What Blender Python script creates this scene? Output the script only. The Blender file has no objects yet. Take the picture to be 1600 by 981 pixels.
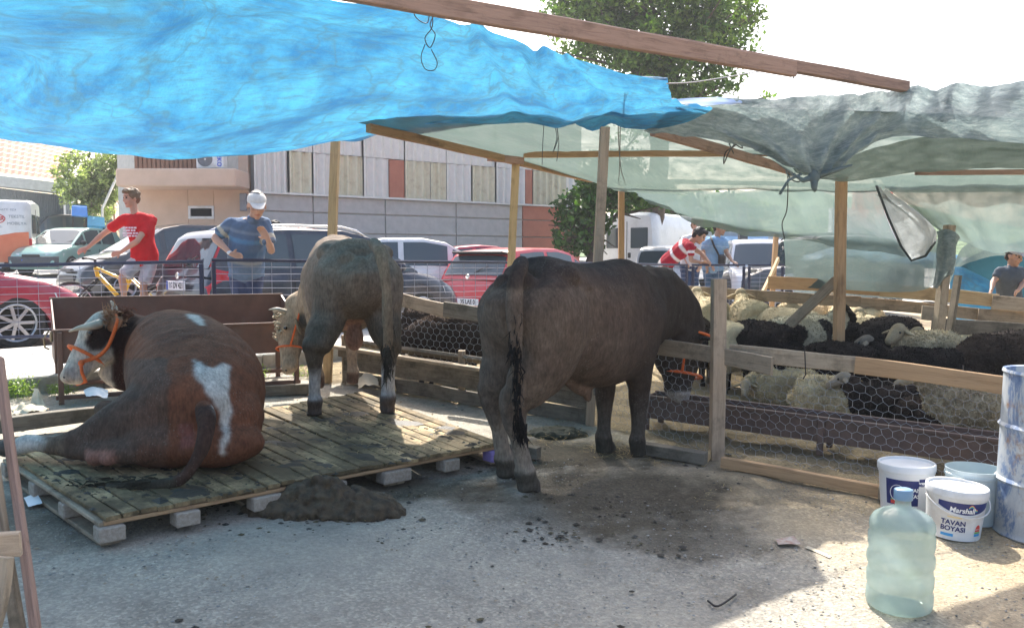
import bpy, bmesh, math, random
import numpy as np
from mathutils import Vector, Matrix, Euler, noise as mn
random.seed(7)
C = bpy.context.scene.collection
SC = bpy.context.scene
PI = math.pi
# ---------------------------------------------------------------- camera, world, sun, exposure
F = 1350.0; CX = 800.0; CY = 490.5; EYE = 1.57; PITCH = math.atan((490.5 - 400.0) / F)
cam_d = bpy.data.cameras.new('camera'); cam = bpy.data.objects.new('camera', cam_d); C.objects.link(cam)
cam_d.sensor_width = 36.0; cam_d.lens = F / 1600.0 * 36.0; cam_d.clip_start = 0.05; cam_d.clip_end = 3000
cam.location = (0, 0, EYE); cam.rotation_euler = (PI / 2 - PITCH, 0, 0)
SC.camera = cam
SUN_EL = math.radians(47.5); SUN_AZ = math.radians(-7)     # azimuth from +Y towards +X
world = bpy.data.worlds.new('World'); SC.world = world; world.use_nodes = True
_n = world.node_tree.nodes; _l = world.node_tree.links
_bg = _n['Background']; _sky = _n.new('ShaderNodeTexSky')
_sky.sky_type = 'NISHITA'; _sky.sun_disc = False; _sky.sun_elevation = SUN_EL; _sky.sun_rotation = SUN_AZ
_sky.air_density = 1.0; _sky.dust_density = 5.0; _sky.ozone_density = 1.0; _sky.altitude = 50
_l.new(_sky.outputs[0], _bg.inputs[0]); _bg.inputs[1].default_value = 0.145
sd = bpy.data.lights.new('sun', 'SUN'); sun = bpy.data.objects.new('sun', sd); C.objects.link(sun)
sd.energy = 4.3; sd.angle = math.radians(0.5); sd.color = (1.0, 0.95, 0.87)
_to = Vector((math.sin(SUN_AZ) * math.cos(SUN_EL), math.cos(SUN_AZ) * math.cos(SUN_EL), math.sin(SUN_EL)))
sun.rotation_euler = _to.to_track_quat('Z', 'Y').to_euler(); sun.location = _to * 50
SC.view_settings.view_transform = 'Standard'; SC.view_settings.look = 'None'
SC.view_settings.exposure = 1.34; SC.view_settings.gamma = 1.0
SC.render.engine = 'CYCLES'
SC.cycles.max_bounces = 7; SC.cycles.diffuse_bounces = 3; SC.cycles.glossy_bounces = 3
SC.cycles.transmission_bounces = 5; SC.cycles.transparent_max_bounces = 12
SC.cycles.caustics_reflective = False; SC.cycles.caustics_refractive = False
SC.cycles.sample_clamp_indirect = 6.0
try:
    SC.cycles.use_denoising = True; SC.cycles.denoiser = 'OPENIMAGEDENOISE'
except Exception: pass

# ---------------------------------------------------------------- geometry of the place
_cp, _sp = math.cos(PITCH), math.sin(PITCH)
def _soft(t, a, w): return t if t < a else a + w * (1 - math.exp(-(t - a) / w))
def gz(x, y):                                   # gently rising yard
    yy = y if y < 10.5 else 10.5 + .35 * (y - 10.5) if y < 45 else 22.6
    sx = 1 if x > 0 else -1
    return 0.036 * yy - 0.03 * sx * _soft(abs(x), 14, 10)
def ray(px, py):
    u = -(py - CY) / F
    return Vector(((px - CX) / F, _cp + _sp * u, -_sp + _cp * u))
def W(px, py, Y):
    d = ray(px, py); return Vector((0, 0, EYE)) + d * (Y / d.y)
def G(px, py, h=0.0):
    d = ray(px, py); lo, hi = 0.5, 80
    for _ in range(50):
        m = (lo + hi) / 2; p = Vector((0, 0, EYE)) + d * m
        if p.z > gz(p.x, p.y) + h: lo = m
        else: hi = m
    return Vector((0, 0, EYE)) + d * lo
def onground(x, y, h=0.0): return Vector((x, y, gz(x, y) + h))
def V(*a): return Vector(a)

# ---------------------------------------------------------------- linking, tagging
WM = {}
def _place(o, M, parent):
    WM[o.name] = M
    if parent is not None:
        o.parent = parent; o.matrix_basis = WM[parent.name].inverted() @ M
    else: o.matrix_basis = M
def tag(o, label=None, cat=None, group=None, kind=None):
    if label: o['label'] = label
    if cat: o['category'] = cat
    if group: o['group'] = group
    if kind: o['kind'] = kind
    return o
def thing(name, label, cat, loc=(0, 0, 0), rotz=0.0, group=None, kind=None):
    o = bpy.data.objects.new(name, None); C.objects.link(o); o.empty_display_size = 0.1
    _place(o, Matrix.Translation(Vector(loc)) @ Matrix.Rotation(rotz, 4, 'Z'), None)
    return tag(o, label, cat, group, kind)
def link(name, me, parent=None, M=None, local=False):
    o = bpy.data.objects.new(name, me); C.objects.link(o)
    M = M or Matrix.Identity(4)
    if local and parent is not None: M = WM[parent.name] @ M
    _place(o, M, parent); return o
def copy_tree(o, M, parent=None):
    c = o.copy(); C.objects.link(c); c.parent = parent
    if parent is None: c.matrix_basis = M; WM[c.name] = M
    else: WM[c.name] = WM[parent.name] @ c.matrix_basis
    for ch in list(o.children): copy_tree(ch, None, c)
    return c

# ---------------------------------------------------------------- mesh builder
class MB:
    def __init__(s): s.v = []; s.f = []; s.mi = []; s.m = 0
    def add(s, vs, fs):
        b = len(s.v); s.v.extend([tuple(p) for p in vs])
        for f in fs: s.f.append(tuple(i + b for i in f)); s.mi.append(s.m)
        return b
    def box(s, c, size, R=None):
        hx, hy, hz = size[0] / 2, size[1] / 2, size[2] / 2; c = Vector(c)
        P = [Vector((x, y, z)) for x in (-hx, hx) for y in (-hy, hy) for z in (-hz, hz)]
        if R is not None: P = [R @ p for p in P]
        s.add([p + c for p in P], [(0, 1, 3, 2), (4, 6, 7, 5), (0, 4, 5, 1), (2, 3, 7, 6), (0, 2, 6, 4), (1, 5, 7, 3)])
    def cbox(s, c, size, b, R=None):            # chamfered box
        hx, hy, hz = size[0] / 2, size[1] / 2, size[2] / 2; c = Vector(c); b = min(b, hx * .9, hy * .9, hz * .9)
        vs = []; idx = {}
        for sx in (-1, 1):
            for sy in (-1, 1):
                for sz in (-1, 1):
                    for k in range(3):
                        p = Vector((sx * (hx - (0 if k == 0 else b)), sy * (hy - (0 if k == 1 else b)), sz * (hz - (0 if k == 2 else b))))
                        idx[(sx, sy, sz, k)] = len(vs); vs.append(p)
        fs = []
        for k in range(3):
            a, d = [(1, 2), (0, 2), (0, 1)][k]
            for sg in (-1, 1):
                q = []
                for u, w in ((-1, -1), (1, -1), (1, 1), (-1, 1)):
                    t = [0, 0, 0]; t[k] = sg; t[a] = u; t[d] = w; q.append(idx[(t[0], t[1], t[2], k)])
                fs.append(tuple(q))
        for k in range(3):                      # edges along axis k
            a, d = [(1, 2), (0, 2), (0, 1)][k]
            for u in (-1, 1):
                for w in (-1, 1):
                    t0 = [0, 0, 0]; t0[k] = -1; t0[a] = u; t0[d] = w; t1 = list(t0); t1[k] = 1
                    fs.append((idx[(*t0, a)], idx[(*t1, a)], idx[(*t1, d)], idx[(*t0, d)]))
        for sx in (-1, 1):
            for sy in (-1, 1):
                for sz in (-1, 1): fs.append((idx[(sx, sy, sz, 0)], idx[(sx, sy, sz, 1)], idx[(sx, sy, sz, 2)]))
        if R is not None: vs = [R @ p for p in vs]
        s.add([p + c for p in vs], fs)
    def tube(s, pts, r, n=6, cap=True):
        pts = [Vector(p) for p in pts]; m = len(pts); rr = r if hasattr(r, '__len__') else [r] * m
        rings = []; up = None
        for i, p in enumerate(pts):
            t = (pts[min(i + 1, m - 1)] - pts[max(i - 1, 0)])
            if t.length < 1e-9: t = Vector((0, 0, 1))
            t.normalize()
            if up is None: up = Vector((0, 0, 1)) if abs(t.z) < .9 else Vector((1, 0, 0))
            u = (up - t * up.dot(t)); 
            if u.length < 1e-6: u = t.orthogonal()
            u.normalize(); up = u; w = t.cross(u)
            rings.append([p + (u * math.cos(a) + w * math.sin(a)) * rr[i] for a in [2 * PI * k / n for k in range(n)]])
        vs = [p for g in rings for p in g]; fs = []
        for i in range(m - 1):
            for k in range(n): fs.append((i * n + k, i * n + (k + 1) % n, (i + 1) * n + (k + 1) % n, (i + 1) * n + k))
        if cap: fs.append(tuple(range(n - 1, -1, -1))); fs.append(tuple((m - 1) * n + k for k in range(n)))
        s.add(vs, fs)
    def lathe(s, prof, n=24, M=None, close=True):
        vs = []
        for r, z in prof:
            for k in range(n):
                a = 2 * PI * k / n; vs.append(Vector((r * math.cos(a), r * math.sin(a), z)))
        if M is not None: vs = [M @ p for p in vs]
        fs = []; m = len(prof)
        for i in range(m - 1):
            for k in range(n): fs.append((i * n + k, i * n + (k + 1) % n, (i + 1) * n + (k + 1) % n, (i + 1) * n + k))
        if close: fs.append(tuple(range(n - 1, -1, -1))); fs.append(tuple((m - 1) * n + k for k in range(n)))
        s.add(vs, fs)
    def grid(s, P):                             # P[i][j]
        n, m = len(P), len(P[0]); vs = [p for row in P for p in row]
        s.add(vs, [(i * m + j, i * m + j + 1, (i + 1) * m + j + 1, (i + 1) * m + j) for i in range(n - 1) for j in range(m - 1)])
    def prism(s, poly, d, M=None):              # poly in XY, extruded along Z by d
        n = len(poly); vs = [Vector((x, y, 0)) for x, y in poly] + [Vector((x, y, d)) for x, y in poly]
        if M is not None: vs = [M @ p for p in vs]
        s.add(vs, [tuple(range(n - 1, -1, -1)), tuple(range(n, 2 * n))] + [(k, (k + 1) % n, n + (k + 1) % n, n + k) for k in range(n)])
    def mesh(s, name, mats, smooth=False, fix=False):
        me = bpy.data.meshes.new(name); me.from_pydata(s.v, [], s.f)
        for m in (mats if isinstance(mats, (list, tuple)) else [mats]): me.materials.append(m)
        if max(s.mi or [0]) > 0: me.polygons.foreach_set('material_index', s.mi)
        if smooth: me.polygons.foreach_set('use_smooth', [True] * len(me.polygons))
        if fix:
            bm = bmesh.new(); bm.from_mesh(me); bmesh.ops.recalc_face_normals(bm, faces=bm.faces); bm.to_mesh(me); bm.free()
        me.update(); return me
    def build(s, name, mats, parent=None, M=None, smooth=False, local=False, fix=False):
        return link(name, s.mesh(name, mats, smooth, fix), parent, M, local)
def autosmooth(o, ang=35):
    me = o.data; me.polygons.foreach_set('use_smooth', [True] * len(me.polygons))
    bm = bmesh.new(); bm.from_mesh(me); bmesh.ops.recalc_face_normals(bm, faces=bm.faces)
    for e in bm.edges:
        if len(e.link_faces) == 2 and e.calc_face_angle(0) > math.radians(ang): e.smooth = False
    bm.to_mesh(me); bm.free(); return o
def catmull(pts, n):                            # pts: list of equal-length tuples, n samples per span
    P = [np.array(p, float) for p in pts]
    if len(P) < 2: return P
    P = [2 * P[0] - P[1]] + P + [2 * P[-1] - P[-2]]; out = []
    for i in range(1, len(P) - 2):
        for k in range(n):
            t = k / n; a, b, c, d = P[i - 1], P[i], P[i + 1], P[i + 2]
            out.append(0.5 * ((2 * b) + (-a + c) * t + (2 * a - 5 * b + 4 * c - d) * t * t + (-a + 3 * b - 3 * c + d) * t ** 3))
    out.append(P[-2]); return out

# ---------------------------------------------------------------- materials
def newmat(name):
    m = bpy.data.materials.new(name); m.use_nodes = True; nt = m.node_tree
    return m, nt, nt.nodes['Principled BSDF'], nt.nodes, nt.links
def _coord(nt, coord, scale):
    tc = nt.nodes.new('ShaderNodeTexCoord'); mp = nt.nodes.new('ShaderNodeMapping')
    mp.inputs['Scale'].default_value = scale; nt.links.new(tc.outputs[coord], mp.inputs[0]); return mp.outputs[0]
def _noise(nt, vec, scale, detail=5, rough=.6, dist=0.0):
    n = nt.nodes.new('ShaderNodeTexNoise'); n.inputs['Scale'].default_value = scale; n.inputs['Detail'].default_value = detail
    n.inputs['Roughness'].default_value = rough; n.inputs['Distortion'].default_value = dist
    if vec is not None: nt.links.new(vec, n.inputs['Vector'])
    return n.outputs[0]
def _ramp(nt, fac, stops):
    r = nt.nodes.new('ShaderNodeValToRGB'); nt.links.new(fac, r.inputs[0]); e = r.color_ramp.elements
    while len(e) > 1: e.remove(e[-1])
    e[0].position = stops[0][0]; e[0].color = (*stops[0][1], 1)
    for p, c in stops[1:]:
        k = e.new(p); k.color = (*c, 1)
    return r.outputs[0]
def _g(v): return (v, v, v)
def _mix(nt, fac, a, b, mode='MIX'):
    m = nt.nodes.new('ShaderNodeMix'); m.data_type = 'RGBA'; m.blend_type = mode
    for sock, val in ((m.inputs[0], fac), (m.inputs[6], a), (m.inputs[7], b)):
        if hasattr(val, 'links'): nt.links.new(val, sock)
        elif isinstance(val, (int, float)): sock.default_value = val
        else: sock.default_value = (*val, 1) if len(val) == 3 else val
    return m.outputs[2]
def _bump(nt, p, h, strength, dist=0.01):
    b = nt.nodes.new('ShaderNodeBump'); b.inputs['Strength'].default_value = strength; b.inputs['Distance'].default_value = dist
    nt.links.new(h, b.inputs['Height']); nt.links.new(b.outputs[0], p.inputs['Normal']); return b
def pmat(name, c1, c2=None, scale=8, rough=.6, bump=0.0, metal=0.0, stretch=(1, 1, 1), lo=.35, hi=.65, coat=0, dirt=None, dirt_scale=2.5, dirt_amt=.5, bdist=.01, bscale=None, spec=.5):
    m, nt, p, N, L = newmat(name); vec = _coord(nt, 'Object', stretch)
    c2 = c2 or tuple(x * .8 for x in c1); nz = _noise(nt, vec, scale)
    col = _ramp(nt, nz, [(lo, c1), (hi, c2)])
    if dirt:
        d = _noise(nt, vec, dirt_scale, 8, .7); fac = _ramp(nt, d, [(.62 - dirt_amt * .3, _g(0)), (.75 - dirt_amt * .2, _g(1))])
        mm = nt.nodes.new('ShaderNodeMath'); mm.operation = 'MULTIPLY'; L.new(fac, mm.inputs[0]); mm.inputs[1].default_value = min(1, dirt_amt * 1.4)
        col = _mix(nt, mm.outputs[0], col, dirt)
    L.new(col, p.inputs['Base Color']); p.inputs['Roughness'].default_value = rough; p.inputs['Metallic'].default_value = metal
    p.inputs['Specular IOR Level'].default_value = spec
    if coat: p.inputs['Coat Weight'].default_value = coat; p.inputs['Coat Roughness'].default_value = .06
    if bump: _bump(nt, p, _noise(nt, vec, bscale or scale * 3, 6), bump, bdist)
    return m
def wood(name, c1, c2, dirt=None, dirt_amt=.4, rough=.8, bump=.5):
    m, nt, p, N, L = newmat(name)
    tc = N.new('ShaderNodeTexCoord'); oi = N.new('ShaderNodeObjectInfo'); add = N.new('ShaderNodeVectorMath'); add.operation = 'ADD'
    sc_ = N.new('ShaderNodeMath'); sc_.operation = 'MULTIPLY'; sc_.inputs[1].default_value = 37.0; L.new(oi.outputs['Random'], sc_.inputs[0])
    L.new(tc.outputs['Object'], add.inputs[0]); L.new(sc_.outputs[0], add.inputs[1])
    mp = N.new('ShaderNodeMapping'); mp.inputs['Scale'].default_value = (1.2, 16, 16); L.new(add.outputs[0], mp.inputs[0])
    g = _noise(nt, mp.outputs[0], 3.0, 8, .7, .6); col = _ramp(nt, g, [(.3, c2), (.5, c1), (.72, tuple(min(1, x * 1.15) for x in c1))])
    mp2 = N.new('ShaderNodeMapping'); mp2.inputs['Scale'].default_value = (.8, 1.6, 1.6); L.new(add.outputs[0], mp2.inputs[0])
    kn = _noise(nt, mp2.outputs[0], 3.5, 3, .5); col = _mix(nt, _ramp(nt, kn, [(.62, _g(0)), (.72, _g(.6))]), col, tuple(x * .5 for x in c2))
    if dirt:
        d = _noise(nt, add.outputs[0], 4.0, 8, .75); col = _mix(nt, _ramp(nt, d, [(.62 - dirt_amt * .3, _g(0)), (.78 - dirt_amt * .2, _g(.85))]), col, dirt)
    hs = N.new('ShaderNodeHueSaturation'); mr = N.new('ShaderNodeMapRange'); mr.inputs['To Min'].default_value = .78; mr.inputs['To Max'].default_value = 1.2
    L.new(oi.outputs['Random'], mr.inputs[0]); L.new(mr.outputs[0], hs.inputs['Value']); L.new(col, hs.inputs['Color']); L.new(hs.outputs[0], p.inputs['Base Color'])
    p.inputs['Roughness'].default_value = rough; p.inputs['Specular IOR Level'].default_value = .25; _bump(nt, p, g, bump, .006); return m
def vcol_mat(name, rough=.75, var=.25, scale=14, bump=.4, bscale=70, stretch=(1, 1, 1), dirt=None, dirt_amt=.4, dscale=3.5, sheen=0, spec=.3, fleck=None, bdist=.01, hair=0):
    m, nt, p, N, L = newmat(name); at = N.new('ShaderNodeAttribute'); at.attribute_name = 'Col'
    vec = _coord(nt, 'Object', stretch); nz = _noise(nt, vec, scale, 6, .65)
    col = _mix(nt, 1.0, at.outputs['Color'], _ramp(nt, nz, [(.3, _g(1 - var)), (.7, _g(1 + 0 * var))]), 'MULTIPLY')
    if dirt:
        d = _noise(nt, vec, dscale, 9, .75); col = _mix(nt, _ramp(nt, d, [(.64 - dirt_amt * .3, _g(0)), (.8 - dirt_amt * .2, _g(.8))]), col, dirt)
    if hair:
        hn = _noise(nt, _coord(nt, 'Object', (1, 1, .28)), hair, 3, .6); col = _mix(nt, 1.0, col, _ramp(nt, hn, [(.32, _g(.74)), (.5, _g(1.0)), (.68, _g(1.25))]), 'MULTIPLY')
    if fleck:
        vn = _noise(nt, vec, 95, 2, .5); msk = _noise(nt, vec, 5, 3, .5)
        mu = N.new('ShaderNodeMath'); mu.operation = 'MULTIPLY'
        L.new(_ramp(nt, vn, [(.60, _g(0)), (.72, _g(.45))]), mu.inputs[0]); L.new(_ramp(nt, msk, [(.48, _g(0)), (.6, _g(.7))]), mu.inputs[1])
        col = _mix(nt, mu.outputs[0], col, fleck)
    L.new(col, p.inputs['Base Color']); p.inputs['Roughness'].default_value = rough; p.inputs['Specular IOR Level'].default_value = spec
    if sheen: p.inputs['Sheen Weight'].default_value = sheen
    _bump(nt, p, _noise(nt, vec, bscale, 5, .7), bump, bdist); return m
def flat(name, c, rough=.5, metal=0, spec=.5, coat=0, emit=None):
    m, nt, p, N, L = newmat(name); p.inputs['Base Color'].default_value = (*c, 1); p.inputs['Roughness'].default_value = rough
    p.inputs['Metallic'].default_value = metal; p.inputs['Specular IOR Level'].default_value = spec
    if coat: p.inputs['Coat Weight'].default_value = coat; p.inputs['Coat Roughness'].default_value = .04
    return m
def paint(name, c, rough=.28):
    m, nt, p, N, L = newmat(name); vec = _coord(nt, 'Object', (1, 1, 1)); d = _noise(nt, vec, 2.5, 6, .7)
    L.new(_mix(nt, _ramp(nt, d, [(.45, _g(0)), (.8, _g(.35))]), c, (.25, .23, .2)), p.inputs['Base Color'])
    p.inputs['Roughness'].default_value = rough; p.inputs['Coat Weight'].default_value = .7; p.inputs['Coat Roughness'].default_value = .05
    return m

M_WOOD = wood('fresh_timber', (.42, .27, .15), (.27, .16, .085), dirt=(.16, .12, .09), dirt_amt=.15)
M_WOODG = wood('weathered_timber', (.36, .29, .21), (.22, .17, .12), dirt=(.10, .085, .06), dirt_amt=.4)
M_WOODP = wood('pinkish_beam_timber', (.36, .24, .19), (.22, .14, .11), dirt=(.15, .11, .09), dirt_amt=.25)
M_WOODL = wood('light_timber', (.55, .40, .22), (.36, .24, .12))
M_WOODD = wood('grey_old_board', (.20, .175, .14), (.11, .095, .075), dirt=(.06, .055, .04), dirt_amt=.6)
M_TAN = wood('tan_post_timber', (.46, .35, .25), (.31, .23, .16), dirt=(.17, .14, .11), dirt_amt=.3)
M_PALLET = wood('fouled_platform_board', (.48, .35, .19), (.31, .21, .115), dirt=(.085, .065, .035), dirt_amt=.7, rough=.8, bump=.8)
_nt = M_PALLET.node_tree; _p = _nt.nodes['Principled BSDF']; _src = _p.inputs['Base Color'].links[0].from_socket; _ge = _nt.nodes.new('ShaderNodeNewGeometry')
_d1 = _noise(_nt, _ge.outputs['Position'], 1.5, 9, .72); _nt.links.new(_mix(_nt, _ramp(_nt, _d1, [(.42, _g(0)), (.56, _g(.93))]), _src, (.075, .057, .03)), _p.inputs['Base Color'])
M_BLOCK = pmat('pallet_chip_block', (.42, .36, .30), (.3, .25, .2), 60, .9, .5)
M_BLOCKP = pmat('purple_pallet_block', (.34, .26, .62), (.26, .2, .5), 40, .85, .3)
M_NAIL = flat('dark_wire', (.05, .045, .045), .5, .6)
M_STEELB = pmat('dark_blue_rail_paint', (.02, .03, .075), (.012, .018, .05), 20, .35, .1, dirt=(.12, .09, .07), dirt_amt=.2)
M_WIRE = flat('galvanised_wire', (.38, .39, .41), .5, .5)
M_RWIRE = flat('rail_mesh_wire', (.30, .31, .37), .45, .5)
M_BROWN = pmat('brown_trough_paint', (.16, .078, .055), (.115, .06, .043), 6, .45, .15, dirt=(.2, .16, .13), dirt_amt=.25)
M_RUST = pmat('rusty_trough_steel', (.15, .10, .085), (.09, .06, .05), 10, .6, .2, dirt=(.23, .13, .08), dirt_amt=.3)
M_ROPE = pmat('orange_halter_nylon', (.85, .17, .03), (.7, .12, .02), 60, .6, .5)
M_GLASS = flat('car_glass', (.05, .07, .08), .04, 0, .9)
M_BLACK = pmat('black_plastic', (.02, .02, .022), (.03, .03, .03), 20, .5)
M_TYRE = pmat('tyre_rubber', (.022, .022, .022), (.035, .033, .03), 20, .85)
M_RIM = pmat('alloy_rim', (.5, .5, .52), (.4, .4, .42), 10, .3, 0, .8)
M_CHROME = flat('chrome', (.7, .7, .72), .15, 1)
M_LAMPW = flat('clear_lamp_lens', (.75, .78, .8), .08, .2, .8)
M_LAMPR = flat('red_lamp_lens', (.55, .015, .02), .1, 0, .8)
M_PLATE = flat('number_plate_white', (.75, .76, .78), .4)
M_PLATEB = flat('number_plate_blue', (.02, .08, .45), .4)
M_INK = flat('print_black', (.02, .02, .025), .6)
M_WHITE = pmat('white_plastic', (.78, .79, .8), (.70, .71, .71), 5, .4, dirt=(.42, .36, .28), dirt_amt=.3)

# ---------------------------------------------------------------- timber pieces, text
def plank_mesh(L, w, t, mat, seed=0, bev=.004, warp=.004, n=10):
    """board along local X, centred in Y (width w) and Z (thickness t); starts at x=0"""
    rnd = random.Random(seed); mb = MB(); prof = []
    b = min(bev, w * .3, t * .3)
    for sy, sz in ((-1, -1), (1, -1), (1, 1), (-1, 1)):
        A = (sy * (w / 2), sz * (t / 2 - b)); B = (sy * (w / 2 - b), sz * (t / 2))
        prof += ([A, B] if sy * sz > 0 else [B, A])
    ang = [math.atan2(z / t, y / w) for y, z in prof]; prof = [p for _, p in sorted(zip(ang, prof))]
    rings = []; p1, p2 = rnd.random() * 9, rnd.random() * 9; a = warp * (rnd.random() - .3) * 2
    for i in range(n + 1):
        x = L * i / n; oy = a * math.sin(PI * i / n) + .35 * warp * math.sin(x * 5 + p1); oz = -a * math.sin(PI * i / n + p2) * .7
        sc = 1 + .03 * math.sin(x * 7 + p2)
        rings.append([(x, y * sc + oy, z + oz) for y, z in prof])
    k = len(prof); vs = [p for r in rings for p in r]
    fs = [(i * k + j, i * k + (j + 1) % k, (i + 1) * k + (j + 1) % k, (i + 1) * k + j) for i in range(n) for j in range(k)]
    fs += [tuple(range(k - 1, -1, -1)), tuple(n * k + j for j in range(k))]
    mb.add(vs, fs); return mb.mesh('plank', mat)
def frameM(p0, p1, up=V(0, 0, 1)):
    """matrix: X from p0 to p1, Y ~ up (board width direction), Z = thickness direction"""
    p0, p1 = Vector(p0), Vector(p1); x = (p1 - p0).normalized(); y = (up - x * up.dot(x))
    if y.length < 1e-5: y = x.orthogonal()
    y.normalize(); z = x.cross(y)
    return Matrix(((x.x, y.x, z.x, p0.x), (x.y, y.y, z.y, p0.y), (x.z, y.z, z.z, p0.z), (0, 0, 0, 1)))
_ps = [0]
def plank(name, p0, p1, w, t, mat, parent=None, up=V(0, 0, 1), warp=.006, bev=.004):
    _ps[0] += 1; p0, p1 = Vector(p0), Vector(p1)
    return link(name, plank_mesh((p1 - p0).length, w, t, mat, _ps[0], bev, warp), parent, frameM(p0, p1, up))
def text_mesh(s, size, mat, M, parent, name='lettering', ext=.0008, bold=0.0, sx=1.0, align='CENTER'):
    cu = bpy.data.curves.new('t', 'FONT'); cu.body = s; cu.size = size; cu.extrude = ext; cu.offset = bold; cu.align_x = align; cu.align_y = 'CENTER'
    to = bpy.data.objects.new('t', cu); C.objects.link(to)
    dg = bpy.context.evaluated_depsgraph_get(); me = bpy.data.meshes.new_from_object(to.evaluated_get(dg))
    bpy.data.objects.remove(to); me.materials.clear(); me.materials.append(mat)
    return link(name, me, parent, M @ Matrix.Diagonal((sx, 1, 1, 1)))

# ---------------------------------------------------------------- organic bodies
def ring_loft(mb, st, sub=4, n=16, sup=2.0, roll=V(0, 0, 1), capr=True):
    """st: list of (x,y,z, ra, rb): ra = half width sideways, rb = half height along roll-ish axis"""
    S = catmull([tuple(s) for s in st], sub); P = [Vector(s[:3]) for s in S]; m = len(P); vs = []; up = Vector(roll)
    for i, s in enumerate(S):
        t = (P[min(i + 1, m - 1)] - P[max(i - 1, 0)]); t.normalize()
        u = up - t * up.dot(t)
        if u.length < .05: u = t.orthogonal()
        u.normalize(); w = t.cross(u); ra, rb = max(s[3], .002), max(s[4], .002)
        for k in range(n):
            a = 2 * PI * k / n; ca, sa = math.cos(a), math.sin(a); e = 2.0 / sup
            vs.append(P[i] + w * (ra * math.copysign(abs(ca) ** e, ca)) + u * (rb * math.copysign(abs(sa) ** e, sa)))
    fs = [(i * n + k, i * n + (k + 1) % n, (i + 1) * n + (k + 1) % n, (i + 1) * n + k) for i in range(m - 1) for k in range(n)]
    b = len(vs)
    for (i, sg) in ((0, -1), (m - 1, 1)):
        t = (P[1] - P[0]) if i == 0 else (P[-1] - P[-2]); t.normalize()
        vs.append(P[i] + t * sg * min(S[i][3], S[i][4]) * (.55 if capr else 0))
    for k in range(n):
        fs.append(((k + 1) % n, k, b)); fs.append(((m - 1) * n + k, (m - 1) * n + (k + 1) % n, b + 1))
    mb.add(vs, fs)
def ball(mb, c, r, n=10, R=None):
    c = Vector(c); rx, ry, rz = (r if hasattr(r, '__len__') else (r, r, r)); vs = [Vector((0, 0, -rz))]; 
    for i in range(1, n):
        th = PI * i / n - PI / 2
        for k in range(n + 2):
            a = 2 * PI * k / (n + 2); vs.append(Vector((rx * math.cos(th) * math.cos(a), ry * math.cos(th) * math.sin(a), rz * math.sin(th))))
    vs.append(Vector((0, 0, rz))); q = n + 2; fs = []
    for k in range(q):
        fs.append((0, 1 + (k + 1) % q, 1 + k)); fs.append((len(vs) - 1, 1 + (n - 2) * q + k, 1 + (n - 2) * q + (k + 1) % q))
    for i in range(n - 2):
        for k in range(q): fs.append((1 + i * q + k, 1 + i * q + (k + 1) % q, 1 + (i + 1) * q + (k + 1) % q, 1 + (i + 1) * q + k))
    if R is not None: vs = [R @ p for p in vs]
    mb.add([p + c for p in vs], fs)
def remesh(mb, voxel, smooth=4, factor=.5, T=None, dec=None):
    me = bpy.data.meshes.new('tmp'); me.from_pydata([tuple(T @ Vector(p)) for p in mb.v] if T else mb.v, [], mb.f)
    bm = bmesh.new(); bm.from_mesh(me); bmesh.ops.recalc_face_normals(bm, faces=bm.faces); bm.to_mesh(me); bm.free()
    o = bpy.data.objects.new('tmp', me); C.objects.link(o)
    r = o.modifiers.new('r', 'REMESH'); r.mode = 'VOXEL'; r.voxel_size = voxel; r.adaptivity = 0
    if smooth:
        s_ = o.modifiers.new('s', 'SMOOTH'); s_.factor = factor; s_.iterations = smooth
    dg = bpy.context.evaluated_depsgraph_get(); out = bpy.data.meshes.new_from_object(o.evaluated_get(dg))
    bpy.data.objects.remove(o); bpy.data.meshes.remove(me)
    out.materials.clear(); out.polygons.foreach_set('use_smooth', [True] * len(out.polygons)); return out
def get_co(me):
    a = np.empty(len(me.vertices) * 3, np.float32); me.vertices.foreach_get('co', a); return a.reshape(-1, 3)
def get_no(me):
    a = np.empty(len(me.vertices) * 3, np.float32); me.vertices.foreach_get('normal', a); return a.reshape(-1, 3)
def set_co(me, co): me.vertices.foreach_set('co', co.astype(np.float32).ravel()); me.update()
def paint_v(me, cols):
    at = me.color_attributes.new('Col', 'FLOAT_COLOR', 'POINT')
    rgba = np.ones((len(me.vertices), 4), np.float32); rgba[:, :3] = cols; at.data.foreach_set('color', rgba.ravel())
def fnoise(co, scale, seed=0.0, octv=3):        # cheap smooth noise, vectorised sums of sines with random directions
    rs = np.random.RandomState(int(seed * 10) + 3); out = np.zeros(len(co)); amp = 1.0; tot = 0
    for o_ in range(octv):
        for k in range(5):
            d = rs.normal(size=3); d /= np.linalg.norm(d); out += amp * np.sin(co @ d * scale * (2 ** o_) * (1 + .35 * rs.rand()) * 2 + rs.rand() * 6.28)
        tot += amp * 2.2; amp *= .55
    return out / tot
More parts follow.
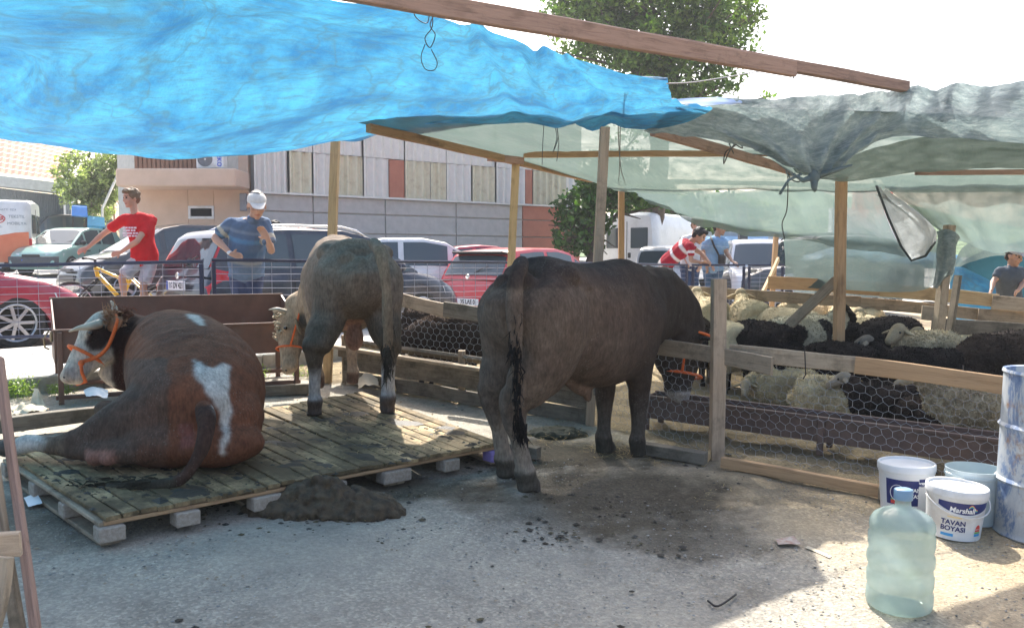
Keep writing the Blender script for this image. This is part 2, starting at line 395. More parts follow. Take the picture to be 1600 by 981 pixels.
# ================================================================ the setting
KA, KB = V(-9.5, 1.74), V(12.0, 24.2)                 # kerb line (runs obliquely behind the pens)
_kd = (KB - KA).to_2d() if hasattr(KB - KA, 'to_2d') else V(21.5, 22.46)
_kd = Vector((21.5, 22.46)).normalized(); _kn = Vector((-_kd.y, _kd.x))
def kdist(x, y): return (x - KA.x) * _kn.x + (y - KA.y) * _kn.y      # > 0 on the street side
KA = Vector((-4.25, 7.2))
def kpt(s, d, h=0.0):
    p = KA + _kd * s + _kn * d; return V(p.x, p.y, gz(p.x, p.y) + h)
def ground_sheet():
    def lines(a, b, step, far, n):
        mid = list(np.arange(a, b, step)); out = [a - far * (i / n) ** 2.2 for i in range(n, 0, -1)] + mid + [b + far * (i / n) ** 2.2 for i in range(1, n + 1)]
        return np.array(out)
    xs = lines(-6.5, 6.5, .055, 500, 34); ys = lines(2.0, 11.5, .055, 900, 44); ys = ys[ys > -60]
    X, Y = np.meshgrid(xs, ys); co = np.stack([X.ravel(), Y.ravel(), np.zeros(X.size)], 1)
    z = np.array([gz(a, b) for a, b in co[:, :2]])
    near = (co[:, 1] < 12) & (co[:, 1] > 1.5)
    kd = kdist_np(co[:, 0], co[:, 1]); rough = np.where(kd > -.2, .15, 1.0) * near
    n1 = fnoise(co, 1.3, 1, 3); n2 = fnoise(co, 9, 2, 3); n3 = fnoise(co, 30, 5, 2)
    pen = pen_mask(co)
    z += rough * (.012 * n1 + .005 * n2 + .003 * n3 + pen * .012 * n2)
    co[:, 2] = z; ny, nx = X.shape
    idx = np.arange(nx * ny).reshape(ny, nx)
    f = np.stack([idx[:-1, :-1], idx[:-1, 1:], idx[1:, 1:], idx[1:, :-1]], -1).reshape(-1, 4)
    me = bpy.data.meshes.new('ground'); me.from_pydata(co.tolist(), [], f.tolist()); me.polygons.foreach_set('use_smooth', [True] * len(me.polygons))
    # surface kinds: packed grey grit, dark muck by the animals, straw litter in the pen, pale road beyond the kerb
    grit = np.array([.34, .312, .262]); tan = np.array([.40, .32, .21]); muck = np.array([.085, .07, .048]); litter = np.array([.27, .215, .13]); road = np.array([.50, .49, .47])
    c = np.tile(grit, (len(co), 1)); 
    t = np.clip((co[:, 0] * .5 + co[:, 1] * .15 - 1.15 + .35 * n1) * 1.6, 0, 1)[:, None]; c = c * (1 - t) + tan * t
    def blob(x, y, rx, ry, k, amt=1.0):
        d = np.sqrt(((co[:, 0] - x) / rx) ** 2 + ((co[:, 1] - y) / ry) ** 2) + .28 * n1 + .16 * n2 + .1 * n3
        return (np.clip((1 - d) * k, 0, 1) * amt)[:, None]
    for b in (blob(.75, 5.1, 1.0, .85, 2.2, .9), blob(.95, 4.35, .5, .3, 3, .6), blob(-1.2, 5.05, 1.4, .3, 3, .85), blob(.25, 5.9, 1.2, .5, 3, .9), blob(-2.6, 4.2, .6, .6, 2, .6), blob(1.6, 5.2, .5, .5, 2, .35), blob(0.1, 4.75, .5, .3, 3, .5)): c = c * (1 - b) + muck * b
    p = pen[:, None]; c = c * (1 - p) + litter * p
    m2 = (np.clip(fnoise(co, 2.6, 9, 3) * 1.5 - .1, 0, 1) * pen)[:, None]; c = c * (1 - m2 * .75) + muck * m2 * .75
    r = (np.clip(kd * 6, 0, 1) * (co[:, 1] > 2))[:, None]; c = c * (1 - r) + road * r
    paint_v(me, c); return me
def kdist_np(x, y): return (x - KA.x) * _kn.x + (y - KA.y) * _kn.y
PEN = [(-2.6, 8.9), (-1.55, 8.15), (.63, 6.85), (1.41, 5.9), (2.95, 5.0), (6.5, 4.2), (6.5, 9.5), (3.0, 12.5), (1.0, 12.3)]
def pen_mask(co):
    x, y = co[:, 0], co[:, 1]; ins = np.zeros(len(x), bool); n = len(PEN)
    for i in range(n):
        x1, y1 = PEN[i]; x2, y2 = PEN[(i + 1) % n]
        cnd = ((y1 > y) != (y2 > y)) & (x < (x2 - x1) * (y - y1) / (y2 - y1 + 1e-9) + x1); ins ^= cnd
    return ins.astype(float)
M_GROUND, nt, p, N, L = newmat('yard_grit')
at = N.new('ShaderNodeAttribute'); at.attribute_name = 'Col'; vec = _coord(nt, 'Object', (1, 1, 1))
a1 = _noise(nt, vec, 1.6, 8, .7); a2 = _noise(nt, vec, 40, 6, .75); vo = N.new('ShaderNodeTexVoronoi'); vo.inputs['Scale'].default_value = 75; L.new(vec, vo.inputs['Vector'])
col = _mix(nt, 1.0, at.outputs['Color'], _ramp(nt, a1, [(.3, (.62, .61, .60)), (.5, (.95, .95, .95)), (.7, (1.2, 1.18, 1.14))]), 'MULTIPLY')
col = _mix(nt, 1.0, col, _ramp(nt, a2, [(.3, _g(.75)), (.5, _g(.98)), (.72, _g(1.2))]), 'MULTIPLY')
gm = _noise(nt, vec, 1.1, 4, .6); spk = N.new('ShaderNodeMath'); spk.operation = 'MULTIPLY'
L.new(_ramp(nt, vo.outputs['Color'], [(.5, _g(0)), (.62, _g(1))]), spk.inputs[0]); L.new(_ramp(nt, gm, [(.35, _g(.2)), (.6, _g(.8))]), spk.inputs[1])
col = _mix(nt, spk.outputs[0], col, _mix(nt, 1.0, col, _mix(nt, vo.outputs['Color'], (.55, .55, .56), (1.7, 1.68, 1.62)), 'MULTIPLY'))
L.new(col, p.inputs['Base Color']); p.inputs['Roughness'].default_value = .92; p.inputs['Specular IOR Level'].default_value = .15
hh = _mix(nt, .5, a2, vo.outputs['Distance']); _bump(nt, p, hh, .8, .012)
gme = ground_sheet(); gme.materials.append(M_GROUND); tag(link('ground', gme), kind='structure')

# pavement behind the kerb, built of kerb stones and paving
M_PAVE = pmat('pale_pavement', (.52, .51, .48), (.44, .43, .4), 7, .85, .3, dirt=(.3, .28, .24), dirt_amt=.2)
M_KERB = pmat('kerb_concrete', (.40, .39, .35), (.30, .29, .25), 14, .9, .4, dirt=(.2, .17, .12), dirt_amt=.4)
mb = MB(); rows = [.13, .5, 1.2, 2.0, 2.05]; P = []
for i in range(61):
    s = -4.5 + i * .5; P.append([kpt(s, d, (.12 if d < 2.02 else -.05)) for d in rows])
mb.grid(P); tag(mb.build('pavement', M_PAVE, fix=True), kind='structure')
kr = thing('kerb', None, None, kind='structure')
for i in range(18):
    s0 = -4.0 + i * .8; a, b = kpt(s0 + .006, .065, .055), kpt(s0 + .794, .065, .055)
    mbk = MB(); M = frameM(a, b); mbk.cbox(((b - a).length / 2, 0, 0), ((b - a).length, .18, .13), .012); mbk.build('kerb_stone', M_KERB, kr, M)

# ---------------------------------------------------------------- buildings
M_PEACH = pmat('peach_render', (.66, .49, .38), (.60, .44, .33), 3, .9, .25, dirt=(.36, .28, .2), dirt_amt=.12, bscale=30)
M_CONC = pmat('grey_block_render', (.56, .53, .49), (.48, .46, .42), 5, .9, .3, dirt=(.24, .23, .25), dirt_amt=.2, bscale=40)
M_CORR = pmat('grey_corrugated_sheet', (.80, .77, .71), (.72, .70, .64), 4, .5, .1, .1, dirt=(.4, .33, .26), dirt_amt=.15)
M_CORY = pmat('yellowed_corrugated_sheet', (.72, .68, .50), (.64, .58, .42), 5, .55, .1, dirt=(.35, .28, .15), dirt_amt=.3)
M_TERR = pmat('terracotta_render', (.50, .20, .13), (.44, .17, .11), 3, .85, .2)
M_TILE = pmat('clay_roof_tile', (.36, .17, .11), (.26, .12, .08), 9, .85, .5)
M_SHUT = pmat('brown_shutter', (.28, .15, .10), (.22, .12, .08), 6, .6, .2)
M_DARK = flat('dark_interior', (.015, .015, .018), .9)
fw0, fw1 = V(-5.97, 20.0, 0), V(2.06, 26.3, 0); fdir = (fw1 - fw0).normalized(); flen = (fw1 - fw0).length; fnor = V(fdir.y, -fdir.x, 0)
fact = thing('factory_building', 'long corrugated grey and yellow factory wall with a concrete base behind the parked cars', 'building', (fw0.x, fw0.y, 0))
def fM(s, z, off=0.0):                       # local frame on the factory wall: X along, Y up, Z out
    o = fw0 + fdir * s + fnor * off; return Matrix(((fdir.x, 0, fnor.x, o.x), (fdir.y, 0, fnor.y, o.y), (0, 1, 0, z), (0, 0, 0, 1)))
def fx(px):                                  # along-wall distance for an image column
    k = (px - CX) / F; return (k * fw0.y - fw0.x) / (fdir.x - k * fdir.y)
mb = MB(); mb.box((flen / 2, 1.6, -.15), (flen, 3.2, .28)); mb.box((flen / 2, 3.5, -6), (flen, 7, 11.6)); mb.build('wall', M_CONC, fact, fM(0, -.2))
seams = [fx(a) for a in (397, 490, 602, 712, 815, 905)]
for i in range(len(seams) - 1):
    for j, (z0, z1) in enumerate(((.2, 2.13), (2.13, 2.62), (2.62, 3.03))):
        m = MB(); w = seams[i + 1] - seams[i] - .03; m.cbox((w / 2, (z1 - z0 - .03) / 2, .015), (w, z1 - z0 - .03, .05), .01)
        m.build('concrete_panel', M_TERR if i == 4 else M_CONC, fact, fM(seams[i] + .015, z0 - .0))
def corr(x0, x1, z0, z1, mat, pitch=.24, dep=.085, off=.02, name='corrugated_sheet'):
    m = MB(); w = x1 - x0; n = max(4, int(w / pitch * 6)); P = []
    for i in range(n + 1):
        x = w * i / n; ph = (x / pitch) % 1; zz = dep * (1 if ph < .3 else (0 if .45 < ph < .85 else .5)); P.append([V(x, 0, zz), V(x, z1 - z0, zz)])
    m.grid(P); Q = [[V(0, 0, -.03), V(w, 0, -.03)], [V(0, 0, 0), V(w, 0, 0)]]; m.grid(Q)
    return m.build(name, mat, fact, fM(x0, z0, off))
cols = [(397, 452, 0), (452, 489, 1), (489, 527, 0), (527, 567, 1), (567, 607, 0), (607, 631, 2), (631, 670, 1), (670, 695, 1), (695, 735, 0), (735, 772, 1), (772, 817, 0), (817, 829, 2), (829, 880, 1), (880, 905, 0)]
for a, b, k in cols:
    x0, x1 = fx(a), fx(b)
    if k == 2:
        m = MB(); m.cbox(((x1 - x0) / 2, .48, .03), (x1 - x0 - .02, .96 if a < 700 else 1.0, .07), .01); m.build('red_infill_panel', M_TERR, fact, fM(x0, 3.05, .03))
    else: corr(x0 + .01, x1 - .01, 3.05, 4.02, (M_CORR, M_CORY)[k])
for a, b in ((397, 489), (489, 567), (567, 631), (631, 695), (695, 772), (772, 829), (829, 905)):
    corr(fx(a) + .01, fx(b) - .01, 4.03, 6.2, M_CORR, dep=.06, off=.04)
m = MB(); m.box((flen / 2, .03, .09), (flen, .05, .06)); m.build('flashing_strip', M_CORR, fact, fM(0, 3.0, .02))
P = [[fM(0, 6.2, .3).translation, fM(flen, 6.2, .3).translation], [fM(0, 8.2, -8).translation, fM(flen, 8.2, -8).translation]]
m = MB(); m.grid(P); m.build('roof', M_CORR, fact)

# peach building with balcony ledge
pb = thing('peach_building', 'peach rendered building with a brown shuttered balcony recess and a small white window', 'building', (-7.3, 20, 0))
def pbox(name, x0, x1, y0, y1, z0, z1, mat, parent=pb, b=.01):
    m = MB(); m.cbox(((x0 + x1) / 2, (y0 + y1) / 2, (z0 + z1) / 2), (x1 - x0, y1 - y0, z1 - z0), b); return m.build(name, mat, parent)
wx0, wx1 = -8.62, -6.05; X_ = lambda px, Y=20.0: (px - CX) / F * Y
pbox('wall', wx0, X_(297), 20, 27, -.3, 3.1, M_PEACH); pbox('wall', X_(337), wx1, 20, 27, -.3, 3.1, M_PEACH)
pbox('wall', X_(297) + .002, X_(337) - .002, 20.003, 27, -.3, 2.44, M_PEACH); pbox('wall', X_(297) + .002, X_(337) - .002, 20.003, 27, 2.71, 3.1, M_PEACH)
pbox('wall', X_(376), wx1, 20, 27, 3.102, 7.5, M_PEACH); pbox('wall', wx0, X_(376), 21.6, 27, 3.1, 7.5, M_PEACH)
pbox('balcony_ledge', X_(187, 19), X_(373, 19), 18.95, 19.998, 3.08, 3.47, M_PEACH, b=.03)
sh = pbox('shutter', X_(216, 21.5), X_(316, 21.5), 21.5, 21.597, 3.3, 5.4, M_SHUT)
for k in range(14): pbox('shutter_slat', X_(216, 21.5) + .11 * k, X_(216, 21.5) + .11 * k + .09, 21.47, 21.498, 3.3, 5.4, M_SHUT, sh, .01)
pbox('door', X_(356, 21.5), X_(372, 21.5), 21.5, 21.596, 3.3, 5.4, M_DARK)
fr = pbox('window', X_(297) + .003, X_(337) - .003, 20.05, 20.1, 2.442, 2.708, M_DARK)
for a, b, c, d in ((X_(297), X_(337), 2.66, 2.72), (X_(297), X_(337), 2.42, 2.48), (X_(297), X_(297) + .05, 2.482, 2.658), (X_(337) - .05, X_(337), 2.482, 2.658)):
    pbox('frame', a, b, 19.985, 20.04, c, d, M_WHITE, fr, .006)
pbox('meter_box', X_(379), X_(389), 19.9, 19.999, 2.6, 3.0, pmat('grey_box', (.3, .31, .34)), b=.01)
m = MB(); m.tube([V(-7.6, 21.4, 3.5), V(-7.3, 20.9, 3.9), V(-7.05, 20.6, 4.7)], .012, 5); m.tube([V(-6.35, 20.5, 3.5), V(-6.45, 20.9, 4.9)], .012, 5); m.build('cable', M_NAIL, pb)
ac = thing('air_conditioner', 'white outdoor air conditioning unit on the peach balcony ledge', 'air conditioner', (X_(333, 19.4), 19.4, 3.47))
x0, x1 = X_(311, 19.3), X_(353, 19.3)
pbox('case', x0, x1, 19.3, 19.6, 3.5, 3.91, M_WHITE, ac, .02)
m = MB(); m.lathe([(.02, 0), (.15, 0), (.155, .012), (.165, .012), (.165, 0)], 24, Matrix.Translation((x0 + .2, 19.299, 3.705)) @ Matrix.Rotation(PI / 2, 4, 'X'), close=False)
for k in range(5): m.lathe([(.03 + .025 * k, .002), (.036 + .025 * k, .008), (.042 + .025 * k, .002)], 20, Matrix.Translation((x0 + .2, 19.299, 3.705)) @ Matrix.Rotation(PI / 2, 4, 'X'), close=False)
m.build('fan_grille', pmat('grille_grey', (.25, .26, .28)), ac)
text_mesh('BEKO', .13, flat('beko_blue', (.02, .08, .6)), Matrix.Translation((x1 - .09, 19.296, 3.705)) @ Matrix.Rotation(PI / 2, 4, 'X') @ Matrix.Rotation(-PI / 2, 4, 'Z'), ac, bold=.003)

# left house with clay roof
lh = thing('tiled_house', 'low house with a faded clay tile roof and white eaves at the far left', 'house', (-19, 30, gz(-19, 30)))
def hw(px, py, Y): return W(px, py, Y)
ea, eb = hw(-190, 250, 29), hw(98, 284, 33); ra, rb = hw(-190, 150, 34), hw(112, 232, 38)
mb = MB(); n = 26; k_ = 9
for j in range(k_):
    for i in range(n):
        t0, t1 = i / n, (i + 1) / n; s0, s1 = j / k_, (j + 1) / k_
        def L_(t, s): return ea.lerp(eb, t).lerp(ra.lerp(rb, t), s)
        a, b, c, d = L_(t0, s0), L_(t1, s0), L_(t1, s1), L_(t0, s1); up = V(0, 0, .05)
        mid0 = L_((t0 + t1) / 2, s0) + up * 1.6; mid1 = L_((t0 + t1) / 2, s1) + up
        mb.add([a + up * .6, mid0, b + up * .6, c, mid1, d], [(0, 1, 4, 5), (1, 2, 3, 4)])
mb.build('roof', M_TILE, lh)
e2a, e2b = ea + V(0, 0, -.05), eb + V(0, 0, -.05)
mb = MB(); mb.grid([[e2a, e2b], [e2a + V(0, 0, -.38), e2b + V(0, 0, -.38)], [e2a + V(.2, 1.2, -.42), e2b + V(0, 1.2, -.42)]]); mb.build('eaves', pmat('white_eaves', (.6, .62, .6), (.5, .52, .5)), lh)
mb = MB(); A_, B_ = e2a + V(.2, 1.2, -.42), e2b + V(-.3, 1.2, -.42); P = []
for i in range(160):
    q = A_.lerp(B_, i / 159); q = q + V(0, -.04 * (i % 2), 0); P.append([q, V(q.x, q.y, -.5)])
mb.grid(P); mb.build('wall', pmat('pale_siding', (.35, .4, .44), (.3, .35, .4)), lh)
mb = MB(); mb.grid([[eb, rb], [eb + V(0, 0, -6), rb + V(0, 0, -9)]]); mb.build('gable_wall', pmat('pale_siding_end', (.45, .5, .52)), lh)
# lattice pylon with grey box
py_ = thing('lattice_pylon', 'rust red lattice pylon with a grey cabinet beside the pale tree', 'pylon', (-15.0, 33, gz(-15, 33)))
m = MB(); bx, by = -15.3, 33.0; gzv = gz(bx, by)
for sx in (-1, 1):
    for sy in (-1, 1): m.tube([V(bx + sx * .38, by + sy * .38, gzv), V(bx + sx * .22, by + sy * .22, 9)], .035, 4)
for i in range(16):
    z0 = gzv + .55 * i; r0 = .38 - .16 * i / 16; s = 1 if i % 2 else -1
    m.tube([V(bx - s * r0, by - r0, z0), V(bx + s * r0, by - r0, z0 + .55)], .02, 4); m.tube([V(bx + r0, by - s * r0, z0), V(bx + r0, by + s * r0, z0 + .55)], .02, 4); m.tube([V(bx - r0, by - r0, z0), V(bx + r0, by - r0, z0)], .02, 4)
m.build('lattice', pmat('pylon_red', (.3, .14, .12), (.25, .12, .1)), py_)
m = MB(); m.cbox((bx + .15, by - .7, gzv + .8), (.62, .3, 1.75), .02); cb = m.build('cabinet', pmat('cabinet_grey', (.3, .33, .38)), py_)
m = MB(); m.box((bx + .2, by - .856, gzv + 1.25), (.2, .006, .3)); m.build('notice', M_WHITE, cb)
pl = thing('street_lamp', 'thin pale pole leaning beside the lattice pylon', 'pole', (-14.2, 31, gz(-14.2, 31)))
m = MB(); m.tube([W(160, 350, 31), W(160, 326, 31), W(199, 240, 31)], .05, 6); m.build('pole', pmat('pale_pole', (.6, .62, .62)), pl)
# blue awnings
M_BLUEAWN = pmat('blue_awning', (.03, .22, .62), (.02, .17, .5), 6, .5)
aw = thing('market_stall', 'small bright blue awning in front of the tiled house wall', 'stall', (-14.5, 30, gz(-14.5, 30)))
m = MB(); m.grid([[W(112, 322, 29), W(136, 324, 29)], [W(112, 336, 28.7), W(137, 338, 28.7)], [W(112, 338, 28.8), W(137, 340, 28.8)]]); m.grid([[W(112, 322, 29), W(136, 324, 29)], [W(114, 320, 31), W(136, 321, 31)]]); m.build('awning', M_BLUEAWN, aw)
for x in (114, 135): m = MB(); m.tube([W(x, 338, 28.9), W(x, 372, 28.9)], .03, 5); m.build('pole', M_NAIL, aw)
aw = thing('market_stall', 'lower turquoise blue canopy right of the bright blue awning', 'stall', (-13.5, 30, gz(-13.5, 30)))
m = MB(); m.grid([[W(137, 337, 30), W(163, 340, 30)], [W(135, 352, 29.3), W(164, 354, 29.3)], [W(135, 357, 29.3), W(164, 358, 29.3)]]); m.build('awning', pmat('turquoise_awning', (.06, .35, .55)), aw)
for x in (137, 162): m = MB(); m.tube([W(x, 356, 29.3), W(x, 376, 29.3)], .03, 5); m.build('pole', M_NAIL, aw)
# far right: blue hoarding shed, white depot, hills
sh_ = thing('blue_sign_shed', 'grey clad shed with a long pale blue sign board behind the white cars', 'building', (8, 33, gz(8, 33)))
m = MB(); a, b = W(1100, 397, 33), W(1232, 401, 33); m.box(((a.x + b.x) / 2, 35, 1.2), (b.x - a.x, 3.6, 2.6)); m.build('wall', pmat('grey_cladding', (.3, .36, .42), (.26, .32, .38), 8), sh_)
for i in range(6): pbox('cladding_board', a.x, b.x, 33.12, 33.19, .4 + .26 * i, .63 + .26 * i, bpy.data.materials['grey_cladding'], sh_)
a, b = W(1126, 369, 32.9), W(1200, 398, 32.9); sb = pbox('sign_board', a.x, b.x, 32.9, 33.0, b.z, a.z, pmat('pale_blue_sign', (.25, .42, .7), (.2, .37, .62), 3), sh_)
text_mesh('HALI YIKAMA', .26, flat('sign_navy', (.05, .1, .35)), Matrix.Translation(((a.x + b.x) / 2, 32.89, a.z - .28)) @ Matrix.Rotation(PI / 2, 4, 'X'), sb, bold=.004) if False else None
po = thing('dark_pole', 'dark square pole standing behind the man in the light blue shirt', 'pole', (W(1160, 400, 26)[0], 26, gz(6.9, 26)))
m = MB(); p_ = W(1160, 400, 26); m.box((p_.x, 26, 1.7), (.24, .24, 2.9)); m.build('shaft', pmat('pole_dark', (.06, .07, .08)), po)
dp = thing('white_depot', 'distant white building with an orange red sign seen beyond the shade net', 'building', (25, 60, gz(25, 60)))
a, b = W(1300, 325, 60), W(1425, 325, 60); m = MB(); m.box(((a.x + b.x) / 2, 60.3, 2.5), (b.x - a.x, .6, 2 * (a.z - 2.5))); m.build('wall', pmat('depot_white', (.7, .7, .7)), dp)
a, b = W(1334, 292, 59), W(1393, 328, 59); m = MB(); m.box(((a.x + b.x) / 2, 59, (a.z + b.z) / 2), (b.x - a.x, .4, a.z - b.z)); m.build('sign', pmat('orange_red_sign', (.75, .12, .04)), dp)
M_HILL = pmat('wooded_hill', (.08, .15, .035), (.05, .10, .03), .05, .95, .8, bscale=.3, bdist=2)
mb = MB(); P = []
for i in range(60):
    x = -160 + i * 8; row = []
    for j in range(12):
        y = 110 + j * 14; h = 1 + (3 + 14 / (1 + ((x - 58) / 30) ** 4) + 3 * mn.noise(V(x * .03, 3, 1))) * math.sin(min(1, j / 9) * PI / 2); row.append(V(x, y, h + 1.6 * mn.noise(V(x * .07, y * .07, 0))))
    P.append(row)
mb.grid(P); tag(mb.build('hills', M_HILL, smooth=True), kind='structure')

# ---------------------------------------------------------------- trees
def leafmat(name, c1, c2, tr=.35):
    m, nt, p, N, L = newmat(name); vec = _coord(nt, 'Object', (1, 1, 1)); nz = _noise(nt, vec, 1.3, 4, .6); oi = N.new('ShaderNodeAttribute'); oi.attribute_name = 'Col'
    col = _mix(nt, 1.0, _ramp(nt, nz, [(.35, c1), (.65, c2)]), oi.outputs['Color'], 'MULTIPLY'); L.new(col, p.inputs['Base Color']); p.inputs['Roughness'].default_value = .5
    t = N.new('ShaderNodeBsdfTranslucent'); L.new(_mix(nt, 1.0, col, (1.3, 1.5, .5), 'MULTIPLY'), t.inputs[0]); ms = N.new('ShaderNodeMixShader'); ms.inputs[0].default_value = tr
    L.new(p.outputs[0], ms.inputs[1]); L.new(t.outputs[0], ms.inputs[2]); L.new(ms.outputs[0], nt.nodes['Material Output'].inputs[0]); return m
M_LEAF = leafmat('plane_tree_leaf', (.055, .115, .022), (.12, .175, .035), .4); M_LEAFO = leafmat('olive_leaf', (.22, .26, .15), (.30, .34, .21), .45); M_LEAFD = leafmat('dark_bush_leaf', (.04, .10, .02), (.075, .145, .03), .35)
M_BARK = pmat('bark', (.12, .09, .065), (.07, .055, .04), 12, .95, .8)
def tree(label, base, top, clumps, nleaf, size, mat, tr=.16, seed=1, group=None):
    rnd = np.random.RandomState(seed); t = thing('tree', label, 'tree', base, group=group); base = Vector(base)
    m = MB(); top = Vector(top); mid = base.lerp(top, .5) + V(.15, 0, 0); m.tube([base, mid, top], [tr * 1.25, tr, tr * .7], 8)
    for c, r in clumps:
        c = Vector(c); st = base.lerp(top, .55 + .4 * rnd.rand()); m.tube([st, st.lerp(c, .5) + V(0, 0, .2), c], [tr * .45, tr * .28, tr * .1], 5)
        for k in range(4):
            e = c + V(*(rnd.normal(size=3) * np.array(r) * .6)); m.tube([st.lerp(c, .6), e], [tr * .18, tr * .05], 4)
    m.build('trunk', M_BARK, t, smooth=True)
    vs = []; cols = []; tot = sum(r[0] * r[1] * r[2] for _, r in clumps)
    for c, r in clumps:
        n = int(nleaf * (r[0] * r[1] * r[2]) / tot); d = rnd.normal(size=(n, 3)); d /= np.linalg.norm(d, axis=1)[:, None]
        rad = rnd.rand(n, 1) ** (1 / 2.2); nz = 1 + .33 * fnoise(d, 2.2, rnd.randint(90), 3)[:, None]; p = np.array(c) + d * rad * nz * np.array(r)
        keep = fnoise(p, 1.7 / max(.5, min(r)) * 1.2, seed, 3) > -.14; p = p[keep]; n = len(p)
        a = rnd.normal(size=(n, 3)); a /= np.linalg.norm(a, axis=1)[:, None]; b = np.cross(a, rnd.normal(size=(n, 3))); b /= np.linalg.norm(b, axis=1)[:, None]
        s = size * (.6 + .8 * rnd.rand(n, 1)); q = np.stack([p - a * s, p + b * s * .45, p + a * s, p - b * s * .45], 1); vs.append(q.reshape(-1, 3)); cols.append(np.repeat((.6 + 1.1 * rnd.rand(n) ** 1.5) * (1 + .35 * fnoise(p, 2.2, seed, 2)), 4))
    v = np.concatenate(vs); cl = np.concatenate(cols); n = len(v) // 4
    me = bpy.data.meshes.new('crown'); me.from_pydata(v.tolist(), [], np.arange(n * 4).reshape(-1, 4).tolist()); me.materials.append(mat); paint_v(me, np.stack([cl, cl, cl * .9], 1))
    link('crown', me, t)
def cl(px, py, Y, rx, ry, rz): return (tuple(W(px, py, Y)), (rx, ry, rz))
tree('tall leafy tree rising above the timber beams against the white sky', onground(4.2, 27), W(1035, 60, 27),
     [cl(890, 20, 27, 1.0, 1.2, .8), cl(930, 30, 27, 1.6, 1.6, 1.5), cl(1010, -20, 27, 2.2, 2, 1.9), cl(1110, 0, 27, 1.7, 1.7, 1.5), cl(1060, 80, 27, 1.8, 1.8, 1.3), cl(1010, 110, 26, 1.3, 1.3, 1.0), cl(1130, 80, 27, .9, .9, 1.0), cl(960, 70, 26, 1.1, 1.1, .9), cl(1130, 135, 26.5, .6, .6, .4), cl(1203, 150, 27, .28, .3, .22), cl(1175, 30, 27, .5, .6, .6), cl(1060, 150, 27, 1.6, 1.5, .9), cl(1000, 170, 27, 1.5, 1.5, .9)], 46000, .095, M_LEAF, .3, 3)
tree('low bushy green tree between the factory wall and the white van', onground(1.9, 22), W(925, 330, 22.5),
     [cl(912, 340, 22.5, .8, .9, .8), cl(965, 290, 23, 1.0, 1, .7), cl(950, 280, 23, .9, .9, .8), cl(885, 375, 22, .5, .5, .3), cl(1010, 300, 23.5, .8, .8, .5), cl(915, 385, 22.3, .5, .5, .3), cl(920, 300, 22.5, .4, .5, .5)], 15000, .085, M_LEAFD, .2, 5)
tree('dark green tree mass behind the roof of the white van', onground(8, 35), W(1090, 340, 35),
     [cl(1000, 318, 34.5, 1.4, 1.2, .8), cl(1050, 330, 35, 1.6, 1.2, 1.0), cl(1120, 335, 35, 1.6, 1.2, 1.0), cl(1180, 340, 36, 1.0, 1, .8), cl(1090, 355, 34, 1.6, 1.2, .6), cl(1160, 362, 35, .9, 1, .4)], 10000, .12, M_LEAFD, .22, 6)
tree('pale olive green tree beside the tiled house', onground(-15.8, 31.5), W(140, 300, 31.5),
     [cl(130, 275, 31.5, 1.1, .9, .9), cl(160, 300, 31.5, .8, .8, .8), cl(120, 300, 31.3, .7, .8, .6), cl(150, 330, 31.5, .6, .6, .5), cl(175, 265, 31.5, .9, .8, .8), cl(200, 250, 31.8, .5, .6, .7)], 12000, .09, M_LEAFO, .12, 8)
# ================================================================ vehicles
def interp(tab, x):
    if x <= tab[0][0]: return tab[0][1]
    for (a, b), (c, d) in zip(tab, tab[1:]):
        if x <= c: return b + (d - b) * (x - a) / (c - a + 1e-9)
    return tab[-1][1]
PROF = {
 'hatch': dict(low=[(0, .62), (.015, .80), (.05, .90), (.3, .93), (.7, .92), (.76, .92), (.88, .82), (.965, .66), (.99, .55), (1, .40)],
               roof=[(.02, .86), (.10, 1.30), (.14, 1.38), (.3, 1.43), (.48, 1.43), (.58, 1.36), (.78, .90)], pill=[(.10, .17), (.36, .385), (.585, .61)]),
 'estate': dict(low=[(0, .60), (.012, .82), (.04, .90), (.3, .92), (.7, .90), (.77, .90), (.88, .81), (.965, .66), (.99, .55), (1, .40)],
               roof=[(.012, .86), (.075, 1.34), (.10, 1.41), (.3, 1.45), (.5, 1.45), (.6, 1.37), (.79, .89)], pill=[(.065, .10), (.28, .30), (.46, .485), (.61, .63)]),
 'sedan': dict(low=[(0, .6), (.012, .86), (.12, .93), (.22, .93), (.7, .9), (.77, .9), (.9, .8), (.97, .64), (1, .42)],
               roof=[(.16, .9), (.25, 1.26), (.32, 1.36), (.45, 1.40), (.55, 1.37), (.62, 1.28), (.77, .89)], pill=[(.2, .25), (.4, .42), (.62, .64)]),
 'suv': dict(low=[(0, .70), (.01, .98), (.05, 1.02), (.3, 1.04), (.7, 1.02), (.76, 1.03), (.9, .97), (.97, .84), (.995, .7), (1, .5)],
               roof=[(.012, 1.0), (.05, 1.58), (.08, 1.66), (.3, 1.70), (.5, 1.69), (.58, 1.62), (.72, 1.02)], pill=[(.05, .09), (.25, .27), (.44, .465), (.59, .61)]),
}
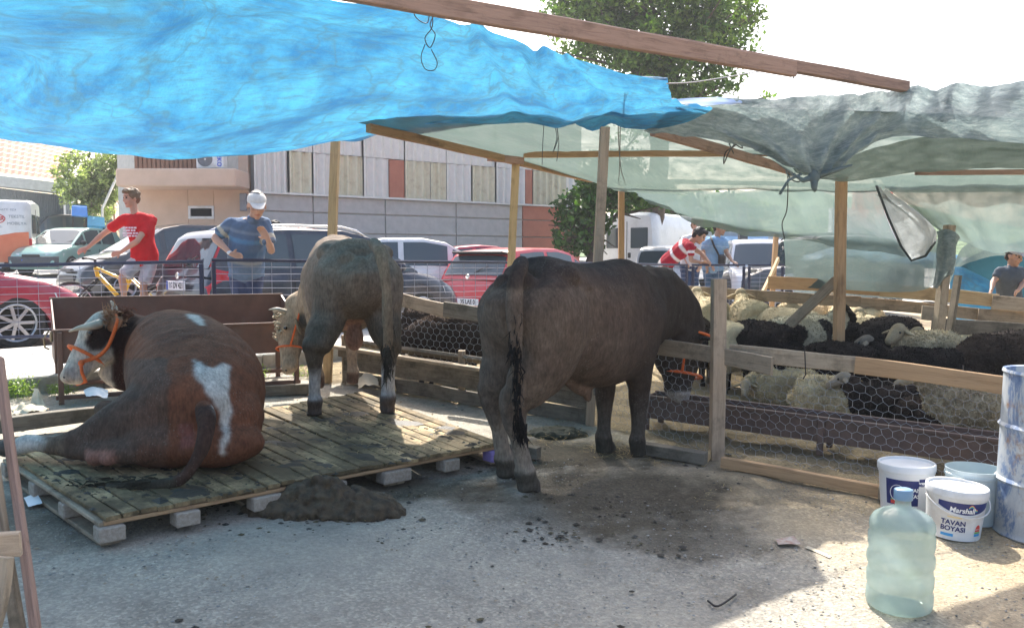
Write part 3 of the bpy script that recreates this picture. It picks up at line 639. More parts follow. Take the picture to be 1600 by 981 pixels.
def car(name, label, cat, loc, yaw, kind, paint_m, L=4.0, Wd=1.66, H=None, rails=False, plate=None, plate_f=None, spoiler=False, group=None, badge=None, wheel_style=5, low_trim=None, tall_lights=False, rear_glass_mat=None, round_rim=False, rack=False):
    pr = PROF[kind]; base = Vector(loc); t = thing(name, label, cat, base, yaw, group); hw_ = Wd / 2; R0 = .31 if kind != 'suv' else .36
    hs = 1.0 if H is None else H / max(z for _, z in pr['roof'])
    wf, wr = (.80, .17) if kind != 'suv' else (.82, .18)
    def ztop(u): return interp(pr['low'], u) * hs
    def zroof(u): return interp(pr['roof'], u) * hs
    def zbot(u, side=True):
        z = .20
        if u < .03 or u > .97: z = .28
        for w in (wf, wr):
            d = abs(u - w) * L; ra = R0 + .07
            if d < ra: z = max(z, math.sqrt(ra * ra - d * d) + .28 * R0 + .04 + R0 * .1)
        return z
    def wid(u):
        e = min(u, 1 - u); return hw_ * (1 - .14 * max(0, 1 - e / .09) ** 2.2 - (.05 if u > .75 else 0) * (u - .75) / .25)
    us = sorted(set([0, .006, .015, .03, .05, .08] + [i / 40 for i in range(3, 38)] + [.95, .97, .985, .995, 1] + [w + s * (R0 + .07) * k / L for w in (wf, wr) for s in (-1, 1) for k in (0, .3, .6, .8, .93, 1, 1.02)]))
    # lower body
    m = MB(); rings = []
    for u in us:
        x = (u - .5) * L; w = wid(u); zt = ztop(u); zb = min(zbot(u), zt - .06); h = zt - zb
        r = [(w * .80, zb - .0), (w * .985, zb + .02), (w * 1.0, zb + h * .35), (w * 1.0, zb + h * .62), (w * .975, zb + h * .8), (w * .94, zt - .025), (w * .88, zt), (w * .45, zt + .022), (0, zt + .03)]
        full = [(x, y, z) for y, z in r] + [(x, -y, z) for y, z in reversed(r[:-1])]; rings.append([V(*q) for q in full])
    k = len(rings[0]); vs = [p for r in rings for p in r]; fs = []
    for i in range(len(us) - 1):
        for j in range(k): fs.append((i * k + j, i * k + (j + 1) % k, (i + 1) * k + (j + 1) % k, (i + 1) * k + j))
    fs.append(tuple(range(k))); fs.append(tuple((len(us) - 1) * k + j for j in range(k - 1, -1, -1))); m.add(vs, fs)
    body = m.build('body', paint_m, t, local=True); autosmooth(body, 40)
    # greenhouse surface
    u0, u1 = pr['roof'][0][0], pr['roof'][-1][0]; zmax = max(z for _, z in pr['roof']) * hs
    def gs(u, tt, off=0.0, side=1):            # tt 0 belt .. 1 roof edge .. 2 centre line
        x = (u - .5) * L; zb = ztop(min(max(u, .03), .97)) - .02; zr = max(zroof(u), zb + .005); f = (zr - zb) / (zmax - zb)
        wb = wid(u) * .93; wt = wb * (1 - .20 * f)
        if tt <= 1: y = wb + (wt - wb) * tt ** 1.15; z = zb + (zr - zb) * tt - .0
        else: y = wt * math.cos((tt - 1) * PI / 2) ** .8; z = zr + .035 * math.sin((tt - 1) * PI / 2) * (.4 + .6 * f)
        return V(x, side * (y + off * (1 if tt <= 1.05 else 0)), z + (off if tt > 1.05 else 0))
    gu = sorted(set([u0 + (u1 - u0) * i / 30 for i in range(31)] + [u for u, _ in pr['roof']])); T = [0, .3, .6, .9, 1, 1.12, 1.3, 1.6, 2]
    m = MB(); rr = []
    for u in gu: rr.append([gs(u, q) for q in T] + [gs(u, q, side=-1) for q in reversed(T[:-1])])
    m.grid(rr); gh = m.build('roof', paint_m, t, local=True); autosmooth(gh, 35)
    # windows
    uR = [u for u, z in pr['roof']]; zR = [z for u, z in pr['roof']]
    edges = pr['pill']; spans = []
    a = edges[0][1]
    for (s, e) in edges[1:]: spans.append((a, s)); a = e
    spans.append((a, u1 - .035))
    gm_ = rear_glass_mat or M_GLASS
    for side in (-1, 1):
        for (s, e) in spans:
            m = MB(); P = []
            for i in range(9):
                u = s + (e - s) * i / 8; tm = .90; P.append([gs(u, .10 + (tm - .10) * q / 4, .006, side) for q in range(5)])
            m.grid(P); m.build('side_window', M_GLASS, t, local=True, smooth=True)
    def sl(ua, ub, name, mat):
        m = MB(); P = []
        for i in range(9):
            u = ua + (ub - ua) * i / 8; row = []
            for j in range(13):
                q = j / 12 * 2 - 1; pt = gs(u, 2.0, .0); w_ = gs(u, 1.0).y - .06; yy = q * w_; a_ = abs(q)
                base_ = gs(u, 1.0).z; row.append(V(pt.x, yy, base_ + (pt.z - base_) * (1 - a_ ** 3) ** .5 + .008) + V((.012 if ua > .5 else -.012), 0, 0))
            P.append(row)
        m.grid(P); m.build(name, mat, t, local=True, smooth=True)
    ki = [i for i, (u, z) in enumerate(pr['roof']) if u > .5][0]
    sl(pr['roof'][ki][0] + .012, u1 - .012, 'windscreen', M_GLASS)
    sl(u0 + .012, pr['roof'][1][0] - .005, 'rear_window', M_GLASS)
    # wheels
    for wx in (wf, wr):
        for side in (-1, 1):
            x = (wx - .5) * L; c = V(x, side * (hw_ - .115), R0); M = Matrix.Translation(c) @ Matrix.Rotation(-side * PI / 2, 4, 'X')
            m = MB(); m.lathe([(R0 * .62, -.09), (R0 * .9, -.1), (R0 * .99, -.075), (R0, 0), (R0 * .99, .075), (R0 * .9, .1), (R0 * .66, .098), (R0 * .62, .06), (R0 * .6, .035), (.001, .03)], 28, M, close=False)
            wh = m.build('wheel', M_TYRE, t, local=True, smooth=True)
            m = MB(); m.lathe([(R0 * .69, .099), (R0 * .66, .106), (R0 * .62, .10), (R0 * .60, .05)], 28, M, close=False); m.lathe([(.0, .085), (.045, .08), (.05, .03)], 10, M, close=False)
            for q in range(wheel_style):
                a = 2 * PI * q / wheel_style; Rm = M.to_3x3() @ Matrix.Rotation(a, 3, 'Z'); m.box(M @ V(math.cos(a) * R0 * .34, math.sin(a) * R0 * .34, .07), (R0 * .60, .05 if wheel_style < 6 else .035, .025), Rm)
            rim = m.build('rim', M_RIM, wh, local=True)
    for w_ in (wf, wr):                       # dark wheel housings
        x = (w_ - .5) * L; m = MB(); m.box((x, 0, R0 + .16), (R0 * 2.1, Wd * .86, R0 * 1.25)); m.build('wheel_housing', M_BLACK, t, local=True)
    m = MB(); m.box((0, 0, .24), (L * .9, Wd * .8, .1)); m.build('underbody', M_BLACK, t, local=True)
    # trims, handles, lamps, plates
    def face_pt(u, y, z, out): return V((u - .5) * L + out, y, z)
    if low_trim:
        for e, s in ((0, -1), (1, 1)):
            m = MB(); P = []
            for i in range(15):
                q = i / 14 * 2 - 1; xx = (e - .5) * L + s * .02 - s * .16 * abs(q) ** 5; P.append([V(xx, q * hw_ * .97, .27), V(xx + s * .02, q * hw_ * .97, .36), V(xx + s * .015, q * hw_ * .97, .55), V(xx - s * .03, q * hw_ * .97, .57)])
            m.grid(P); m.build('bumper', low_trim, t, local=True, smooth=True)
    for side in (-1, 1):
        zt = ztop(.93) * 1.0
        m = MB(); P = []
        for i in range(5):
            q = i / 4; P.append([V((.985 - .5) * L + .012 - .30 * q ** 2, side * hw_ * (.50 + .47 * q), .52 * hs + .015), V((.967 - .5) * L + .03 - .30 * q ** 2, side * hw_ * (.50 + .465 * q), .64 * hs + .025)])
        m.grid(P); m.build('headlight', M_LAMPW, t, local=True, smooth=True)
        m = MB()
        z0, z1 = (.62 * hs, (1.36 if tall_lights else .86) * hs)
        P = []
        for i in range(7):
            z = z0 + (z1 - z0) * i / 6; uu = 0.0
            lo_ = [u for u, zz in pr['low'] if zz * hs >= z]; 
            if lo_: uu = min(lo_)
            else: uu = next((u for u in np.linspace(u0, u0 + .12, 60) if zroof(u) >= z), .05)
            w = wid(max(uu, .01)) if z < .9 * hs else gs(uu, min(1, max(0, .5)), 0).y
            w *= 1.0 if z < .9 * hs else (1.0 - .1 * (z - .9) / .5)
            P.append([V((uu - .5) * L - .015, side * (w - (.14 if not tall_lights else .10)), z), V((uu - .5) * L - .01, side * (w - .01), z), V((uu - .5) * L + .16, side * (w + .012), z)])
        m.grid(P); m.build('tail_light', M_LAMPR, t, local=True, smooth=True)
        for u in (.62, .40):
            m = MB(); m.cbox(((u - .5) * L - .1, side * (wid(u) + .012), ztop(u) - .17), (.16, .03, .03), .008); m.build('door_handle', M_BLACK if low_trim else paint_m, t, local=True)
        for u in (.655, .44, .285):
            m = MB(); m.box(((u - .5) * L, side * (wid(u) + .0005), .56 * hs), (.008, .012, .48 * hs)); m.build('door_gap', M_BLACK, t, local=True)
        m = MB(); ball(m, ((.69 - .5) * L, side * (hw_ + .07), ztop(.7) + .06), (.06, .10, .07), 8); m.build('mirror', M_BLACK if low_trim else paint_m, t, local=True, smooth=True)
    m = MB(); m.cbox((L / 2 - .005, 0, .46 * hs), (.05, Wd * .5, .12), .02); m.build('grille', M_BLACK, t, local=True)
    m = MB(); m.cbox((L / 2 - .01, 0, .60 * hs), (.06, Wd * .34, .07), .02); m.build('grille', M_BLACK, t, local=True)
    for e, txt in ((-1, plate), (1, plate_f)):
        if txt is None: continue
        z = .43 if e > 0 or low_trim is not None or kind == 'hatch' else .74
        if e < 0 and badge == 'high': z = .74
        m = MB(); m.cbox((e * (L / 2 + .028), 0, z), (.012, .52, .115), .004); pt = m.build('number_plate', M_PLATE, t, local=True)
        Rz = Matrix.Rotation(-PI / 2 if e < 0 else PI / 2, 4, 'Z') @ Matrix.Rotation(PI / 2, 4, 'X')
        m = MB(); m.box((e * (L / 2 + .035), -e * .235, z), (.004, .045, .11)); m.build('plate_band', M_PLATEB, pt, WM[t.name])
        text_mesh(txt, .105, M_INK, WM[t.name] @ Matrix.Translation((e * (L / 2 + .0355), e * .02, z)) @ Rz, pt, bold=.003, sx=.85)
    if spoiler:
        m = MB(); u = pr['roof'][1][0]; m.cbox(((u - .5) * L - .03, 0, zroof(u) + .055), (.24, Wd * .70, .035), .012, Matrix.Rotation(.12, 3, 'Y')); m.build('spoiler', paint_m if spoiler is True else spoiler, t, local=True)
    if rails:
        for side in (-1, 1):
            m = MB(); pts = [gs(.16, 1.05, 0, side) + V(0, -side * .04, .0)] + [gs(u, 1.05, 0, side) + V(0, -side * .04, .06) for u in (.2, .3, .4, .5, .56)] + [gs(.61, 1.05, 0, side) + V(0, -side * .04, .0)]; m.tube(pts, .016, 6); m.build('roof_rail', M_CHROME if not rack else M_BLACK, t, local=True, smooth=True)
        if rack:
            for u in (.25, .45): m = MB(); m.tube([gs(u, 1.05, 0, -1) + V(0, .04, .08), gs(u, 1.05) + V(0, -.04, .08)], .018, 6); m.build('roof_bar', M_BLACK, t, local=True)
    m = MB(); z = 1.02 * hs; u = next((q for q in np.linspace(u0, u0 + .12, 60) if zroof(q) >= z), u0 + .02)
    m.tube([V((u - .5) * L - .05, 0, z - .04), V((u - .5) * L - .035, -.22, z + .06), V((u - .5) * L - .03, -.34, z + .09)], .009, 5); m.build('wiper', M_BLACK, t, local=True)
    m = MB(); x = (u1 - .5) * L - .05
    for s_ in (-.3, .25): m.tube([V(x, s_, ztop(u1) + .03), V(x - .13, s_ + .4, ztop(u1) + .14)], .008, 4)
    m.build('wiper', M_BLACK, t, local=True)
    if badge: m = MB(); m.lathe([(.045, 0), (.04, .012), (0, .014)], 14, Matrix.Translation((-L / 2 + .0, 0, .86)) @ Matrix.Rotation(-PI / 2, 4, 'Y'), close=False); m.build('badge', M_CHROME, t, local=True)
    for ch in t.children:
        if ch.name.split('.')[0] == 'wheel': pass
    return t
# fix for wheels: rims are built in the car's own frame
_car_build = MB.build
def cpos(px, Y): x = (px - CX) / F * Y; return V(x, Y, gz(x, Y))
A47 = math.radians(45)
P_NAVY = paint('navy_car_paint', (.012, .016, .035)); P_WHITE = paint('white_car_paint', (.72, .73, .74)); P_RED = paint('bright_red_car_paint', (.62, .03, .035)); P_WINE = paint('crimson_car_paint', (.38, .015, .045)); P_GREEN = paint('pale_green_car_paint', (.28, .48, .44)); P_DGREY = paint('dark_grey_car_paint', (.05, .055, .06))
GRP = 'cars parked behind the railing'
T_GREY = pmat('grey_bumper_plastic', (.06, .065, .07), (.08, .085, .09), 10, .6)
def van(name, label, loc, yaw, L, Wd, H, mat, group=None, rear=True, front_win=True, cat='van'):
    t = thing(name, label, cat, loc, yaw, group); hw_ = Wd / 2; R0 = .34
    top = [(0, H * .96), (.02, H), (.6, H), (.68, H * .97), (.80, H * .60), (.82, H * .52), (.97, H * .42), (1, H * .30)]
    wf, wr = .86, .2; us = sorted(set([0, .008, .02] + [i / 40 for i in range(2, 40)] + [.985, 1] + [w + s * (R0 + .07) * k / L for w in (wf, wr) for s in (-1, 1) for k in (0, .4, .75, .95, 1, 1.02)]))
    m = MB(); rings = []
    for u in us:
        x = (u - .5) * L; zt = interp(top, u); zb = .28
        for w in (wf, wr):
            d = abs(u - w) * L; ra = R0 + .07
            if d < ra: zb = max(zb, math.sqrt(ra * ra - d * d) + R0 * .5)
        zb = min(zb, zt - .1); w = hw_ * (1 - .12 * max(0, 1 - min(u, 1 - u) / .05) ** 2); h = zt - zb; tum = min(1, h / (H * .8))
        r = [(w * .9, zb), (w, zb + .04), (w, zb + h * .45), (w * (1 - .04 * tum), zb + h * .75), (w * (1 - .10 * tum), zt - .10), (w * (1 - .16 * tum), zt - .03), (w * (1 - .26 * tum), zt), (0, zt + .03)]
        rings.append([V(x, y, z) for y, z in r] + [V(x, -y, z) for y, z in reversed(r[:-1])])
    k = len(rings[0]); vs = [p for r in rings for p in r]
    fs = [(i * k + j, i * k + (j + 1) % k, (i + 1) * k + (j + 1) % k, (i + 1) * k + j) for i in range(len(us) - 1) for j in range(k)]
    fs += [tuple(range(k)), tuple((len(us) - 1) * k + j for j in range(k - 1, -1, -1))]; m.add(vs, fs); b = m.build('body', mat, t, local=True); autosmooth(b, 40)
    for wx in (wf, wr):
        for side in (-1, 1):
            M = Matrix.Translation(((wx - .5) * L, side * (hw_ - .13), R0)) @ Matrix.Rotation(-side * PI / 2, 4, 'X'); m = MB()
            m.lathe([(R0 * .5, .06), (R0 * .62, .09), (R0 * .9, .11), (R0, .08), (R0, -.08), (R0 * .8, -.1)], 24, M, close=True); wh = m.build('wheel', M_TYRE, t, local=True, smooth=True)
            m = MB(); m.lathe([(R0 * .6, .092), (R0 * .5, .075), (0, .08)], 20, M, close=False); m.build('rim', M_RIM, wh, local=True)
        m = MB(); m.box(((wx - .5) * L, 0, R0 + .2), (R0 * 2.2, Wd * .84, R0 * 1.2)); m.build('wheel_housing', M_BLACK, t, local=True)
    if rear:
        for s in (-1, 1):
            m = MB(); m.cbox((-L / 2 - .006, s * hw_ * .42, H * .68), (.03, hw_ * .58, H * .26), .05); m.build('rear_window', M_GLASS, t, local=True)
            m = MB(); m.cbox((-L / 2 + .03, s * (hw_ - .045), H * .40), (.10, .1, .34), .015); m.build('tail_light', M_LAMPR, t, local=True)
        m = MB(); m.box((-L / 2 - .003, 0, H * .5), (.01, .015, H * .78)); m.build('door_gap', M_BLACK, t, local=True)
        m = MB(); m.cbox((-L / 2 - .012, -.09, H * .46), (.04, .09, .16), .01); m.build('door_handle', M_BLACK, t, local=True)
        m = MB(); m.cbox((-L / 2 - .03, 0, .42), (.12, Wd * .94, .16), .03); m.build('bumper', T_GREY, t, local=True)
    for s in (-1, 1):
        for u in (.36, .62):
            m = MB(); m.box(((u - .5) * L, s * (hw_ + .0005), H * .42), (.012, .01, H * .56)); m.build('door_gap', M_BLACK, t, local=True)
        if front_win:
            m = MB(); P = [[V((.64 - .5) * L, s * (hw_ * 1.004), H * .56), V((.64 - .5) * L, s * hw_ * .955, H * .82)], [V((.76 - .5) * L, s * (hw_ * 1.004), H * .56), V((.70 - .5) * L, s * hw_ * .965, H * .82)]]; m.grid(P); m.build('side_window', M_GLASS, t, local=True)
        m = MB(); m.box((0, s * (hw_ + .008), H * .30), (L * .6, .03, .09)); m.build('rubbing_strip', T_GREY, t, local=True)
    return t
# ---- the cars in the photograph
fw = V(-1.35, 12.55); ctr = fw + V(-math.cos(A47), -math.sin(A47)) * (.80 - .5) * 4.05 + V(-math.sin(A47), math.cos(A47)) * .75
car('parked_car', 'navy estate car with chrome roof rails behind the man in the white cap', 'car', (ctr.x, ctr.y, gz(ctr.x, ctr.y) - .02), A47, 'estate', P_NAVY, 4.05, 1.68, 1.44, rails=True, plate='16 DV 421', group=GRP, badge='high', tall_lights=True, wheel_style=6, low_trim=None)
def car_at(px, Y, *a, dz=0.0, **k):
    p = cpos(px, Y); return a, k, (p.x, p.y, p.z + dz)
def C_(px, Y, label, yaw, kind, mat, L, Wd, H, dz=0.0, **k):
    p = cpos(px, Y); return car('parked_car', label, 'car', (p.x, p.y, p.z + dz), math.radians(yaw), kind, mat, L, Wd, H, group=GRP, **k)
C_(664, 16.3, 'white five door hatchback parked between the grey bull and the red hatchback', 12, 'hatch', P_WHITE, 3.95, 1.66, 1.43, dz=-.06)
C_(832, 16.2, 'bright red hatchback with a black spoiler and red bumper, rear turned to the yard', 52, 'hatch', P_RED, 3.7, 1.62, 1.33, dz=-.08, plate='35 LAE 0', spoiler=M_BLACK, badge='low')
C_(752, 19.4, 'dull red saloon mostly hidden behind the white hatchback', 20, 'sedan', P_WINE, 4.0, 1.6, 1.33, dz=-.05)
C_(478, 17.0, 'red car whose roof shows just above the navy estate', 30, 'sedan', P_RED, 4.2, 1.66, 1.52, dz=-.02)
car('parked_car', 'crimson car at the left edge with a silver alloy wheel', 'car', (-6.9, 9.25, gz(-6.9, 9.25) - .02), A47, 'hatch', P_WINE, 4.0, 1.66, 1.36, group=GRP, wheel_style=7)
C_(112, 26.5, 'pale green and white hatchback facing the yard beside the lettered van', 264, 'hatch', P_GREEN, 3.75, 1.6, 1.42, plate_f='16 M 2204', low_trim=T_GREY)
C_(262, 17.5, 'dark car mostly hidden behind the boy in the red shirt', 225, 'hatch', P_DGREY, 3.8, 1.6, 1.5)
C_(1042, 25.0, 'small white hatchback behind the leaning man in red stripes', 75, 'hatch', P_WHITE, 3.7, 1.6, 1.40)
C_(1186, 21.0, 'white family car facing the railing right of the light blue shirt', 262, 'suv', P_WHITE, 4.1, 1.74, 1.62, plate_f='16 KB 77')
C_(1262, 20.2, 'dark grey off-road car with roof bars seen through the shade net', 196, 'suv', P_DGREY, 4.2, 1.7, 1.72, rails=True, rack=True)
C_(90, 33.0, 'dark minibus behind the pale green hatchback', 215, 'suv', P_DGREY, 4.2, 1.8, 1.95)
p = cpos(1008, 29.0); van('white_van', 'white panel van with red tail lamps and black rear door handle', (p.x + .5, p.y, p.z), math.radians(57), 5.2, 1.98, 2.42, P_WHITE, GRP)
# lettered van at the far left
p = cpos(-62, 25.5); vyaw = math.radians(200); vn = van('lettered_van', 'white van with orange flash and red oval lettering, cut by the left edge', (p.x - .3, p.y, p.z), vyaw, 4.6, 1.8, 2.15, P_WHITE, GRP, rear=True)
Mv = WM[vn.name]; hwv = .9
def vtext(s, size, mat, x, z, **k): text_mesh(s, size, mat, Mv @ Matrix.Translation((x, hwv + .012 - .03 * max(0, z - 1.2), z)) @ Matrix.Rotation(PI, 4, 'Z') @ Matrix.Rotation(PI / 2, 4, 'X'), vn, **k)
m = MB(); pts = [(-2.25, .34), (.6, .34), (.1, .5), (-.4, .62), (-.9, .85), (-1.4, 1.1), (-1.9, 1.2), (-2.25, 1.22)]
n_ = len(pts); m.add([V(x, hwv + .006 , z) for x, z in pts], [tuple(range(n_))]); m.build('orange_flash', pmat('orange_vinyl', (.72, .2, .09), (.66, .16, .07), 3, .35), vn, local=True)
ov = pmat('red_vinyl', (.6, .05, .05)); iv = flat('grey_vinyl', (.25, .28, .32), .4)
m = MB(); pr_ = [V(-1.35 + .3 * math.cos(a), hwv + .006, 1.60 + .14 * math.sin(a)) for a in [2 * PI * i / 28 for i in range(29)]]; m.tube(pr_, .012, 4); m.build('oval_mark', ov, vn, local=True)
vtext('COZAR', .16, ov, -1.35, 1.60, bold=.004); vtext('TEKSTIL', .12, iv, -1.95, 1.66); vtext('MOBILYA', .12, iv, -1.95, 1.46); vtext('SERVIS HATTI  0224', .08, iv, -1.6, 1.86); vtext('TEL 544 01', .08, iv, -1.4, 1.36)
# ================================================================ timber frame, tarpaulins, pens
POSTS = 'posts of the timber canopy frame'
def post(label, p_top, p_bot, w, t, mat, group=POSTS, up=V(0, 1, 0)):
    o = plank('timber_post', p_bot, p_top, w, t, mat, None, up=up); return tag(o, label, 'post', group)
def gp(px, py, Y): return W(px, py, Y)
def down(px, Y, h=0): x = (px - CX) / F * Y; return V(x, Y, gz(x, Y) + h - .05)
post('yellowish timber post behind the back of the grey bull, under the blue tarpaulin hem', gp(525, 216, 8.3), down(508, 8.3), .105, .075, M_WOODL)
post('pale timber post standing between the grey and dark brown bulls under the rafter corner', gp(806, 250, 8.9), down(790, 8.9), .105, .08, M_WOODL)
post('thick leaning timber post directly behind the dark brown bull', gp(945, 200, 6.85), down(922, 6.85), .118, .07, M_TAN)
post('short slim timber post right of the thick leaning one, wired at its top', gp(971, 280, 10.9), down(971, 10.9), .095, .07, M_WOOD)
post('tall timber post standing among the sheep with a brace against it', gp(1315, 277, 8.0), down(1313, 8.0), .1, .08, M_WOOD)
post('netted timber post leaning at the far side of the sheep pen', gp(1484, 352, 8.9), down(1460, 8.9), .115, .08, M_WOODG)
post('small far timber post near the blue railing end', gp(1213, 366, 14.2), down(1204, 14.2), .09, .07, M_WOOD)
post('stout front fence post beside the head of the dark brown bull', gp(1123, 436, 5.9), down(1124, 5.9), .1, .09, M_TAN, group='front fence posts')
# beams and rafters
def beam(label, a, b, w, t, mat, up=V(0, 0, 1), name='timber_beam', cat='beam', group='beams of the canopy frame'): return tag(plank(name, a, b, w, t, mat, None, up), label, cat, group)
bA, bB = gp(300, -48, 3.9), gp(1242, 108, 6.55)
BD = (gp(1415, 134, 7.03) - gp(740, 20, 4.95))
beam('long pinkish beam running along the top edge of the blue tarpaulin', gp(300, -60, 3.75), gp(1240, 108, 6.2), .105, .055, M_WOODP)
beam('second pinkish beam overlapping the first and ending over the grey shade cloth', gp(750, 18, 5.15), gp(1416, 136, 7.1), .085, .07, M_WOODP)
beam('thin rafter along the left edge of the pale shade roof', gp(575, 200, 6.8), gp(925, 281, 10.9), .07, .05, M_WOOD)
beam('short doubled rafter piece on top of the pale post', gp(762, 246, 8.75), gp(818, 252, 8.85), .07, .05, M_WOODP)
beam('level purlin crossing under the pale shade roof', gp(818, 242, 8.8), gp(1212, 240, 8.9), .06, .05, M_WOOD)
beam('slanting rafter from the blue tarpaulin corner down to the knotted shade cloth', gp(1020, 204, 7.1), gp(1240, 268, 9.6), .09, .05, M_WOODP)
beam('thin far rail under the right end of the shade cloth', gp(1430, 270, 8.6), gp(1660, 270, 8.4), .05, .04, M_WOODP)
beam('thin pole holding the back edge of the pale shade roof', gp(925, 281, 10.9), gp(1400, 292, 9.7), .05, .05, M_WOODG)

# ---------------------------------------------------------------- sheep pen fences
def fence(name, label): return thing(name, label, 'fence', (0, 0, 0))
ff = thing('front_fence', 'low front fence of timber boards and chicken wire in front of the sheep', 'fence', onground(1.41, 5.9))
FT = [(1025, 541, 6.55), (1123, 549, 5.93), (1206, 565, 5.62), (1345, 568, 5.45), (1482, 588, 5.2), (1600, 602, 4.95)]
plank('rail_board', gp(1020, 540, 6.3), gp(1207, 572, 5.6), .115, .03, M_WOODG, ff)
plank('rail_board', gp(1140, 550, 5.86), gp(1345, 570, 5.45), .105, .028, M_WOODG, ff)
plank('rail_board', gp(1336, 570, 5.43), gp(1640, 612, 4.86), .105, .03, M_WOOD, ff)
plank('bottom_board', G(1128, 722, .05) + V(0, 0, 0), G(1378, 768, .05), .07, .05, M_WOOD, ff, up=V(0, 0, 1))
plank('bottom_board', G(1372, 770, .05), G(1640, 806, .05), .07, .045, M_WOODG, ff)
m = MB(); m.tube([gp(1257, 540, 5.5), gp(1259, 585, 5.5), gp(1255, 592, 5.53)], .004, 4); m.tube([gp(1505, 570, 5.12), gp(1503, 600, 5.1)], .006, 4); m.build('wire_tie', M_NAIL, ff)
def hexwire(path, z0f, z1f, cell=.068, r=.0011, jit=.006, seed=1):
    """hexagonal netting hung along a ground polyline; z0f/z1f give heights above ground"""
    rnd = random.Random(seed); P = [Vector((a, b)) for a, b in path]; L = [0]
    for a, b in zip(P, P[1:]): L.append(L[-1] + (b - a).length)
    def at(s, z):
        for i in range(len(P) - 1):
            if s <= L[i + 1] or i == len(P) - 2:
                q = P[i].lerp(P[i + 1], (s - L[i]) / (L[i + 1] - L[i])); bulge = .02 * math.sin(s * 5 + z * 6) + .012 * math.sin(z * 17 + s * 3)
                d = (P[i + 1] - P[i]).normalized(); return V(q.x - d.y * bulge, q.y + d.x * bulge, gz(q.x, q.y) + z + .012 * math.sin(s * 4.1))
    m = MB(); h = cell * .5; wv = cell * 1.02; rows = int((z1f - z0f) / (cell * .75)); n = int(L[-1] / wv)
    pts = {}
    def g(i, j):                              # brick lattice: columns of zigzag
        if (i, j) not in pts:
            s = (i * .5) * wv; z = z0f + j * cell * .75 + (h * .5 if (i + j) % 2 else 0); pts[(i, j)] = at(min(s + rnd.uniform(-jit, jit), L[-1]), z + rnd.uniform(-jit, jit))
        return pts[(i, j)]
    for j in range(rows + 1):
        for i in range(2 * n): m.tube([g(i, j), g(i + 1, j)], r, 3, cap=False)
        if j < rows:
            for i in range(2 * n + 1):
                if (i + j) % 2: m.tube([g(i, j), g(i, j + 1)], r * 1.25, 3, cap=False)
    return m
FP = [(.66, 6.82), (1.40, 5.98), (1.95, 5.62), (2.55, 5.28), (3.6, 4.75)]
tag(hexwire(FP, .04, .80).build('chicken_wire', M_WIRE, ff), kind='stuff')
# manger boards and wire on the left
lf = thing('side_fence', 'stacked old boards with chicken wire between the platform and the dark sheep', 'fence', onground(-.4, 7.6))
LA, LB = V(-1.62, 8.35, 0), V(.70, 6.80, 0)
def lfp(t, h, off=0.0):
    p = LA.lerp(LB, t); d = (LB - LA).normalized(); q = V(p.x + d.y * off, p.y - d.x * off, 0); return V(q.x, q.y, gz(q.x, q.y) + h)
for h in (.06, .185): plank('side_board', lfp(0, h, .02), lfp(.98, h, .02), .12, .03, M_WOODD, lf, warp=.012)
plank('side_board', lfp(-.02, .29, .025), lfp(1.0, .285, .025), .085, .03, M_WOODD, lf)
plank('top_board', lfp(-.03, .345, .10), lfp(.96, .335, .10), .17, .03, M_WOODG, lf, up=V(.5, -.85, .0))
plank('top_board', lfp(.0, .385, -.05), lfp(.95, .375, -.05), .10, .035, M_WOODD, lf, up=V(.5, -.85, .2))
plank('broken_slat', lfp(.20, .22, .05), lfp(.26, .02, .12), .05, .02, M_WOODL, lf, up=V(1, 0, 0))
for t_ in (-.01, .5): plank('stake', lfp(t_, -.05, -.03), lfp(t_, .45, -.03), .08, .06, M_WOODG, lf, up=V(0, 1, 0))
tag(hexwire([(-1.7, 8.42), (.66, 6.86)], .34, .72, .075, .0012, seed=4).build('chicken_wire', M_WIRE, lf), kind='stuff')
m = MB(); m.box((0, 0, 0), (.001, .001, .001))
rb = thing('upper_rail', 'grey upper rail boards above the dark curly sheep', 'fence', onground(-.5, 8))
plank('rail_board', gp(628, 468, 8.3), gp(702, 487, 7.85), .125, .03, M_WOODG, rb); plank('rail_board', gp(694, 483, 7.7), gp(800, 500, 7.3), .13, .03, M_WOODD, rb)
bf = thing('back_fence', 'back fence boards of the sheep pen with people leaning beyond', 'fence', onground(3.4, 10))
plank('rail_board', gp(1030, 452, 11.6), gp(1345, 472, 10.8), .14, .035, M_WOODG, bf); plank('rail_board', gp(1345, 473, 10.78), gp(1530, 491, 10.3), .14, .035, M_WOODG, bf); plank('rail_board', gp(1528, 491, 10.26), gp(1680, 506, 9.9), .15, .035, M_WOODG, bf)
plank('rail_board', gp(1200, 441, 11.15), gp(1375, 452, 10.65), .16, .03, M_WOOD, bf); plank('rail_board', gp(1375, 453, 10.63), gp(1560, 470, 10.2), .16, .03, M_WOODL, bf); plank('rail_board', gp(1550, 472, 10.16), gp(1690, 486, 9.8), .16, .03, M_WOODG, bf)
plank('rail_board', gp(1040, 474, 11.2), gp(1130, 480, 10.8), .1, .03, M_WOOD, bf)
plank('gate_board', gp(1455, 512, 9.8), gp(1600, 522, 9.6), .24, .03, M_WOODD, bf); plank('gate_board', gp(1440, 488, 9.95), gp(1475, 490, 9.9), .16, .03, M_WOODG, bf)
plank('stake', down(1475, 8.95), gp(1497, 430, 8.95), .12, .03, M_WOODD, bf, up=V(0, 1, 0))
tag(plank('brace', gp(1213, 527, 8.5), gp(1307, 438, 8.1), .095, .04, M_WOODG, None, up=V(0, 0, 1)), 'slanting timber brace nailed against the post among the sheep', 'brace')
tag(plank('brace', gp(1186, 470, 12.6), gp(1216, 405, 13.6), .07, .04, M_WOODL), 'small pale leaning stick by the far railing post', 'brace')
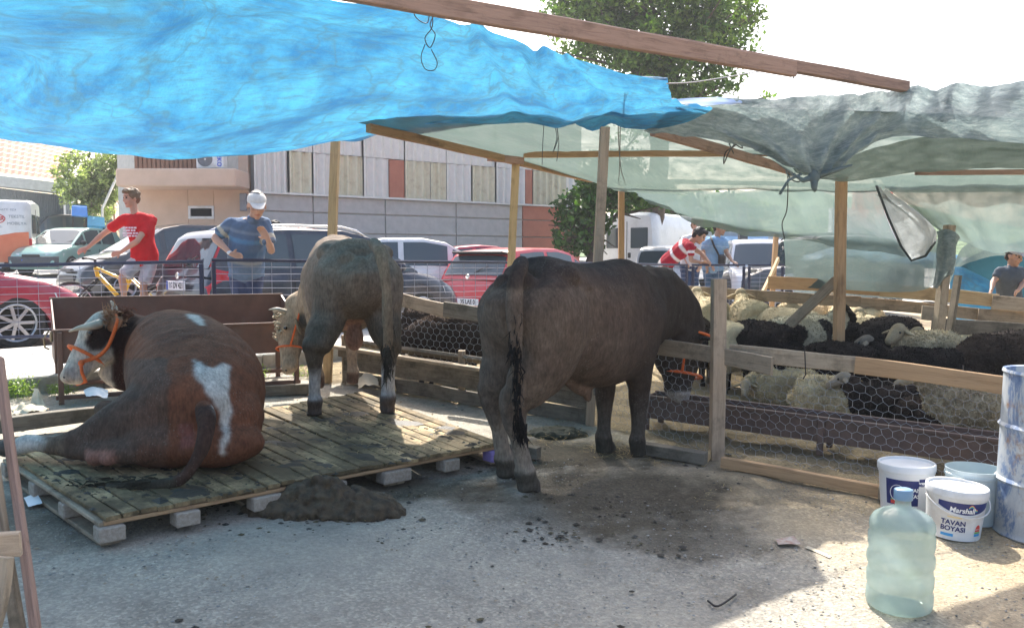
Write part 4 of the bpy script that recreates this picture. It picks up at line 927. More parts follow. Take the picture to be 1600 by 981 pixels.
# sheep trough
def trough(name, label, A, B, wdt, hgt, leg, mat, zrim, cat='trough', nleg=2, back=0.0):
    A, B = Vector(A), Vector(B); d = (B - A).normalized(); nrm = V(-d.y, d.x, 0).normalized(); t = thing(name, label, cat, (A.x, A.y, gz(A.x, A.y))); L = (B - A).length
    M = Matrix(((d.x, nrm.x, 0, A.x), (d.y, nrm.y, 0, A.y), (d.z, nrm.z, 1, A.z), (0, 0, 0, 1))); th = .012
    def part(nm, c, s, mt=mat): m_ = MB(); m_.cbox(c, s, .003); return m_.build(nm, mt, t, M)
    part('front_panel', (L / 2, 0, -hgt / 2), (L, th, hgt)); part('back_panel', (L / 2, wdt, -hgt / 2 + back / 2), (L, th, hgt + back)); part('bottom_panel', (L / 2, wdt / 2, -hgt + th / 2), (L - .002, wdt - th - .002, th))
    for x in (th / 2 - .0005, L - th / 2 + .0005):
        m_ = MB(); pr = [(th / 2, -hgt), (wdt - th / 2, -hgt), (wdt - th / 2, back), (th / 2, 0)]
        R = Matrix(((0, 0, 1, x - th / 2), (1, 0, 0, 0), (0, 1, 0, 0), (0, 0, 0, 1))); m_.prism(pr, th, R); m_.build('end_panel', mat, t, M, fix=True)
    part('rim_strip', (L / 2, -.008, .0), (L + .02, .03, .022)); part('rim_strip', (L / 2, wdt + .008, back), (L + .02, .03, .022))
    for i in range(nleg):
        x = .04 + (L - .08) * i / (nleg - 1)
        for y in (.0, wdt):
            p = M @ V(x, y, 0); h = p.z - gz(p.x, p.y) - leg[1]; m_ = MB(); m_.cbox((x, y + (-.022 if y == 0 else .022), -h / 2 - .01), (.04, .04, h), .004); m_.build('leg', mat, t, M)
    return t, M, L
trough('metal_trough', 'long rusty metal trough on the ground inside the chicken wire fence', gp(1006, 618, 6.75), gp(1640, 716, 5.25), .24, .17, (0, .0), M_RUST, 0, nleg=3)
# brown trough behind the lying bull
bt, Mbt, Lbt = trough('feed_trough', 'tall brown painted steel feed trough behind the red and white lying bull', gp(84, 517, 7.0), gp(468, 505, 8.0), .62, .27, (0, .0), M_BROWN, 0, back=.235)
for y in (.0, .62):
    m = MB(); p = Mbt @ V(Lbt / 2, y, 0); m.cbox((Lbt / 2, y, -(p.z - gz(p.x, p.y)) + .05), (Lbt, .035, .035), .004); m.build('foot_rail', M_BROWN, bt, Mbt)
m = MB(); m.cbox((-.012, .30, -.07), (.02, .12, .09), .01); m.tube([V(-.03, .26, -.02), V(-.07, .24, -.08), V(-.06, .28, -.16), V(-.03, .33, -.18)], .008, 5); m.build('hook', pmat('brass_rust', (.4, .3, .18)), bt, Mbt)
# timber lying around the platform edges
tag(plank('timber_beam', G(-60, 672, .10), G(205, 641, .10), .10, .09, M_WOODD), 'dark wet sleeper lying in front of the trough legs at left', 'beam')
tag(plank('timber_beam', G(380, 612, .06), G(492, 606, .06), .09, .07, M_WOODD), 'short dark sleeper under the right end of the feed trough', 'beam')
tag(plank('timber_beam', G(1002, 700, .05), G(1103, 716, .05), .08, .09, M_WOODD), 'old grey sleeper on the straw beside the front fence post', 'beam')
tag(plank('timber_offcut', G(1098, 724, .02), G(1116, 700, .05), .06, .02, M_WOODL), 'yellow timber offcut leaning at the foot of the front fence post', 'offcut')
tag(plank('timber_beam', G(755, 695, .05), G(842, 708, .05), .08, .08, M_WOODD), 'dark block of timber by the platform corner behind the brown bull hooves', 'beam')

# ---------------------------------------------------------------- platform of pallets
PN, PR, PF, PL = G(163, 812, .14), G(783, 694, .14), G(566, 606, .14), G(8, 712, .14)
PN = W(163, 808, PN.y); PT = thing('pallet_platform', 'dung covered platform of planks on pallets carrying two bulls', 'platform', (PN.x, PN.y, gz(PN.x, PN.y)))
_s = .15                                                     # deck top above ground at each corner
def deck(u, v, h=0.0):                                       # u along the front edge (near-left -> right), v back
    a = PN.lerp(PR, u); b = PL.lerp(PF2, u); p = a.lerp(b, v); return V(p.x, p.y, gz(p.x, p.y) + _s + h)
PF2 = PL + (PR - PN) + V(-.05, .1, 0); PF2 = PF.lerp(PF2, .35)
cols_u = [0, .335, .665, 1.0]; nb = 30
for k in range(nb):                                          # boards run front to back, three pallets side by side
    u0 = k / nb; u1 = (k + 1) / nb; um = (u0 + u1) / 2; wdt = (deck(u1, .5) - deck(u0, .5)).length * .93 - (.007 if k % 10 in (0, 9) else .002); c = k // 10
    hh = -.011 + .0035 * ((k * 7) % 3) + (.006 if c == 1 else 0); cuts = [0, 1.0] if k % 5 else [0, .48 + .04 * (k % 3), 1.0]
    for v0, v1 in zip(cuts, cuts[1:]): plank('deck_board', deck(um, v0 + .002, hh), deck(um, v1 - .003, hh + .002), wdt, .022, M_PALLET, PT, up=(PR - PN).normalized(), warp=.003)
def pal_line(u0, v0, u1, v1, h, w, t, nm='pallet_board', mat=M_WOODG): plank(nm, deck(u0, v0, h), deck(u1, v1, h), w, t, mat, PT, up=V(0, 0, 1), warp=.001)
for u in (.012, .325, .345, .655, .675, .988): pal_line(u, .01, u, .99, -.126, .022, .09)      # bottom runners
for u in (.012, .325, .345, .655, .675, .988): pal_line(u, .01, u, .99, -.034, .02, .1)
for ui, u in enumerate((.012, .158, .322, .348, .5, .65, .68, .83, .985)):
    for v in (.015, .33, .64, .97):
        m = MB(); p = deck(u, v, -.08); d = (PR - PN).to_2d().normalized(); R = Matrix(((d.x, -d.y, 0), (d.y, d.x, 0), (0, 0, 1))); m.cbox(p, (.12, .10, .072), .006, R)
        m.build('block', M_BLOCKP if (ui in (8,) and v < .1) else M_BLOCK, PT)
pal_line(.0, .012, 1.0, .012, -.032, .02, .03, 'edge_strip', M_WOOD)

# ---------------------------------------------------------------- cloth
def clothmat(name, c1, c2, transl=.5, transp=0.0, rough=.6, scale=3, stretch=(1, 1, 1), dirt=None, spec=.2, bump=.35, bscale=25, tcol=None, weave=False, fine=None, crease=0, lo=.3, hi=.62):
    m, nt, p, N, L = newmat(name); vec = _coord(nt, 'UV', stretch); nz = _noise(nt, vec, scale, 7, .7); col = _ramp(nt, nz, [(lo, c2), (hi, c1)])
    if fine: f_ = _noise(nt, _coord(nt, 'UV', (fine[0], fine[1], 1)), 1, 8, .75, .4); col = _mix(nt, _ramp(nt, f_, [(.46, _g(0)), (.68, _g(fine[2]))]), col, dirt or c2)
    if dirt:
        d = _noise(nt, vec, scale * 1.7, 9, .8); col = _mix(nt, _ramp(nt, d, [(.56, _g(0)), (.74, _g(.75))]), col, dirt)
    if crease:
        vo_ = N.new('ShaderNodeTexVoronoi'); vo_.feature = 'DISTANCE_TO_EDGE'; vo_.inputs['Scale'].default_value = crease; dn_ = N.new('ShaderNodeVectorMath'); dn_.operation = 'ADD'; L.new(vec, dn_.inputs[0]); nn_ = N.new('ShaderNodeTexNoise'); nn_.inputs['Scale'].default_value = 2.5; L.new(vec, nn_.inputs['Vector']); L.new(nn_.outputs['Color'], dn_.inputs[1]); L.new(dn_.outputs[0], vo_.inputs['Vector'])
        col = _mix(nt, _ramp(nt, vo_.outputs['Distance'], [(0, _g(.55)), (.012, _g(.3)), (.03, _g(0))]), col, dirt)
    L.new(col, p.inputs['Base Color']); p.inputs['Roughness'].default_value = rough; p.inputs['Specular IOR Level'].default_value = spec
    bn = _bump(nt, p, _noise(nt, vec, bscale, 6, .7), bump, .02); t = N.new('ShaderNodeBsdfTranslucent'); L.new(_mix(nt, 1.0, col, tcol or (1, 1, 1), 'MULTIPLY'), t.inputs[0]); L.new(bn.outputs[0], t.inputs['Normal'])
    a = N.new('ShaderNodeMixShader'); a.inputs[0].default_value = transl; L.new(p.outputs[0], a.inputs[1]); L.new(t.outputs[0], a.inputs[2]); out = a.outputs[0]
    if transp:
        tr = N.new('ShaderNodeBsdfTransparent'); b = N.new('ShaderNodeMixShader'); L.new(_ramp(nt, _noise(nt, vec, scale * 2, 5, .6), [(.3, _g(max(0, transp - .1))), (.7, _g(min(1, transp + .1)))]), b.inputs[0]); L.new(out, b.inputs[1]); L.new(tr.outputs[0], b.inputs[2]); out = b.outputs[0]
    L.new(out, N['Material Output'].inputs[0]); return m
def cloth(name, label, rows, mat, cat='tarpaulin', sub=8, wr=.012, wf=7, seed=1, streak=(1, 1), thick=0, group=None, wr2=.004, parent=None, fold=None):
    """rows: list of rows of world points; smoothly interpolated in both directions, then wrinkled along its normal"""
    R1 = [catmull([tuple(p) for p in r], sub) for r in rows]; n = len(R1[0]); colsP = []
    for j in range(n): colsP.append(catmull([R1[i][j] for i in range(len(R1))], sub))
    A = np.array(colsP)                        # [u][v][3]
    nu, nv = A.shape[:2]; du = np.gradient(A, axis=0); dv = np.gradient(A, axis=1); nn = np.cross(du, dv); nn /= np.linalg.norm(nn, axis=2)[..., None] + 1e-9
    U, Vv = np.meshgrid(np.linspace(0, 1, nu), np.linspace(0, 1, nv), indexing='ij')
    Lu = np.linalg.norm(np.diff(A[:, nv // 2], axis=0), axis=1).sum(); Lv = np.linalg.norm(np.diff(A[nu // 2], axis=0), axis=1).sum()
    q = np.stack([U.ravel() * Lu * streak[0], Vv.ravel() * Lv * streak[1], np.zeros(U.size)], 1)
    w = (wr * fnoise(q, wf * .35, seed, 3) + wr2 * fnoise(q, wf * 2.2, seed + 1, 3)).reshape(nu, nv)
    if fold is not None: w = w + fold(U, Vv)
    A = A + nn * w[..., None]
    idx = np.arange(nu * nv).reshape(nu, nv); f = np.stack([idx[:-1, :-1], idx[1:, :-1], idx[1:, 1:], idx[:-1, 1:]], -1).reshape(-1, 4)
    me = bpy.data.meshes.new(name); me.from_pydata(A.reshape(-1, 3).tolist(), [], f.tolist()); me.polygons.foreach_set('use_smooth', [True] * len(me.polygons)); me.materials.append(mat)
    uv = me.uv_layers.new(name='UVMap'); li = f.ravel(); uvc = np.stack([U.ravel() * Lu, Vv.ravel() * Lv], 1)[li]; uv.data.foreach_set('uv', uvc.astype(np.float32).ravel())
    o = link(name, me, parent); 
    if label: tag(o, label, cat, group)
    return o
M_TARP = clothmat('blue_tarpaulin', (.075, .30, .48), (.03, .145, .31), .46, 0, .45, 1.4, dirt=(.07, .14, .18), spec=.3, bump=.6, bscale=9, tcol=(.9, 1.1, 1.1), fine=(5, 22, .75), crease=.9, lo=.38, hi=.6)
M_NET = clothmat('pale_green_shade_net', (.155, .21, .19), (.115, .165, .15), .46, .11, .8, 2.5, spec=.1, fine=(22, 3, .35), dirt=(.22, .28, .24))
M_NETG = clothmat('grey_green_shade_cloth', (.27, .345, .35), (.12, .175, .19), .42, .02, .75, 3, spec=.15, bump=1.0, fine=(9, 30, .6), dirt=(.50, .56, .56))  # pale tones paint the cloth's silver highlights into its colour
M_CURT = clothmat('thin_see_through_net', (.165, .225, .22), (.125, .18, .175), .48, .16, .8, 3, spec=.1, fine=(24, 3, .3), dirt=(.2, .24, .22))
g = gp
# main blue tarpaulin: from the long beam down and away to its far hem
cloth('blue_tarpaulin', 'big bright blue tarpaulin sagging over the bulls from the long beam', [
    [V(-7.6, 2.0, 2.95), V(-5.2, 2.6, 2.98), V(-2.9, 3.45, 3.0), g(560, 0, 4.6), g(700, 32, 5.0), g(830, 62, 5.5), g(905, 92, 5.85), g(1043, 128, 6.35)],
    [V(-8.2, 3.2, 2.62), V(-5.6, 3.7, 2.50), g(120, 8, 4.2), g(400, 20, 4.7), g(640, 72, 5.3), g(800, 100, 5.8), g(915, 125, 6.05), g(1046, 140, 6.5)],
    [V(-8.4, 4.8, 2.40), g(-160, 60, 4.9), g(100, 120, 5.2), g(350, 125, 5.5), g(600, 122, 5.9), g(780, 140, 6.3), g(925, 152, 6.4), g(1052, 158, 6.6)],
    [V(-8.6, 6.0, 2.35), g(-200, 150, 5.9), g(60, 195, 6.1), g(300, 212, 6.4), g(520, 185, 6.7), g(720, 176, 6.8), g(930, 180, 6.75), g(1078, 170, 6.72)],
    [V(-8.6, 6.7, 2.45), g(-200, 182, 6.5), g(30, 214, 6.6), g(230, 235, 7.0), g(430, 224, 7.7), g(640, 196, 7.2), g(850, 190, 7.0), g(1112, 174, 6.8)],
    [V(-8.6, 6.9, 2.40), g(-200, 190, 6.7), g(30, 222, 6.85), g(230, 240, 7.3), g(440, 230, 8.0), g(600, 208, 7.6), g(870, 196, 7.15), g(1020, 206, 7.0)],
], M_TARP, sub=16, wr=.045, wf=4, wr2=.008, seed=3, streak=(.6, 1.5), fold=lambda U, Vv: .05 * np.exp(-((U - .62 - .25 * Vv) / .012) ** 2) * (U > .5) - .05 * np.exp(-((U - .72 - .18 * Vv) / .015) ** 2) + .04 * np.exp(-((U - .83 - .1 * Vv) / .012) ** 2) + .018 * np.sin(Vv * 40 + U * 9) * np.clip((U - .1) * 3, 0, 1) * np.exp(-((Vv - .75) / .25) ** 2))
cloth('blue_tarpaulin_flap', 'small folded blue tarpaulin edge hanging by the thin rafter', [
    [g(535, 212, 8.2), g(560, 205, 8.0), g(600, 203, 7.7), g(640, 198, 7.4)], [g(520, 218, 8.2), g(556, 221, 8.0), g(590, 212, 7.7), g(622, 205, 7.4)]], M_TARP, sub=8, wr=.02, seed=5)
# pale shade roof over the sheep pen
cloth('shade_net_roof', 'pale green shade net stretched as a roof over the sheep pen', [
    [g(560, 195, 6.7), g(700, 170, 6.8), g(880, 160, 6.9), g(1060, 160, 7.0), g(1250, 170, 7.1), g(1500, 180, 7.0), g(1750, 190, 6.8)],
    [g(700, 226, 8.0), g(820, 220, 8.1), g(960, 214, 8.1), g(1100, 212, 8.1), g(1260, 222, 8.1), g(1460, 230, 7.9), g(1700, 236, 7.6)],
    [g(830, 258, 9.4), g(900, 252, 9.4), g(1000, 250, 9.3), g(1120, 249, 9.2), g(1260, 252, 9.0), g(1420, 260, 8.7), g(1650, 266, 8.3)],
    [g(925, 283, 10.9), g(975, 300, 10.8), g(1050, 303, 10.6), g(1140, 297, 10.3), g(1260, 300, 10.0), g(1400, 300, 9.6), g(1640, 300, 8.9)]], M_NET, cat='shade net', sub=10, wr=.02, wf=4, wr2=.004, seed=8, streak=(1.6, .5))
# hanging back net, billowing
cloth('hanging_net', 'large pale green net billowing down at the back of the sheep pen', [
    [g(972, 290, 10.9), g(1050, 298, 10.7), g(1130, 296, 10.4), g(1220, 296, 10.1), g(1300, 292, 9.9), g(1370, 284, 9.7)],
    [g(984, 300, 10.95), g(1056, 318, 11.0), g(1140, 326, 10.9), g(1230, 330, 10.6), g(1310, 334, 10.3), g(1384, 336, 9.9)],
    [g(1000, 306, 11.0), g(1062, 334, 11.15), g(1150, 352, 11.1), g(1240, 364, 10.8), g(1325, 372, 10.4), g(1402, 376, 10.0)],
    [g(1018, 318, 10.95), g(1075, 346, 11.0), g(1158, 366, 10.9), g(1250, 377, 10.6), g(1335, 388, 10.2), g(1418, 402, 9.8)]], M_CURT, cat='shade net', sub=10, wr=.05, wf=5, wr2=.006, seed=11, streak=(1.9, .5))
cloth('white_net_fold', 'bright twisted fold of white net hanging in a loop beside the netted post', [
    [g(1366, 284, 9.55), g(1374, 300, 9.5), g(1384, 296, 9.55)],
    [g(1392, 345, 9.45), g(1425, 335, 9.4), g(1440, 338, 9.5)],
    [g(1412, 390, 9.3), g(1445, 372, 9.25), g(1462, 362, 9.3)],
    [g(1424, 406, 9.25), g(1446, 398, 9.15), g(1462, 376, 9.2)]], clothmat('white_net_cloth', (.62, .66, .68), (.5, .54, .56), .5, 0, .7, 4, bump=.5), cat='shade net', sub=9, wr=.05, wf=9, wr2=.01, seed=14, streak=(3, .4))
m = MB(); m.tube([g(1366, 282, 9.5), g(1388, 340, 9.42), g(1408, 385, 9.28), g(1424, 407, 9.22), g(1446, 400, 9.12), g(1461, 378, 9.15)], .014, 6); tag(m.build('cloth_hem_rope', pmat('dark_hem', (.04, .05, .05)), smooth=True), 'dark hem rope edging the white net fold', 'rope')
cloth('right_hanging_net', 'wide hanging grey green net on the right above the boy in the cap', [
    [g(1374, 278, 9.6), g(1430, 272, 9.4), g(1500, 270, 9.2), g(1580, 268, 9.0), g(1700, 268, 8.7)],
    [g(1405, 312, 9.5), g(1455, 320, 9.35), g(1510, 322, 9.2), g(1585, 320, 9.0), g(1700, 316, 8.7)],
    [g(1440, 345, 9.3), g(1480, 356, 9.25), g(1530, 365, 9.3), g(1590, 366, 9.1), g(1700, 360, 8.8)],
    [g(1462, 366, 9.2), g(1500, 378, 9.3), g(1545, 392, 9.45), g(1600, 392, 9.3), g(1700, 385, 8.9)]], M_CURT, cat='shade net', sub=9, wr=.05, wf=5, wr2=.006, seed=17, streak=(1.8, .5))
cloth('lower_net_curtain', 'see-through net curtain hung low along the back fence of the pen', [
    [g(1224, 372, 11.2), g(1300, 376, 10.9), g(1380, 380, 10.5), g(1440, 378, 10.1), g(1478, 370, 9.7)],
    [g(1226, 405, 11.2), g(1300, 408, 10.85), g(1380, 412, 10.5), g(1440, 408, 10.1), g(1474, 400, 9.7)],
    [g(1226, 448, 11.1), g(1300, 452, 10.8), g(1380, 456, 10.4), g(1430, 455, 10.0), g(1462, 445, 9.7)]], M_CURT, cat='shade net', sub=9, wr=.03, wf=5, wr2=.005, seed=19)
cloth('post_net_wrap', 'dark net bunched and tied round the leaning far post', [
    [g(1462, 362, 8.85), g(1478, 358, 8.75), g(1492, 362, 8.8), g(1496, 372, 8.95)],
    [g(1466, 385, 8.85), g(1478, 388, 8.72), g(1490, 390, 8.8), g(1492, 395, 8.95)],
    [g(1462, 420, 8.9), g(1474, 425, 8.76), g(1486, 420, 8.8), g(1490, 425, 8.95)],
    [g(1455, 452, 8.9), g(1462, 450, 8.8), g(1470, 447, 8.85), g(1482, 448, 8.95)]], M_NETG, cat='shade net', sub=8, wr=.03, wf=12, seed=23)
# grey-green front valance, knotted at the middle
cloth('grey_shade_cloth', 'heavy grey green shade cloth draped between the beam ends and knotted over the pen', [
    [g(1040, 160, 6.9), g(1110, 153, 7.0), g(1190, 156, 7.05), g(1270, 152, 7.1), g(1340, 146, 7.15), g(1392, 141, 7.15), g(1460, 136, 7.05), g(1540, 131, 6.9), g(1700, 122, 6.6)],
    [g(1030, 178, 6.95), g(1110, 176, 7.0), g(1190, 190, 7.0), g(1262, 195, 7.0), g(1335, 182, 7.05), g(1392, 168, 7.1), g(1465, 162, 7.0), g(1545, 160, 6.85), g(1700, 155, 6.55)],
    [g(1018, 196, 7.0), g(1100, 200, 7.0), g(1180, 222, 7.0), g(1260, 240, 6.95), g(1325, 222, 7.0), g(1388, 196, 7.05), g(1465, 190, 6.95), g(1545, 188, 6.8), g(1700, 190, 6.5)],
    [g(1002, 206, 7.05), g(1092, 213, 7.05), g(1175, 234, 7.05), g(1268, 272, 6.95), g(1318, 258, 7.0), g(1386, 216, 7.05), g(1465, 216, 6.95), g(1545, 220, 6.8), g(1700, 236, 6.5)]],
    M_NETG, cat='shade cloth', sub=14, wr=.045, wf=7, wr2=.016, seed=29, streak=(1.6, .8), fold=lambda U, Vv: .05 * np.exp(-((U - .615) / .02) ** 2) + .055 * np.sin(15 * np.arctan2(U - .375, (1.12 - Vv) * .35)) * np.exp(-((U - .375) / .22) ** 2) * np.clip(Vv * 1.6, 0, 1) + .045 * np.sin(U * 52 + 2 * np.sin(Vv * 3)) * (U > .66))
cloth('grey_cloth_tail', 'lower layer of the grey shade cloth drooping between the knot and the right edge', [
    [g(1240, 262, 7.1), g(1300, 250, 7.2), g(1380, 228, 7.3), g(1460, 214, 7.2), g(1560, 212, 7.1), g(1700, 225, 6.9)],
    [g(1262, 274, 7.05), g(1315, 270, 7.3), g(1390, 256, 7.6), g(1465, 244, 7.7), g(1560, 238, 7.6), g(1700, 245, 7.2)],
    [g(1280, 282, 7.1), g(1330, 284, 7.5), g(1400, 278, 8.0), g(1470, 268, 8.3), g(1560, 262, 8.3), g(1700, 262, 8.0)]], M_NET, cat='shade cloth', sub=9, wr=.03, wf=7, wr2=.008, seed=31, streak=(.7, 1.5))
m = MB(); k0 = g(1272, 276, 6.93)
ball(m, k0, (.05, .04, .055), 8); m.tube([k0, k0 + V(-.09, .0, -.03), k0 + V(-.17, 0, .02)], [.03, .02, .008], 6); m.tube([k0, k0 + V(.0, -.01, -.09), k0 + V(.01, 0, -.12)], [.035, .025, .01], 6); m.tube([k0 + V(-.1, 0, .02), k0 + V(-.2, .01, -.03), k0 + V(-.27, 0, -.14)], .012, 5)
m.tube([k0, k0 + V(.12, .0, .035), k0 + V(.3, 0, .09)], [.03, .022, .008], 6)
tag(m.build('cloth_knot', M_NETG, smooth=True), 'tight knot gathering the grey shade cloth above the tall sheep pen post', 'knot')
cloth('pale_blue_plastic', 'strip of pale blue plastic lying over the top of the grey shade cloth', [
    [g(1050, 156, 6.85), g(1120, 152, 7.0), g(1180, 160, 7.05)], [g(1058, 168, 6.75), g(1100, 166, 6.85), g(1150, 162, 7.0)]], flat('pale_blue_film', (.45, .6, .85), .4), cat='plastic sheet', sub=6, wr=.01)
# strings and wires
def string(label, pts, r=.004, cat='string', mat=M_NAIL, name='string', group=None): m = MB(); m.tube([Vector(p) for p in catmull([tuple(p) for p in pts], 5)], r, 5); return tag(m.build(name, mat, smooth=True), label, cat, group)
M_TWINE = pmat('grey_twine', (.45, .45, .45)); M_TWD = pmat('dark_twine', (.07, .075, .08))
string('pale string tying the blue tarpaulin corner to the beam above', [g(1042, 131, 6.35), g(1090, 128, 6.6), g(1187, 112, 7)], .005, mat=M_TWINE)
string('long dark string hanging beside the thick post and looped over the slim post', [g(967, 110, 6.5), g(969, 180, 7.3), g(968, 265, 9), g(966, 283, 10.5)], .0045, mat=M_TWD)
string('twisted second strand of the string over the slim post', [g(971, 115, 6.5), g(966, 200, 7.6), g(970, 262, 9), g(976, 284, 10.5)], .0045, mat=M_TWD)
string('thin dark wire dangling under the pale roof, left one of the pair', [g(850, 192, 7), g(848, 225, 7), g(847, 258, 7)], .003, mat=M_TWD)
string('looped dark wire dangling under the pale roof, right one of the pair', [g(866, 193, 7), g(870, 215, 7), g(864, 238, 7), g(872, 215, 7.02), g(869, 195, 7), g(873, 222, 7), g(870, 252, 7)], .003, mat=M_TWD)
string('tangled wire tied round the first beam near the top edge', [g(650, 0, 4.75), g(648, 25, 4.7), g(668, 36, 4.7), g(672, 2, 4.75), g(676, 40, 4.7), g(664, 60, 4.8), g(672, 75, 4.85), g(680, 55, 4.8), g(672, 38, 4.72), g(688, 8, 4.75)], .003, 'wire', mat=M_TWD)
string('wire loop hanging down the tarpaulin below the tangled wire', [g(664, 70, 4.9), g(658, 90, 5.0), g(664, 108, 5.1), g(678, 110, 5.1), g(683, 98, 5.05), g(674, 78, 4.95)], .0028, 'wire', mat=M_TWD)
string('dark wire tied tight round both beams near their middle', [g(998, 48, 5.6), g(1000, 62, 5.5), g(998, 74, 5.6)], .006, 'wire', mat=M_TWD)
string('dark wire tied tight round both beams near their right end', [g(1240, 100, 6.3), g(1242, 110, 6.2), g(1240, 122, 6.3)], .006, 'wire', mat=M_TWD)
string('bundle of wire wound round the slanting rafter', [g(1138, 218, 8.0), g(1150, 226, 8.1), g(1134, 238, 8.1), g(1131, 256, 8.1), g(1140, 236, 8.0), g(1152, 222, 8.1), g(1160, 232, 8.2), g(1140, 222, 8.0), g(1146, 240, 8.1)], .006, 'wire', mat=M_TWD)
string('thin cord hanging from the end of the slanting rafter', [g(1231, 270, 9.4), g(1231, 300, 9.3), g(1229, 330, 9.3), g(1222, 350, 9.3), g(1226, 374, 9.3)], .006, mat=M_TWD)
string('frayed grey strands hanging under the knot', [g(1228, 268, 7), g(1236, 280, 7), g(1248, 284, 7), g(1262, 276, 7)], .006, mat=M_NETG)

# ---------------------------------------------------------------- leaning timber at the left edge
lp = thing('timber_trestle', 'leaning timber legs with a cross piece cut by the left edge', 'trestle', G(50, 1010))
plank('leg', W(-2, 560, 2.95), W(58, 1010, 2.55), .026, .03, M_WOODP, lp, up=V(1, 0, 0)); plank('leg', W(-16, 700, 2.75), W(34, 1020, 2.6), .04, .03, M_WOODG, lp, up=V(1, 0, 0))
plank('cross_piece', W(-90, 864, 2.5), W(32, 850, 2.56), .075, .03, M_TAN, lp); plank('cross_piece', W(-20, 1010, 2.4), W(4, 870, 2.45), .05, .03, M_WOODG, lp, up=V(1, 0, 0))

# ---------------------------------------------------------------- railing
RG = 'dark blue railing panels along the pavement'
RL = [((-6.9, 8.62), (-3.24, 9.08), 1.44, 1.512), ((-3.16, 9.1), (-1.5, 9.95), 1.53, 1.50), ((-1.44, 10.0), (.78, 12.46), 1.505, 1.47), ((.84, 12.52), (3.02, 14.93), 1.47, 1.414), ((3.12, 15.0), (4.08, 15.15), 1.414, 1.41), ((4.14, 15.16), (4.78, 15.22), 1.41, 1.41)]
LBL = ['leftmost dark blue wire railing panel, in front of the cyclist', 'dark blue railing panel in front of the man in the white cap', 'dark blue railing panel behind the grey bull and white car', 'dark blue railing panel behind the dark brown bull', 'short railing panel in front of the men at right', 'last narrow railing panel by the far timber post']
for (a, b, za, zb), lb in zip(RL, LBL):
    t = thing('railing_panel', lb, 'railing', onground(a[0], a[1], .12), 0, RG)
    A, B = V(a[0], a[1], za), V(b[0], b[1], zb); dn = V(0, 0, -.735); r = .021; up = V(0, 0, 1)
    def bar(nm, p, q, w=.036): plank(nm, p, q, w, w, M_STEELB, t, warp=0, bev=.008)
    bar('top_rail', A, B); bar('bottom_rail', A + dn, B + dn, .032)
    d = (B - A).normalized(); L_ = (B - A).length
    for p in (A + d * .02, B - d * .02): m = MB(); g0 = gz(p.x, p.y) + .1; m.cbox((p.x, p.y, (g0 + p.z - .022) / 2), (.042, .042, p.z - .022 - g0), .005, Matrix.Rotation(math.atan2(d.y, d.x), 3, 'Z')); m.build('post', M_STEELB, t)
    m = MB(); n = max(2, int(L_ / .2)); h = .735
    for i in range(1, n): q = A.lerp(B, i / n); m.tube([q, q + dn], .003, 4, cap=False)
    for j in range(1, 10): k = V(0, 0, -h * j / 10); m.tube([A + k, A.lerp(B, .5) + k + V(0, 0, .004 * math.sin(j)), B + k], .003, 4, cap=False)
    tag(m.build('wire_mesh', M_RWIRE, t), kind='stuff')
# ================================================================ animals
M_COW = vcol_mat('short_bull_coat', .8, .45, 13, .6, 90, dirt=(.035, .03, .022), dirt_amt=.12, dscale=4, sheen=0, spec=.13, fleck=(.30, .29, .25), bdist=.008, hair=75)
M_HOOF = pmat('hoof_horn', (.07, .055, .045), (.03, .025, .02), 20, .6, .3); M_HORN = pmat('pale_horn', (.55, .47, .36), (.4, .32, .24), 14, .45, .2)
M_EYE = flat('dark_wet_eye', (.008, .006, .005), .05, 0, .9)
def proj(co):
    x = co[:, 0]; y = co[:, 1]; z = co[:, 2] - EYE; f = y * _cp - z * _sp; u = y * _sp + z * _cp
    return CX + F * x / f, CY - F * u / f
def inpoly(px, py, poly):
    ins = np.zeros(len(px), bool); n = len(poly)
    for i in range(n):
        x1, y1 = poly[i]; x2, y2 = poly[(i + 1) % n]; c = ((y1 > py) != (y2 > py)) & (px < (x2 - x1) * (py - y1) / (y2 - y1 + 1e-9) + x1); ins ^= c
    return ins
def smooth_vals(me, a, it):                   # average a per-vertex value over edges
    e = np.empty(len(me.edges) * 2, np.int32); me.edges.foreach_get('vertices', e); e = e.reshape(-1, 2); a = a.astype(float)
    for _ in range(it):
        s = np.zeros(a.shape); c = np.zeros(len(a)); np.add.at(s, e[:, 0], a[e[:, 1]]); np.add.at(s, e[:, 1], a[e[:, 0]]); np.add.at(c, e[:, 0], 1); np.add.at(c, e[:, 1], 1)
        cc = c[:, None] if a.ndim > 1 else c; a = .5 * a + .5 * s / np.maximum(cc, 1)
    return a
def head_loft(mb, poll, muz, up, s=1.0, sub=4):
    poll, muz = Vector(poll), Vector(muz); a = muz - poll; L = a.length; n = a.normalized(); u = Vector(up); u = (u - n * u.dot(n)).normalized(); side = n.cross(u)
    def q(t, w, h, off=0.0): p = poll + n * (L * t) + u * off * s; return (p.x, p.y, p.z, w * s, h * s)
    ring_loft(mb, [q(-.08, .075, .09, -.03), q(.06, .115, .125, -.02), q(.24, .125, .15, -.03), q(.40, .115, .145, -.03), q(.60, .085, .11, -.015), q(.80, .075, .085, -.01), q(.93, .082, .08, -.01), q(1.02, .07, .062, -.012)], sub, 16, 2.3, u)
    for sg in (-1, 1): ball(mb, poll + n * L * .33 + side * sg * .105 * s + u * .045 * s, (.035 * s,) * 3, 8)
    ball(mb, poll + n * L * 1.0 + u * .02 * s, (.05 * s,) * 3, 8)
    return n, u, side, L
